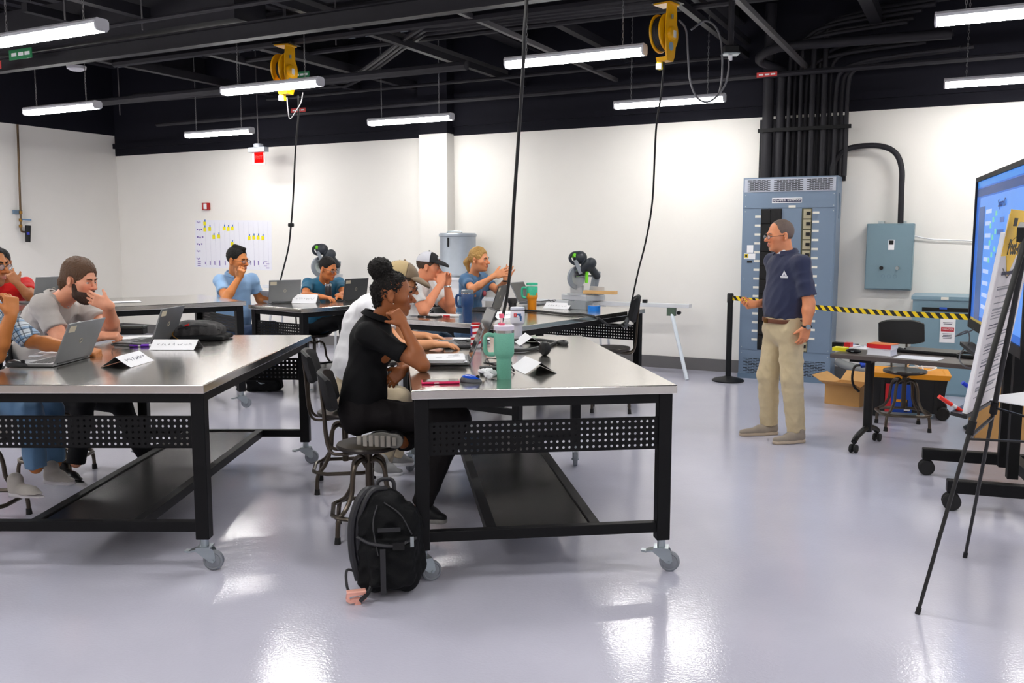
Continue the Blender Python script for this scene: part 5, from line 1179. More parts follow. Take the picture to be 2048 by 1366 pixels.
# ================================================================== easel with pad
f1, f2, f3 = Vector((1.741, 3.708, 0)), Vector((2.29, 4.398, 0)), Vector((2.85, 3.45, 0)); a1, a2 = Vector((2.13, 3.75, 1.62)), Vector((2.2, 3.86, 1.64))
ez = thing('easel', 'black tripod easel in the right foreground', 'easel', (2.2, 3.85, 0)); mez = mat('easel_black', rgb(20, 20, 22), .4)
for p0, p1 in ((f1, a1), (f2, a2), (f3, (a1 + a2) / 2 + Vector((.04, -.03, 0)))):
    k = p0 + (p1 - p0) * .5; lo_ = MB().cyl(p0, k, .008, .009, 10).build('leg', mez, ez, w=True); MB().cyl(k, p1, .012, n=10).build('upper_tube', mez, lo_, w=True); MB().cyl(k - (p1 - p0).normalized() * .03, k + (p1 - p0).normalized() * .03, .017, n=10).build('leg_lock', M_dark, lo_, w=True); MB().cyl(p0, p0 + (p1 - p0).normalized() * .03, .011, n=10).build('rubber_tip', M_rubber, lo_, w=True)
MB().obox((a1 + a2) / 2, (a2 - a1) * .6, Vector((.03, -.02, 0)), Z * .03).build('apex_clamp', M_dark, ez, w=True, smooth=False)
kz = .47; MB().bar(f1 + (a1 - f1) * kz, f2 + (a2 - f2) * kz, .014, .008).build('cross_brace', mez, ez, w=True, smooth=False); MB().bar(f1 + (a1 - f1) * kz, f3 + (a1 - f3) * kz, .014, .008).build('cross_brace', mez, ez, w=True, smooth=False); MB().bar(f2 + (a2 - f2) * .5, f3 + (a1 - f3) * kz, .014, .008).build('cross_brace', mez, ez, w=True, smooth=False)
hd_ = Vector((.64, .77, 0)).normalized(); bl, tl = at_y(1932, 828, 3.93), at_y(2020, 418, 3.83); pn_ = Vector((.77, -.64, 0)).normalized(); ud = (tl - bl); PHt = ud.length; ud.normalize(); pn_ = hd_.cross(ud).normalized()
PWt = .62
pdt = thing('easel_pad', 'large white easel pad with a yellow header on the easel', 'pad', bl)
def padr(name, m_, x0, x1, y0, y1, off, th=.0008): MB().obox(bl + hd_ * (x0 + x1) / 2 + ud * (y0 + y1) / 2 + pn_ * off, hd_ * (x1 - x0) / 2, ud * (y1 - y0) / 2, pn_ * th).build(name, m_, pdt, w=True, smooth=False)
padr('sheets', M_paper, 0, PWt, 0, PHt - .1, -.008, .008); padr('backing_board', mat('backing_white', rgb(226, 222, 226), .7), 0, PWt, 0, PHt - .02, .002, .002); mpy = mat('pad_yellow', rgb(250, 200, 0), .45)
padr('yellow_header', mpy, 0, PWt, PHt - .2, PHt, .005); 
MB().prism([(.1, -.0), (.3, 0), (.2, -.09)], bl + ud * (PHt - .2) + pn_ * .0045, hd_, ud, pn_ * .0015).build('yellow_header', mpy, pdt, w=True, smooth=False)
padr('hang_hole', M_dark, .1, .17, PHt - .07, PHt - .035, .0062); padr('hang_hole', M_dark, .32, .39, PHt - .1, PHt - .04, .0062)
text_mesh('Post-it', .095, 'lettering', mat('print_black', rgb(30, 28, 26), .5), pdt, bl + hd_ * .22 + ud * (PHt - .165) + pn_ * .0066, hd_, ud, bold=.002)
MB().tube([bl + hd_ * x + ud * y + pn_ * .0064 for x, y in ((.08, PHt - .15), (.22, PHt - .115), (.36, PHt - .15))], .0015, 4).build('logo_line', M_dark, pdt, w=True); MB().tube([bl + hd_ * x + ud * y + pn_ * .0064 for x, y in ((.08, PHt - .255), (.2, PHt - .3), (.32, PHt - .255))], .0015, 4).build('logo_line', M_dark, pdt, w=True)
padr('web_address', M_ink, .08, .4, PHt - .285, PHt - .27, .0062)
r = random.Random(2); y = PHt - .34
while y > .06:
    w_ = r.uniform(.2, .5); padr('print_line', M_ink if r.random() < .25 else mat('print_grey', rgb(150, 150, 158), .8), .06, .06 + w_, y, y + r.choice((.004, .004, .008)), .0045); y -= r.choice((.012, .014, .03))
tr = bl - pn_ * .025 - ud * .01; MB().obox(tr + hd_ * PWt / 2, hd_ * (PWt / 2 + .02), pn_ * .035, ud * .008).build('marker_tray', mez, ez, w=True, smooth=False)
def marker(p0, p1, mc, label):
    p0, p1 = Vector(p0), Vector(p1); t = thing('marker', label, 'marker', p1); d = p1 - p0
    MB().cyl(p0, p0 + d * .42, .0095, n=12).build('cap', mc, t, w=True); MB().cyl(p0 + d * .42, p0 + d * .56, .0092, n=12).build('band', M_white, t, w=True); MB().cyl(p0 + d * .56, p0 + d * .8, .0095, n=12).build('barrel', mc, t, w=True); MB().cyl(p0 + d * .8, p1, .009, n=12).build('end_plug', M_dark, t, w=True)
marker(at_y(1878, 793, 3.98), at_y(1938, 832, 4.0), mat('marker_red', rgb(226, 40, 20), .35), 'red marker sticking out of the easel tray'); marker(at_y(1925, 765, 4.15), at_y(1962, 792, 4.15), mat('marker_blue', rgb(10, 50, 190), .35), 'blue marker sticking out of the easel tray')
fl_ = at_y(2010, 800, 4.25); tag(MB().obox(fl_ + Vector((.12, .02, 0)), Vector((.16, .08, 0)), Vector((-.06, .12, 0)), Z * .002).build('paper_flap', M_paper, smooth=False), 'white card flap resting on the easel braces', 'paper')
# ================================================================== bags
mbag = mat('black_nylon', rgb(10, 11, 14), .75, spec=.2, noise=.2, nscale=40, bump=.2, bscale=200); mbag2 = mat('bag_webbing', rgb(30, 30, 36), .5); mbagg = mat('grey_nylon', rgb(38, 36, 38), .65, noise=.2, nscale=40, bump=.2, bscale=200)
def pt(px, py, Y): return at_y(px, py, Y)
bk = thing('backpack', 'black backpack standing on the floor against the stool', 'backpack', (-.56, 3.98, 0), 0)
S = SDF(); cb_ = Vector((-.56, 3.98, 0)); tilt = Vector((-.02, .1, 1)).normalized(); sd_ = Vector((1, .15, 0)).normalized(); fw = tilt.cross(sd_)
Rb = [list(sd_), list(fw), list(tilt)]
S.box(cb_ + tilt * .2, Rb, (.085, .065, .13), .055, .03); S.box(cb_ + tilt * .345 - sd_ * .02, Rb, (.03, .03, .06), .055, .07); S.box(cb_ + tilt * .15 + fw * -.1 + sd_ * .01, Rb, (.07, .03, .07), .035, .02); S.cap(cb_ + tilt * .1 + sd_ * .13, cb_ + tilt * .33 + sd_ * .1, .04, .035, .04)
S.plane((0, 0, .003), (0, 0, -1), .01)
v, f = S.polygonise(.006, folds(.01, 45, 2)); npmesh('pack_body', v, f, mbag, bk)
P_ = lambda a, b_, c_: cb_ + sd_ * a + fw * b_ + tilt * c_
for k, x in enumerate((-.13, -.1)): MB().tube(bez([P_(x + .09, .0, .465), P_(x + .02, -.06, .46), P_(x - .03, -.08, .35), P_(x - .035, -.07, .2), P_(x - .01, -.06, .07)], 6), .018 - .004 * k, 8).build('shoulder_strap', mbag2, bk, w=True)
MB().tube(bez([P_(-.05, .02, .45), P_(-.04, .02, .5), P_(.02, .02, .5), P_(.03, .02, .45)], 5), .009, 8).build('grab_handle', mbag2, bk, w=True)
MB().tube(bez([P_(-.14, -.1, .27), P_(-.07, -.165, .25), P_(.03, -.172, .24), P_(.12, -.12, .26)], 5), .008, 6).build('compression_strap', mbag2, bk, w=True)
MB().obox(P_(.04, -.18, .24), sd_ * .025, fw * .008, tilt * .016).build('buckle', M_dark, bk, w=True, smooth=False); MB().obox(P_(.1, -.15, .25), sd_ * .008, fw * .006, tilt * .022).build('zip_pull', M_zinc, bk, w=True, smooth=False)
MB().tube(bez([P_(-.05, -.1, .41), P_(-.07, -.14, .33), P_(-.05, -.172, .2)], 5), .004, 5).build('zip', mbag2, bk, w=True); MB().tube(bez([P_(-.02, -.1, .42), P_(.05, -.13, .37), P_(.1, -.14, .28)], 5), .004, 5).build('zip', mbag2, bk, w=True)
MB().tube(bez([P_(-.14, -.06, .1), P_(-.19, -.08, .12), P_(-.19, -.1, .05), P_(-.17, -.1, .02)], 5), .006, 6).build('loose_strap', mbag2, bk, w=True); MB().tube(bez([P_(-.08, -.12, .06), P_(-.1, -.15, .03), P_(-.13, -.19, .012)], 5), .01, 6).build('loose_strap', mbag2, bk, w=True)
MB().obox(P_(-.03, -.178, .13), sd_ * .012, fw * .004, tilt * .1).build('vertical_strap', mbag2, bk, w=True, smooth=False); MB().obox(P_(.0, -.165, .31), sd_ * .05, fw * .006, tilt * .008).build('pocket_edge', mbag2, bk, w=True, smooth=False)
q = at_z(713, 1208, 0); cl = thing('hair_claw_clip', 'pink hair claw clip hanging from the backpack strap', 'clip', q, deg(15)); mpk = mat('peach_pink', rgb(244, 178, 160), .4)
for y in (-.014, .014): MB().prism([(-.045, .02), (-.04, .055), (.04, .062), (.045, .025), (.03, .025), (.03, .045), (-.03, .04), (-.03, .02)], (0, y, 0), (1, 0, 0), (0, 0, 1), (0, .006, 0)).build('claw', mpk, cl, smooth=False)
MB().box((0, 0, .058), (.085, .034, .01)).build('spine', mpk, cl, smooth=False, bevel=.003); MB().prism([(-.008, .0), (.02, .0), (.014, .03), (-.002, .03)], (0, -.012, 0), (1, 0, 0), (0, 0, 1), (0, .02, 0)).build('finger_tab', mpk, cl, smooth=False)
MB().prism([(-.045, .02), (.0, .028), (.045, .025), (.03, .012), (-.03, .008)], (0, -.01, 0), (1, 0, 0), (0, 0, 1), (0, .02, 0)).build('teeth', mpk, cl, smooth=False)
# laptop bag lying on the left table
q = at_z(378, 682, TZ); lb = thing('laptop_bag', 'black laptop bag lying on the left workbench', 'bag', (q.x, q.y, TZ), 0)
S = SDF(); c = Vector((q.x - .0, q.y + .12, TZ)); S.box(c + Z * .05, I3, (.15, .08, .012), .036, .03); S.ell(c + Vector((.05, 0, .075)), I3, (.12, .11, .055), .04); S.cap(c + Vector((-.19, -.04, .04)), c + Vector((-.05, -.02, .085)), .022, .045, .04); S.plane((0, 0, TZ + .001), (0, 0, -1), .008)
v, f = S.polygonise(.006, folds(.006, 40, 6)); npmesh('bag_body', v, f, mbagg, lb)
S = SDF(); S.box(c + Vector((.03, -.02, .018)), I3, (.19, .11, .004), .014, .02); v, f = S.polygonise(.007, folds(.008, 30, 7)); npmesh('lower_flap', v, f, mbag, lb)
MB().tube(bez([c + Vector((-.19, -.07, .05)), c + Vector((-.1, -.1, .07)), c + Vector((0, -.115, .1)), c + Vector((.1, -.105, .1)), c + Vector((.19, -.06, .07))], 5), .005, 6).build('zip', mbag2, lb, w=True); MB().obox(c + Vector((-.01, -.118, .107)), (.014, 0, .004), (0, .004, 0), (0, 0, .006)).build('red_tag', mcr, lb, w=True, smooth=False)
MB().tube(bez([c + Vector((-.1, -.12, .07)), c + Vector((-.1, -.14, .04)), c + Vector((-.06, -.15, .012))], 4), .004, 5).build('zip_pull', mat('brass', 0), lb, w=True)
q = at_z(525, 784, 0); fb = thing('floor_bag', 'small black bag on the floor beyond the left workbench', 'bag', (q.x, q.y + .1, 0)); S = SDF(); S.box((q.x, q.y + .1, .07), I3, (.14, .08, .04), .035, .03); S.plane((0, 0, .002), (0, 0, -1), .01); v, f = S.polygonise(.01, folds(.012, 30, 9)); npmesh('bag_body', v, f, mbag, fb)
MB().tube(bez([(q.x - .1, q.y + .05, .14), (q.x - .05, q.y, .19), (q.x + .06, q.y, .18), (q.x + .1, q.y + .05, .14)], 5), .01, 6).build('handle', mbag2, fb, w=True)
# ================================================================== people
M_skin = mat('skin', (1, 1, 1), 0.5, noise=.05, nscale=60, vcol=True)
M_eye = mat('eye_white', rgb(196, 186, 178), .3); M_iris = mat('eye_dark', rgb(40, 28, 22), .15)
M_lens = mat('spectacle_lens', rgb(200, 205, 215), .05, alpha=.22); M_gframe = mat('spectacle_frame', rgb(28, 26, 28), .35)
def cloth(name, c, rough=.85, noise=.07, bump=.12): return mat(name, rgb(*c), rough, noise=noise, nscale=30, bump=bump, bscale=350, sheen=.15)
def rot_to(d, n, th): return d * math.cos(th) + n * math.sin(th)
def add_hand(S, wr, d, n, right, curl, sc=1.0, spread=.12, thumb=.5):
    d = nrm(d); n = nrm(n - d * np.dot(n, d)); th = np.cross(d, n) * (1 if right else -1)
    S.cap(wr - d * .02 * sc, wr + d * .03 * sc, .026 * sc, .03 * sc, .015, flat=(n, .72))
    S.box(wr + d * .055 * sc, [d, th, n], np.array([.032, .03, .004]) * sc, .011 * sc, .016)
    S.ell(wr + d * .035 * sc + th * .025 * sc + n * .008 * sc, [d, th, n], np.array([.03, .016, .014]) * sc, .012)
    for i, (lt, L) in enumerate(((.031, .074), (.0105, .083), (-.0105, .077), (-.03, .06))):
        dd = nrm(d + th * spread * (1.5 - i) * .55); p = wr + d * (.086 - .006 * (i == 3)) * sc + th * lt * sc; a = 0.0
        for j, (fr, kk) in enumerate(((.45, .75), (.31, 1.0), (.24, .7))):
            a += curl * kk * (1 + .06 * i); q = p + rot_to(dd, n, a) * L * fr * sc
            S.cap(p, q, (.0098 - .0009 * j) * sc, (.0089 - .0009 * j) * sc, .0045); p = q
    p = wr + d * .022 * sc + th * .03 * sc; dv = nrm(d * .62 + th * .62 + n * thumb * .6)
    q = p + dv * .042 * sc; S.cap(p, q, .0135 * sc, .0112 * sc, .01); dv2 = nrm(dv + d * .35 + n * (.25 + curl * .25)); S.cap(q, q + dv2 * .03 * sc, .0108 * sc, .0085 * sc, .005)
class Person: pass
def person(label, base, J, skin, shirt, pants, shoe, h=.006, hs=1.0, bw=1.0, belly=0.0, sleeve=.62, female=False, hair=None, hairm=None, beard=None, brow=None, collar=None, lips=None, stubble=0.0,
           glasses=None, sole=None, baggy=1.0, handL=None, handR=None, hand_sc=1.0, seed=0, footL=None, footR=None, untuck=True, shirt_amp=.006, hg=.008, legs=True, lowcut=None, hem=1.0):
    t = thing('person', label, 'person', base); g = Person(); g.t = t
    j = {k: V3(v) for k, v in J.items()}
    F = nrm(j['F']); U = nrm(V3(J.get('U', (0, 0, 1)))); U = nrm(U - F * np.dot(U, F)); L = np.cross(U, F)
    hc = j['head']; H = lambda x, y, z: hc + (F * x + L * y + U * z) * hs
    R3 = [F, L, U]
    shL, shR, pel, chest, nb = j['shL'], j['shR'], j['pel'], j['chest'], j['neck']
    r = nrm(shR - shL); u = nrm(nb - pel); f = nrm(np.cross(u, r)); g.H = H; g.R3 = R3; g.hs = hs; g.f = f; g.r = r; g.u = u; g.j = j
    waist = pel + (chest - pel) * .45 + f * belly * .35
    # ---------------- body: one continuous surface
    S = SDF()
    def torso(S, gr, full=True):
        S.cap(pel, waist, .150 * bw + gr, (.138 if female else .150) * bw + gr + belly * .4, .05, flat=(f, .80))
        S.cap(waist, chest, (.138 if female else .150) * bw + gr + belly * .4, (.142 if female else .162) * bw + gr, .05, flat=(f, .74))
        for s_ in (shL, shR):
            S.cap(chest + (s_ - chest) * .35 + u * .02, s_, .085 * bw + gr, .048 * bw + gr, .06)
        if female:
            for sg in (-1, 1): S.ell(chest + f * .085 * bw + r * sg * .068 * bw - u * .02, [f, r, u], (.055, .06, .062), .05)
        S.cap(nb - u * .02, (shL + shR) / 2 - u * .01, .055 * bw + gr, .075 * bw + gr, .07)
    torso(S, -.012)
    nt_ = H(-.028, 0, -.055)
    S.cap(nb - u * .03, nt_, (.05 if female else .062) * bw ** .5, (.046 if female else .056) * bw ** .5, .035)
    S.ell(H(-.012, 0, .035), R3, np.array([.098, .078, .092]) * hs, .02)
    wf = .94 if female else 1.0
    S.ell(H(.028, 0, -.03), R3, np.array([.068, .063 * wf, .085]) * hs, .03)
    S.ell(H(.040, 0, -.075), R3, np.array([.045, .046 * wf, .038]) * hs, .03)
    S.ell(H(.078, 0, -.098), R3, np.array([.016, .02 * wf, .016]) * hs, .02)
    S.cap(H(.082, -.03, .022), H(.082, .03, .022), .011 * hs, k=.02)
    S.cap(H(.09, 0, .014), H(.121, 0, -.025), .0078 * hs, .0125 * hs, .011)
    for sg in (-1, 1):
        S.ell(H(.103, sg * .012, -.03), R3, np.array([.011, .0085, .008]) * hs, .008)
        S.ell(H(.062, sg * .044, -.018), R3, np.array([.022, .02, .02]) * hs, .03)
        S.ell(H(.100, sg * .032, .004), R3, np.array([.016, .018, .012]) * hs, .012, 's')
        S.cap(H(.089, sg * .019, .0095), H(.083, sg * .044, .0085), .0052 * hs, .0045 * hs, .004); S.cap(H(.088, sg * .02, -.0065), H(.083, sg * .043, -.005), .0042 * hs, .004 * hs, .004)
        Re = [nrm(F + L * sg * .35), nrm(L * sg - F * .35), U]
        S.ell(H(-.008, sg * .084, -.006), Re, np.array([.02, .008, .034]) * hs, .008); S.ell(H(-.002, sg * .092, -.004), Re, np.array([.011, .006, .019]) * hs, .005, 's'); S.ell(H(.0, sg * .079, -.034), R3, np.array([.009, .006, .010]) * hs, .006)
    S.cap(H(.093, -.019, -.058), H(.093, .019, -.058), .0065 * hs, k=.008); S.cap(H(.099, -.008, -.055), H(.099, .008, -.055), .0062 * hs, k=.008); S.cap(H(.097, -.011, -.067), H(.097, .011, -.067), .0075 * hs, k=.007)
    S.cap(H(.105, -.016, -.0605), H(.105, .016, -.0605), .0028 * hs, k=.004, op='s')
    for sh, el, wr in ((shL, j['elL'], j['wrL']), (shR, j['elR'], j['wrR'])):
        b2 = bw ** .7 * (.84 if female else 1)
        S.cap(sh, el, .056 * b2, .043 * b2, .03); m = el + (wr - el) * .3; S.cap(el, m, .041 * b2, .044 * b2, .02); S.cap(m, wr, .044 * b2, .028 * b2, .02)
    for wr, hd, right in ((j['wrL'], handL, False), (j['wrR'], handR, True)):
        if hd is not None: add_hand(S, wr, np.array(hd[0], float), np.array(hd[1], float), right, hd[2], (.9 if female else 1.0) * hand_sc, *(hd[3:] if len(hd) > 3 else ()))
    hipL, hipR = pel - r * .088 * bw - u * .03, pel + r * .088 * bw - u * .03; g.hip = (hipL, hipR)
    if legs:
        for hp, kn, an in ((hipL, j['knL'], j['anL']), (hipR, j['knR'], j['anR'])):
            S.cap(hp, kn, .078 * bw, .052, .03); m = kn + (an - kn) * .3; S.cap(kn, m, .05, .053, .02); S.cap(m, an, .053, .036, .02)
    v, fc = S.polygonise(h)
    # tint: skin with lips, warm cheeks and stubble
    q = (v - hc) / hs; lx, ly, lz = q @ F, q @ L, q @ U
    base_c = np.array(rgb(*skin)); tint = np.tile(base_c, (len(v), 1)).astype(np.float32)
    warm = np.exp(-(((lx - .085) / .04) ** 2 + ((np.abs(ly) - .035) / .03) ** 2 + ((lz + .03) / .03) ** 2)); warm += np.exp(-(((lx - .115) / .02) ** 2 + (ly / .02) ** 2 + ((lz + .03) / .02) ** 2)) * .8
    tint = tint * (1 - warm[:, None] * np.array([.0, .16, .16])[None])
    lipc = np.array(rgb(*(lips or (170, 100, 90)))); lm = np.clip(1.5 * np.exp(-(((lx - .1) / .02) ** 2 + (ly / .019) ** 4 + ((lz + .061) / .0105) ** 4)) - .2, 0, 1) * (lx > .06)
    tint = tint * (1 - lm[:, None]) + lipc[None] * lm[:, None]
    if stubble > 0:
        sb = stubble * np.clip((-.035 - lz) / .02, 0, 1) * (lz > -.13) * (np.abs(lx) < .13) * (lx > .0) * (1 - lm)
        tint = tint * (1 - sb[:, None]) + np.array(rgb(90, 80, 76))[None] * sb[:, None]
    npmesh('body', v, fc, M_skin, t, tint)
    # ---------------- eyes, brows
    for sg in (-1, 1):
        c = H(.0795, sg * .0315, .001); e = MB().ell(c, (.0118 * hs,) * 3, 12, 8).build('eye', M_eye, t, w=True)
        c2 = H(.0878, sg * .0312, .0012); MB().ell(c2, (.0052 * hs,) * 3, 10, 6).build('iris', M_iris, e, w=True)
        if brow is not None: MB().tube(bez([H(.101, sg * .012, .021), H(.1005, sg * .028, .027), H(.088, sg * .045, .022)], 3), [.003 * hs, .0038 * hs, .0038 * hs, .0042 * hs, .0036 * hs, .003 * hs, .002 * hs], 6).build('eyebrow', brow, t, w=True)
    # ---------------- hair
    def local(S, ops):
        for o in ops:
            if o[0] in ('+', '-'): S.ell(H(*o[1]), R3, np.array(o[2]) * hs, o[3] if len(o) > 3 else .012, 'u' if o[0] == '+' else 's')
            elif o[0] == 'c': S.cap(H(*o[1]), H(*o[2]), o[3] * hs, o[4] * hs, o[5] if len(o) > 5 else .012)
            elif o[0] == 'p': S.plane(H(*o[1]), F * o[2][0] + L * o[2][1] + U * o[2][2], .006)
    if hair is not None:
        S = SDF(); local(S, hair['ops']); v, fc = S.polygonise(hair.get('h', h * .8), folds(hair.get('amp', .004), hair.get('f', 150), seed)); npmesh('hair', v, fc, hairm, t)
    if beard is not None:
        S = SDF(); local(S, beard['ops']); v, fc = S.polygonise(h * .8, folds(.003, 200, seed + 3)); npmesh('beard', v, fc, beard['m'], t)
    # ---------------- shirt
    S = SDF(); torso(S, .012)
    if untuck: S.cap(pel - u * .03, pel + u * .06, .160 * bw, .160 * bw, .04, flat=(f, .82))
    for sh, el in ((shL, j['elL']), (shR, j['elR'])):
        S.cap(sh, sh + (el - sh) * sleeve, .060 * bw ** .7 * (.9 if female else 1), .064 * bw ** .7 * (.88 if female else 1), .045, cut=True)
    S.ell(nb + u * .055 + f * (lowcut or .02), [f, r, u], (.07, .066, .075), .01, 's')
    S.plane(pel + u * (-.045 if untuck else .072), -u, .006)
    v, fc = S.polygonise(hg, folds(shirt_amp, 34, seed + 1)); sh_o = npmesh('shirt', v, fc, shirt, t); g.shirt = sh_o
    if collar is not None:
        n = 22; Vv = []; Ff = []
        for i in range(n + 1):
            a = math.radians(28) + math.radians(304) * i / n; dv = f * math.cos(a) + r * math.sin(a)
            lift = .022 * (1 - math.cos(a)) / 2; dp = .032 + .022 * (1 + math.cos(a)) / 2
            c0 = nb + u * (.012 + lift)
            for rr, zz in ((.069, .012), (.078, .016), (.098, -.3 * dp), (.093, -.42 * dp)): Vv.append(c0 + dv * rr * bw ** .4 + u * zz)
        for i in range(n):
            for k in range(4): Ff.append((i * 4 + k, i * 4 + (k + 1) % 4, (i + 1) * 4 + (k + 1) % 4, (i + 1) * 4 + k))
        Ff += [(0, 1, 2, 3)[::-1], tuple(n * 4 + k for k in range(4))]
        MB().add([tuple(p) for p in Vv], Ff).build('collar', collar, t, w=True)
    # ---------------- trousers
    if legs:
        S = SDF(); S.cap(hipL, hipR, .112 * bw, .112 * bw, .04, flat=(f, .98)); S.cap(pel, pel + u * .075, .154 * bw, (.150 if female else .158) * bw + belly * .3, .05, flat=(f, .82), cut=True)
        for hp, kn, an in ((hipL, j['knL'], j['anL']), (hipR, j['knR'], j['anR'])):
            S.cap(hp, kn, .092 * bw, .07 * baggy, .03); S.cap(kn, kn + (an - kn) * hem, .07 * baggy, .058 * baggy, .025, cut=True)
        v, fc = S.polygonise(hg, folds(.007, 30, seed + 2)); npmesh('trousers', v, fc, pants, t)
        for ft in (footL, footR):
            if ft is None: continue
            hl, to, up = V3(ft[0]), V3(ft[1]), nrm(ft[2]); dv = nrm(to - hl); sd = np.cross(up, dv); Lf = np.linalg.norm(to - hl)
            S = SDF(); S.cap(hl + up * .045 + dv * .03, hl + up * .05 + dv * Lf * .45, .037, .036, .02); S.cap(hl + up * .04 + dv * Lf * .4, to + up * .03 - dv * .035, .042, .03, .03, flat=(up, .8)); S.cap(hl + up * .05 + dv * .03, hl + up * .095 + dv * .035, .038, .042, .02)
            S.plane(hl + up * .018, -up, .004); v, fc = S.polygonise(h * .9); so = npmesh('shoe', v, fc, shoe, t)
            S = SDF(); S.cap(hl + up * .012 + dv * .025, hl + up * .012 + dv * Lf * .4, .04, .038, .02, flat=(up, .9)); S.cap(hl + up * .012 + dv * Lf * .4, to + up * .014 - dv * .04, .043, .036, .02, flat=(up, .9)); S.plane(hl, -up, .002); S.plane(hl + up * .026, up, .004)
            v, fc = S.polygonise(h * .9); npmesh('sole', v, fc, sole or M_white, so)
    if glasses is not None:
        gm = glasses; gl = MB()
        for sg in (-1, 1):
            ring = [H(.112 - .004 * abs(math.cos(a)), sg * .034 + .023 * math.cos(a), .0 + .016 * math.sin(a)) for a in [k * PI / 8 for k in range(16)]]
            gl.tube(ring, .0016, 5, closed=True); gl.tube([H(.104, sg * .058, .004), H(.06, sg * .078, .004), H(-.01, sg * .084, .008)], .0018, 5)
        gl.tube([H(.113, -.011, .004), H(.117, 0, .006), H(.113, .011, .004)], .0016, 5)
        go = gl.build('glasses', gm, t, w=True)
        for sg in (-1, 1):
            V_ = [tuple(H(.111, sg * .034 + .022 * math.cos(k * PI / 6), .015 * math.sin(k * PI / 6))) for k in range(12)]; V_ += [tuple(Vector(p) + Vector(F) * .001) for p in V_]
            MB().add(V_, [tuple(range(12))[::-1], tuple(range(12, 24))]).build('lens', M_lens, go, w=True, smooth=False)
    return g
def yp(px, py, Y): return at_y(px, py, Y)
def cap_hat(g, m1, m2, mbill, tilt=0.0, label=None):
    """baseball cap: front and rear panels, bill"""
    H, R3, hs = g.H, g.R3, g.hs; F, L, U = R3
    U2 = nrm(U + F * tilt); F2 = nrm(F - U * tilt)
    for nm, m, sg in (('cap_front', m1, 1), ('cap_back', m2, -1)):
        S = SDF(); S.ell(H(-.008, 0, .045), [F2, L, U2], np.array([.112, .091, .098]) * hs, .01); S.plane(H(-.01, 0, .045), -U2, .004); S.plane(H(.012, 0, .1), -F2 * sg, .002)
        v, fc = S.polygonise(.006); npmesh(nm, v, fc, m, g.t)
    S = SDF(); S.ell(H(.095, 0, .048), [F2 - U2 * .22, L, U2 + F2 * .22], np.array([.098, .082, .03]) * hs, .004); S.ell(H(.085, 0, .022), [F2 - U2 * .22, L, U2 + F2 * .22], np.array([.11, .095, .036]) * hs, .003, 's'); S.plane(H(.045, 0, 0), -F2, .004)
    v, fc = S.polygonise(.005); npmesh('cap_bill', v, fc, mbill, g.t)
    MB().ell(H(-.008 + .1 * tilt, 0, .144), (.008,) * 3, 8, 6).build('cap_button', m1, g.t, w=True)
SHORT = {'ops': [('+', (-.016, 0, .042), (.104, .083, .097)), ('-', (.112, 0, -.012), (.072, .12, .1)), ('-', (.045, .088, -.06), (.045, .04, .06)), ('-', (.045, -.088, -.06), (.045, .04, .06)), ('-', (.004, .092, -.012), (.034, .024, .042), .006), ('-', (.004, -.092, -.012), (.034, .024, .042), .006), ('p', (0, 0, -.075), (-.25, 0, -1))], 'amp': .004, 'f': 170}
# -------- 1 the woman in black
m_blackpolo = mat('black_polo_cloth', rgb(10, 10, 13), .8, spec=.2, noise=.1, bump=.1, bscale=350); m_blackpant = mat('charcoal_trousers', rgb(20, 17, 19), .8, spec=.2, noise=.1, bump=.1, bscale=300); m_hairblk = mat('black_hair', rgb(17, 13, 12), .6, noise=.4, nscale=140, bump=.4, bscale=260, spec=.25)
Wj = dict(head=yp(786, 589, 4.8), F=(.98, .08, -.1), U=(.1, 0, 1), neck=yp(755, 640, 4.82), chest=yp(739, 692, 4.82), pel=yp(724, 815, 4.84), shR=yp(735, 668, 4.65), shL=yp(757, 660, 4.99), elR=yp(846, 731, 4.58), wrR=yp(806, 648, 4.64),
          elL=yp(808, 722, 5.05), wrL=yp(806, 740, 4.82), knR=yp(915, 838, 4.74), knL=yp(884, 838, 5.12), anR=yp(842, 1010, 4.76), anL=yp(806, 884, 4.82))
bunops = [('+', (-.014, 0, .04), (.101, .081, .094)), ('-', (.125, 0, .0), (.095, .12, .105), .02), ('-', (.004, .092, -.012), (.034, .024, .042), .006), ('-', (.004, -.092, -.012), (.034, .024, .042), .006), ('-', (.035, .09, -.055), (.055, .035, .055)), ('-', (.035, -.09, -.055), (.055, .035, .055)), ('p', (-.02, 0, -.1), (-.2, 0, -1)),
          ('+', (-.082, 0, .135), (.068, .068, .064), .02), ('c', (-.1, 0, .02), (-.085, 0, -.075), .03, .018, .02), ('c', (-.085, .03, .04), (-.08, .03, -.06), .025, .014, .015), ('c', (-.085, -.035, .04), (-.07, -.04, -.06), .025, .014, .015)]
gW = person('woman in black polo and bun, seated, cheek resting on her fist', (-.8, 4.8, 0), Wj, (148, 84, 42), m_blackpolo, m_blackpant, M_dark, h=.0046, hs=.96, bw=.92, female=True, sleeve=.66, hair={'ops': bunops, 'amp': .010, 'f': 280, 'h': .0042}, hairm=m_hairblk,
            brow=m_hairblk, collar=m_blackpolo, lips=(112, 60, 48), handR=((-.55, .1, .8), (-.5, .75, -.3), 1.25), handL=((-.75, -.2, -.65), (-.4, .5, -.6), .5), hand_sc=.95, seed=1, shirt_amp=.005, hg=.0065,
            footR=(yp(838, 1040, 4.78), yp(895, 1048, 4.72), (0, 0, 1)), footL=(yp(800, 884, 4.64), yp(706, 880, 4.58), (0, 1, .1)), sole=mat('grey_sole', rgb(120, 118, 114), .8, noise=.2, nscale=90))
tag_ = MB().ell(gW.H(.012, -.086, -.044), (.004,) * 3, 8, 6).build('earring', M_chrome, gW.t, w=True)
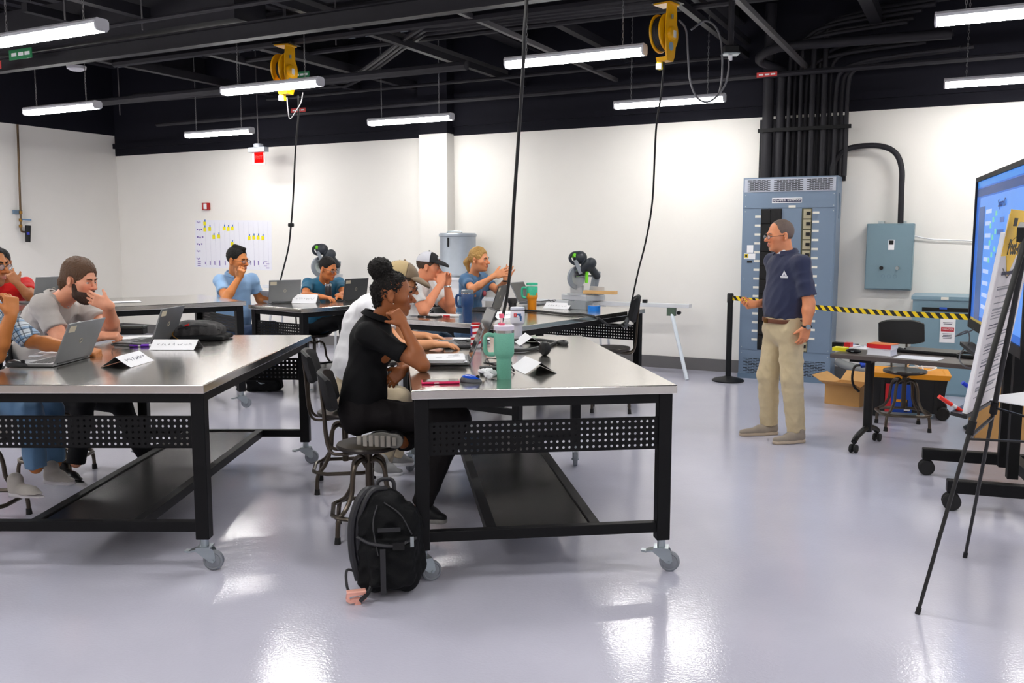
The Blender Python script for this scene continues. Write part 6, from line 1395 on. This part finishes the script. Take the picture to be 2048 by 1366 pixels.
# -------- 2 the man in the tan cap
m_whitetee = cloth('white_tee_cloth', (232, 232, 236)); m_khaki2 = cloth('beige_trousers', (196, 180, 152)); m_hairbrn = mat('brown_hair', rgb(66, 46, 30), .55, noise=.35, nscale=120, bump=.5, bscale=240)
Cj = dict(head=yp(800, 566, 5.68), F=(.92, .12, -.34), neck=yp(760, 602, 5.75), chest=yp(728, 650, 5.78), pel=yp(700, 770, 5.82), shR=yp(736, 618, 5.56), shL=yp(766, 606, 5.98), elR=yp(798, 696, 5.45), wrR=yp(866, 689, 5.5), elL=yp(802, 676, 6.02), wrL=yp(848, 672, 6.0),
          knR=yp(800, 800, 5.62), knL=yp(800, 795, 6.0), anR=yp(766, 925, 5.5), anL=yp(790, 915, 5.9))
gC = person('man in white tee and tan cap, typing behind the woman in black', (-1.05, 5.75, 0), Cj, (214, 148, 102), m_whitetee, m_khaki2, cloth('grey_trainer', (150, 150, 150)), h=.0062, hs=1.0, bw=1.06, belly=.05, hair=SHORT, hairm=m_hairbrn, brow=m_hairbrn, glasses=M_gframe,
            handR=((1, .05, -.02), (0, .05, -1), .25), handL=((1, .0, -.05), (0, 0, -1), .3), seed=2, footR=(yp(752, 950, 5.42), yp(808, 955, 5.42), (0, 0, 1)), footL=(yp(778, 930, 5.9), yp(830, 932, 5.9), (0, 0, 1)))
m_tan = cloth('tan_cap_cloth', (176, 154, 112)); m_tanb = cloth('brown_cap_cloth', (122, 104, 82)); cap_hat(gC, m_tanb, m_tan, m_tanb, -.1)
# -------- 3 the bearded man
m_greypolo = cloth('grey_polo_cloth', (176, 170, 166)); m_blk = mat('black_jeans', rgb(14, 14, 18), .8, noise=.1, spec=.2); m_hairaub = mat('auburn_hair', rgb(88, 60, 38), .55, noise=.4, nscale=120, bump=.5, bscale=240)
Gj = dict(head=yp(160, 560, 5.95), F=(.93, -.28, -.2), neck=yp(118, 601, 6.05), chest=yp(92, 650, 6.1), pel=yp(58, 768, 6.15), shR=yp(86, 612, 5.82), shL=yp(146, 606, 6.33), elR=yp(122, 680, 5.75), wrR=yp(205, 672, 5.82), elL=yp(224, 660, 6.02), wrL=yp(216, 610, 5.82),
          knR=yp(168, 808, 5.85), knL=yp(240, 808, 6.2), anR=yp(152, 925, 5.85), anL=yp(300, 925, 6.25))
BIGH = {'ops': [('+', (-.018, 0, .042), (.112, .09, .104)), ('-', (.125, 0, -.02), (.075, .12, .105)), ('-', (.05, .095, -.055), (.045, .04, .06)), ('-', (.05, -.095, -.055), (.045, .04, .06)), ('-', (.004, .092, -.012), (.034, .024, .042), .006), ('-', (.004, -.092, -.012), (.034, .024, .042), .006), ('c', (-.09, -.03, -.03), (-.1, 0, -.08), .04, .03, .03), ('c', (-.09, .03, -.03), (-.1, 0, -.08), .04, .03, .03), ('p', (0, 0, -.1), (-.1, 0, -1))], 'amp': .006, 'f': 130}
beardops = [('+', (.035, 0, -.08), (.064, .066, .055)), ('+', (.06, 0, -.115), (.04, .045, .03), .02), ('+', (.02, .058, -.04), (.022, .014, .04), .01), ('+', (.02, -.058, -.04), (.022, .014, .04), .01), ('c', (.1, -.018, -.05), (.1, .018, -.05), .006, .006, .006), ('-', (.105, 0, -.062), (.016, .02, .006), .004)]
gG = person('bearded man in grey polo leaning on the table, hand over mouth', (-3.15, 6.1, 0), Gj, (228, 158, 126), m_greypolo, m_blk, mat('black_leather', rgb(20, 20, 22), .35), h=.0058, hs=1.06, bw=1.24, belly=.09, hair=BIGH, hairm=m_hairaub, brow=m_hairaub, collar=m_greypolo,
            beard={'ops': beardops, 'm': mat('dark_auburn_beard', rgb(58, 36, 24), .6, noise=.3, nscale=120, bump=.4, bscale=240)}, handL=((-.93, .02, .36), (-.25, .95, .1), .25), handR=((.95, .2, .0), (0, .3, -.9), 1.2), seed=3, sleeve=.7,
            footR=(yp(118, 955, 5.85), yp(180, 985, 5.68), (0, 0, 1)), footL=(yp(310, 925, 6.25), yp(360, 930, 6.2), (0, 0, 1)), sole=M_dark)
# -------- 4 the man in the plaid shirt
mpl = bpy.data.materials.new('plaid_cloth'); mpl.use_nodes = True; nt = mpl.node_tree; Nn = nt.nodes; Ll = nt.links; bs = Nn['Principled BSDF']; bs.inputs['Roughness'].default_value = .85
tc = Nn.new('ShaderNodeTexCoord'); mp = Nn.new('ShaderNodeMapping'); mp.inputs['Rotation'].default_value = (.3, .5, .2); Ll.new(tc.outputs['Object'], mp.inputs['Vector']); sx = Nn.new('ShaderNodeSeparateXYZ'); Ll.new(mp.outputs[0], sx.inputs[0]); prev = None
for ax_, fr_q, wd_, colr in (('X', 18, .16, (120, 160, 200)), ('Z', 18, .16, (120, 160, 200)), ('X', 36, .1, (40, 52, 66)), ('Z', 36, .1, (40, 52, 66))):
    a1 = Nn.new('ShaderNodeMath'); a1.operation = 'MULTIPLY'; a1.inputs[1].default_value = fr_q; Ll.new(sx.outputs[ax_], a1.inputs[0]); a2 = Nn.new('ShaderNodeMath'); a2.operation = 'FRACT'; Ll.new(a1.outputs[0], a2.inputs[0])
    a3 = Nn.new('ShaderNodeMath'); a3.operation = 'LESS_THAN'; a3.inputs[1].default_value = wd_ * 2; Ll.new(a2.outputs[0], a3.inputs[0]); a4 = Nn.new('ShaderNodeMath'); a4.operation = 'MULTIPLY'; a4.inputs[1].default_value = .7; Ll.new(a3.outputs[0], a4.inputs[0])
    mx = Nn.new('ShaderNodeMix'); mx.data_type = 'RGBA'; mx.inputs[7].default_value = (*rgb(*colr), 1); Ll.new(a4.outputs[0], mx.inputs[0])
    if prev is None: mx.inputs[6].default_value = (*rgb(214, 222, 228), 1)
    else: Ll.new(prev, mx.inputs[6])
    prev = mx.outputs[2]
Ll.new(prev, bs.inputs['Base Color'])
m_jean = cloth('blue_jeans', (84, 118, 152)); m_hairdk = mat('dark_hair', rgb(20, 17, 17), .6, noise=.35, nscale=120, bump=.5, bscale=240, spec=.25)
Dj = dict(head=yp(-24, 530, 5.0), F=(1, -.12, -.1), neck=yp(-46, 588, 5.05), chest=yp(-50, 642, 5.08), pel=yp(-62, 768, 5.1), shR=yp(-44, 618, 4.85), shL=yp(-20, 606, 5.3), elR=yp(-8, 712, 4.72), wrR=yp(22, 630, 4.72), elL=yp(62, 682, 5.3), wrL=yp(166, 700, 5.22),
          knR=yp(60, 822, 4.95), knL=yp(100, 815, 5.25), anR=yp(72, 935, 4.95), anL=yp(110, 925, 5.2))
gD = person('man in plaid shirt and glasses at the left edge, fist at chin', (-3.0, 5.05, 0), Dj, (190, 116, 58), mpl, m_jean, cloth('pale_grey_trainer', (176, 170, 164)), h=.0056, hs=.97, bw=.98, hair=SHORT, hairm=m_hairdk, brow=m_hairdk, collar=mpl, stubble=.45, glasses=M_gframe,
            handR=((-.02, .15, .98), (-.85, .4, .1), 1.15), handL=((.95, -.1, -.2), (0, .2, -.95), 1.15), seed=4, sleeve=.98, footR=(yp(28, 990, 4.95), yp(112, 1018, 4.78), (-.1, 0, 1)), footL=(yp(95, 965, 5.15), yp(150, 975, 5.1), (0, 0, 1)), sole=mat('shoe_sole_grey', rgb(200, 196, 200), .7))
tag_ = MB().tube([Vector(yp(172, 700, 5.2)) + Vector((.0, .03 * math.cos(k * PI / 6), .03 * math.sin(k * PI / 6))) for k in range(12)], .006, 6, closed=True).build('wristband', mat('green_band', rgb(10, 130, 80), .5), gD.t, w=True)
# -------- 5 the man in red
Rj = dict(head=yp(2, 526, 8.3), F=(.55, -.8, -.2), neck=yp(10, 560, 8.42), chest=yp(14, 588, 8.5), pel=yp(18, 665, 8.62), shL=yp(52, 568, 8.5), shR=yp(-30, 568, 8.4), elL=yp(64, 598, 8.2), wrL=yp(34, 566, 8.12), elR=yp(-40, 600, 8.1), wrR=yp(-15, 600, 7.95), knL=yp(50, 690, 8.2), knR=yp(-10, 690, 8.2), anL=yp(50, 760, 8.2), anR=yp(-10, 760, 8.2))
person('man in red shirt at the left edge, hand raised to his face', (-4.7, 8.55, 0), Rj, (176, 112, 70), cloth('red_shirt_cloth', (214, 14, 14)), m_blk, M_dark, h=.007, hs=.98, hair=SHORT, hairm=m_hairdk, brow=m_hairdk, handL=((-.5, -.1, .85), (-.3, .9, .1), .6), handR=((.8, -.3, 0), (0, 0, -1), .4), seed=5, sleeve=.55, hg=.009)
# -------- 6 the man in the light blue polo
m_lblue = cloth('light_blue_polo_cloth', (146, 184, 226))
Bj = dict(head=yp(475, 521, 9.55), F=(.88, -.42, -.1), neck=yp(468, 551, 9.65), chest=yp(468, 582, 9.7), pel=yp(466, 665, 9.75), shR=yp(440, 562, 9.55), shL=yp(504, 559, 9.82), elR=yp(452, 598, 9.3), wrR=yp(478, 556, 9.4), elL=yp(520, 600, 9.9), wrL=yp(545, 599, 9.85), knR=yp(535, 660, 9.5), knL=yp(545, 655, 9.8), anR=yp(540, 760, 9.5), anL=yp(545, 755, 9.8))
gB = person('man in light blue polo and glasses, hand at his mouth', (-3.0, 9.7, 0), Bj, (212, 132, 72), m_lblue, cloth('dark_jeans', (40, 62, 96)), M_dark, h=.0068, hs=1.12, bw=1.05, belly=.05, hair={'ops': SHORT['ops'] + [('c', (-.02, -.02, .13), (.075, .0, .115), .024, .018, .02)], 'amp': .005, 'f': 160}, hairm=m_hairdk, brow=m_hairdk, collar=m_lblue, glasses=M_gframe, stubble=.35,
            handR=((.35, -.25, .85), (.1, .8, .3), .95), handL=((.9, -.3, 0), (0, 0, -1), .3), seed=6, hg=.009)
# -------- 7 the young man in teal
m_teal = cloth('teal_tee_cloth', (26, 96, 128))
Tj = dict(head=yp(656, 538, 10.15), F=(.8, -.5, -.25), neck=yp(648, 562, 10.25), chest=yp(644, 584, 10.35), pel=yp(636, 650, 10.45), shR=yp(616, 567, 10.2), shL=yp(678, 566, 10.5), elR=yp(610, 592, 9.95), wrR=yp(645, 594, 9.75), elL=yp(690, 590, 10.2), wrL=yp(676, 592, 9.95), knR=yp(690, 640, 10.1), knL=yp(700, 640, 10.4), anR=yp(690, 720, 10.1), anL=yp(700, 715, 10.4))
person('young man in teal tee and glasses, looking at his laptop', (-2.3, 10.4, 0), Tj, (206, 124, 70), m_teal, m_blk, M_dark, h=.0072, hs=1.02, hair=SHORT, hairm=m_hairdk, brow=m_hairdk, glasses=M_gframe, handR=((.9, -.3, -.1), (0, 0, -1), .4), handL=((.7, -.6, -.1), (0, 0, -1), .4), seed=7, hg=.009)
# -------- 8 the man in the black and white cap
m_paletee = cloth('pale_grey_tee_cloth', (216, 214, 212))
Kj = dict(head=yp(857, 534, 8.15), F=(.96, -.06, -.15), neck=yp(840, 566, 8.2), chest=yp(830, 594, 8.25), pel=yp(818, 668, 8.3), shR=yp(829, 578, 8.0), shL=yp(852, 572, 8.42), elR=yp(847, 622, 7.95), wrR=yp(882, 568, 8.08), elL=yp(902, 620, 8.35), wrL=yp(894, 568, 8.24), knR=yp(880, 680, 8.1), knL=yp(890, 680, 8.4), anR=yp(870, 770, 8.1), anL=yp(880, 765, 8.4))
gK = person('man in pale tee and black and white cap, hands clasped at mouth', (-1.0, 8.25, 0), Kj, (230, 148, 108), m_paletee, m_jean, M_dark, h=.0062, hs=.98, bw=1.04, belly=.03, hair=SHORT, hairm=m_hairbrn, brow=m_hairbrn, handR=((.0, .3, .95), (.1, .95, -.2), .75), handL=((.0, -.25, .95), (.1, -.95, -.2), .75), seed=8, hg=.0085)
cap_hat(gK, mat('cap_black', rgb(24, 24, 28), .8), cloth('cap_white_mesh', (220, 220, 228)), mat('cap_black', 0), -.05)
MB().ell(gK.H(.085, -.03, .095), (.012, .012, .014), 8, 6).build('cap_emblem', M_white, gK.t, w=True); MB().ell(gK.H(.09, -.015, .08), (.01, .01, .012), 8, 6).build('cap_emblem', mat('emblem_red', rgb(150, 40, 40), .6), gK.t, w=True)
MB().tube([Vector(gK.j['wrL']) + Vector((.033 * math.cos(k * PI / 6), .033 * math.sin(k * PI / 6), -.02)) for k in range(12)], .007, 6, closed=True).build('wristwatch', M_zinc, gK.t, w=True)
# -------- 9 the woman in blue
m_btee = cloth('denim_blue_tee_cloth', (70, 112, 152)); m_blond = mat('blonde_hair', rgb(176, 136, 72), .5, noise=.35, nscale=90, bump=.4, bscale=200)
Uj = dict(head=yp(958, 520, 8.82), F=(.86, -.48, -.03), neck=yp(946, 550, 8.9), chest=yp(942, 577, 8.95), pel=yp(936, 655, 9.02), shR=yp(931, 560, 8.74), shL=yp(964, 556, 9.1), elR=yp(945, 579, 8.5), wrR=yp(990, 551, 8.5), elL=yp(996, 582, 8.95), wrL=yp(1012, 560, 8.8), knR=yp(985, 670, 8.8), knL=yp(1000, 670, 9.1), anR=yp(980, 750, 8.8), anL=yp(995, 745, 9.1))
blops = [('+', (-.014, 0, .042), (.106, .086, .1)), ('-', (.122, 0, -.015), (.075, .12, .108)), ('-', (.004, .092, -.012), (.034, .024, .042), .006), ('-', (.004, -.092, -.012), (.034, .024, .042), .006), ('-', (.045, .095, -.06), (.05, .035, .05)), ('-', (.045, -.095, -.06), (.05, .035, .05)), ('c', (-.11, 0, .02), (-.15, 0, -.03), .03, .034, .02), ('c', (-.15, 0, -.03), (-.125, 0, -.12), .032, .014, .02), ('p', (0, 0, -.14), (0, 0, -1))]
gU = person('woman in blue tee with blonde ponytail, gesturing with both hands', (-.5, 9.0, 0), Uj, (222, 148, 102), m_btee, m_jean, M_dark, h=.0062, hs=.94, bw=.95, female=True, hair={'ops': blops, 'amp': .005, 'f': 120}, hairm=m_blond, brow=m_hairbrn, lips=(178, 90, 84), handR=((.9, -.05, .3), (.2, .9, -.1), .22, .3), handL=((.35, 0, .92), (.1, -.95, 0), .15, .35), hand_sc=1.05, seed=9, hg=.0085)
MB().tube([Vector(gU.j['wrL']) + Vector((.029 * math.cos(k * PI / 6), .029 * math.sin(k * PI / 6), -.01)) for k in range(12)], .008, 6, closed=True).build('wristwatch', M_dark, gU.t, w=True)
MB().ell(Vector(gU.j['chest'] + gU.f * .15 + gU.r * .0 - gU.u * .02), (.02, .02, .03), 8, 6).build('shirt_print', mat('print_coral', rgb(190, 90, 100), .8), gU.t, w=True)
# -------- 10 the instructor
m_navy = cloth('navy_polo_cloth', (40, 46, 74)); m_kh = cloth('khaki_trousers', (196, 178, 142)); m_hairgry = mat('greying_hair', rgb(104, 88, 80), .7, noise=.4, nscale=300, bump=.3, bscale=500)
Nj = dict(head=yp(1560, 472, 7.12), F=(-.97, -.16, -.08), neck=yp(1572, 509, 7.12), chest=yp(1573, 547, 7.14), pel=yp(1568, 652, 7.14), shL=yp(1603, 527, 6.94), shR=yp(1546, 523, 7.34), elL=yp(1618, 606, 6.9), wrL=yp(1613, 653, 6.88), elR=yp(1556, 602, 7.4), wrR=yp(1513, 608, 7.28),
          knL=yp(1584, 757, 7.0), knR=yp(1536, 750, 7.24), anL=yp(1592, 862, 7.02), anR=yp(1538, 848, 7.3))
BUZZ = {'ops': [('+', (-.016, 0, .036), (.099, .0805, .095)), ('-', (.108, 0, .01), (.075, .12, .13)), ('-', (.004, .092, -.012), (.034, .024, .042), .006), ('-', (.004, -.092, -.012), (.034, .024, .042), .006), ('-', (.035, .085, -.045), (.045, .03, .045)), ('-', (.035, -.085, -.045), (.045, .03, .045)), ('p', (0, 0, -.07), (-.35, 0, -1))], 'amp': .0012, 'f': 300}
gN = person('standing instructor in navy polo and khaki trousers, hand held out', (2.16, 7.14, 0), Nj, (220, 142, 98), m_navy, m_kh, cloth('taupe_trainer', (150, 138, 124)), h=.0058, hs=1.0, bw=1.07, belly=.03, hair=BUZZ, hairm=m_hairgry, brow=m_hairgry, collar=m_navy, glasses=M_gframe, baggy=1.22, sleeve=.82, untuck=False,
            beard={'ops': [('+', (.072, 0, -.092), (.024, .026, .026)), ('-', (.1, 0, -.06), (.02, .02, .012), .004)], 'm': mat('grey_goatee', rgb(176, 160, 150), .7)}, handL=((-.2, -.05, -.97), (-.3, .95, 0), .45), handR=((-.95, -.12, -.12), (.0, -.45, .85), .75), seed=10, hg=.0068, shirt_amp=.007,
            footL=(yp(1606, 884, 7.0), yp(1545, 888, 6.92), (0, 0, 1)), footR=(yp(1552, 868, 7.3), yp(1478, 872, 7.22), (0, 0, 1)), sole=mat('tan_sole', rgb(190, 172, 150), .7))
# belt, watch, badge
S = SDF(); S.cap(gN.j['pel'] + gN.u * .035, gN.j['pel'] + gN.u * .07, .188, .188, .01, flat=(gN.f, .86), cut=True, cuta=True); v, fc = S.polygonise(.006); npmesh('belt', v, fc, mat('brown_leather', rgb(104, 58, 34), .45), gN.t)
MB().obox(Vector(gN.j['pel'] + gN.u * .052 + gN.f * .164), Vector(gN.r) * .022, Vector(gN.u) * .018, Vector(gN.f) * .004).build('belt_buckle', mat('brass', 0), gN.t, w=True)
wv = Vector(gN.j['wrL']); MB().tube([wv + Vector((.034 * math.cos(k * PI / 6), .034 * math.sin(k * PI / 6), 0)) for k in range(12)], .009, 6, closed=True).build('wristwatch', M_dark, gN.t, w=True); MB().cyl(wv + Vector((.0, -.036, 0)), wv + Vector((.0, -.046, 0)), .019, n=14).build('watch_face', M_zinc, gN.t, w=True)
# logo on the chest: sits on the shirt's own surface
me = gN.shirt.data; co = np.empty(len(me.vertices) * 3, np.float32); me.vertices.foreach_get('co', co); co = co.reshape(-1, 3) + np.array(WM[gN.t.name].translation); no = np.empty(len(me.vertices) * 3, np.float32); me.vertices.foreach_get('normal', no); no = no.reshape(-1, 3)
tgt = np.array(yp(1566, 552, 7.0)); rd = nrm(tgt - np.array([0, 0, HC])); rel = co - np.array([0, 0, HC]); along = rel @ rd; off = np.linalg.norm(rel - along[:, None] * rd[None], axis=1)
cand = np.nonzero(off < .012)[0]; vi = cand[np.argmin(along[cand])]; bc = Vector(co[vi]); near = np.linalg.norm(co - co[vi], axis=1) < .03; bn = Vector(no[near].mean(0)).normalized()
if bn.y > 0: bn = -bn
bux = Z.cross(bn).normalized(); buy = bn.cross(bux).normalized()
for poly in ([(-.02, 0), (-.008, 0), (.004, .022), (-.002, .034)], [(.008, 0), (.022, 0), (.0, .04), (-.004, .032)], [(-.006, .0), (.004, .0), (.001, .01)]): MB().prism(poly, bc + bn * .005, bux, buy, bn * .0012).build('chest_logo', M_white, gN.t, w=True, smooth=False)
for k, (w_, hh_) in enumerate(((.03, .005), (.028, .002))): MB().obox(bc + bn * .006 - buy * (.009 + .009 * k), bux * w_, buy * hh_, bn * .0006).build('chest_logo', M_white, gN.t, w=True, smooth=False)
S = SDF(); S.cap(gN.j['neck'] - gN.u * .01 + gN.f * .012, gN.j['neck'] + gN.u * .012 + gN.f * .016, .06, .0585, .01); v, fc = S.polygonise(.006); npmesh('undershirt', v, fc, M_white, gN.t)
# tread on the tucked shoe of the woman in black
h0, h1 = Vector(yp(800, 884, 4.64)), Vector(yp(706, 880, 4.58)); dv = (h1 - h0).normalized(); L_ = (h1 - h0).length
for k in range(7):
    c = h0 + dv * L_ * (.12 + .125 * k) - Vector((0, .003, 0)); MB().obox(c, dv * .011, Vector((0, .004, 0)), Z * (.03 if 0 < k < 6 else .022)).build('tread', mat('tread_pale', rgb(158, 152, 144), .8), gW.t, w=True, smooth=False, bevel=.003)
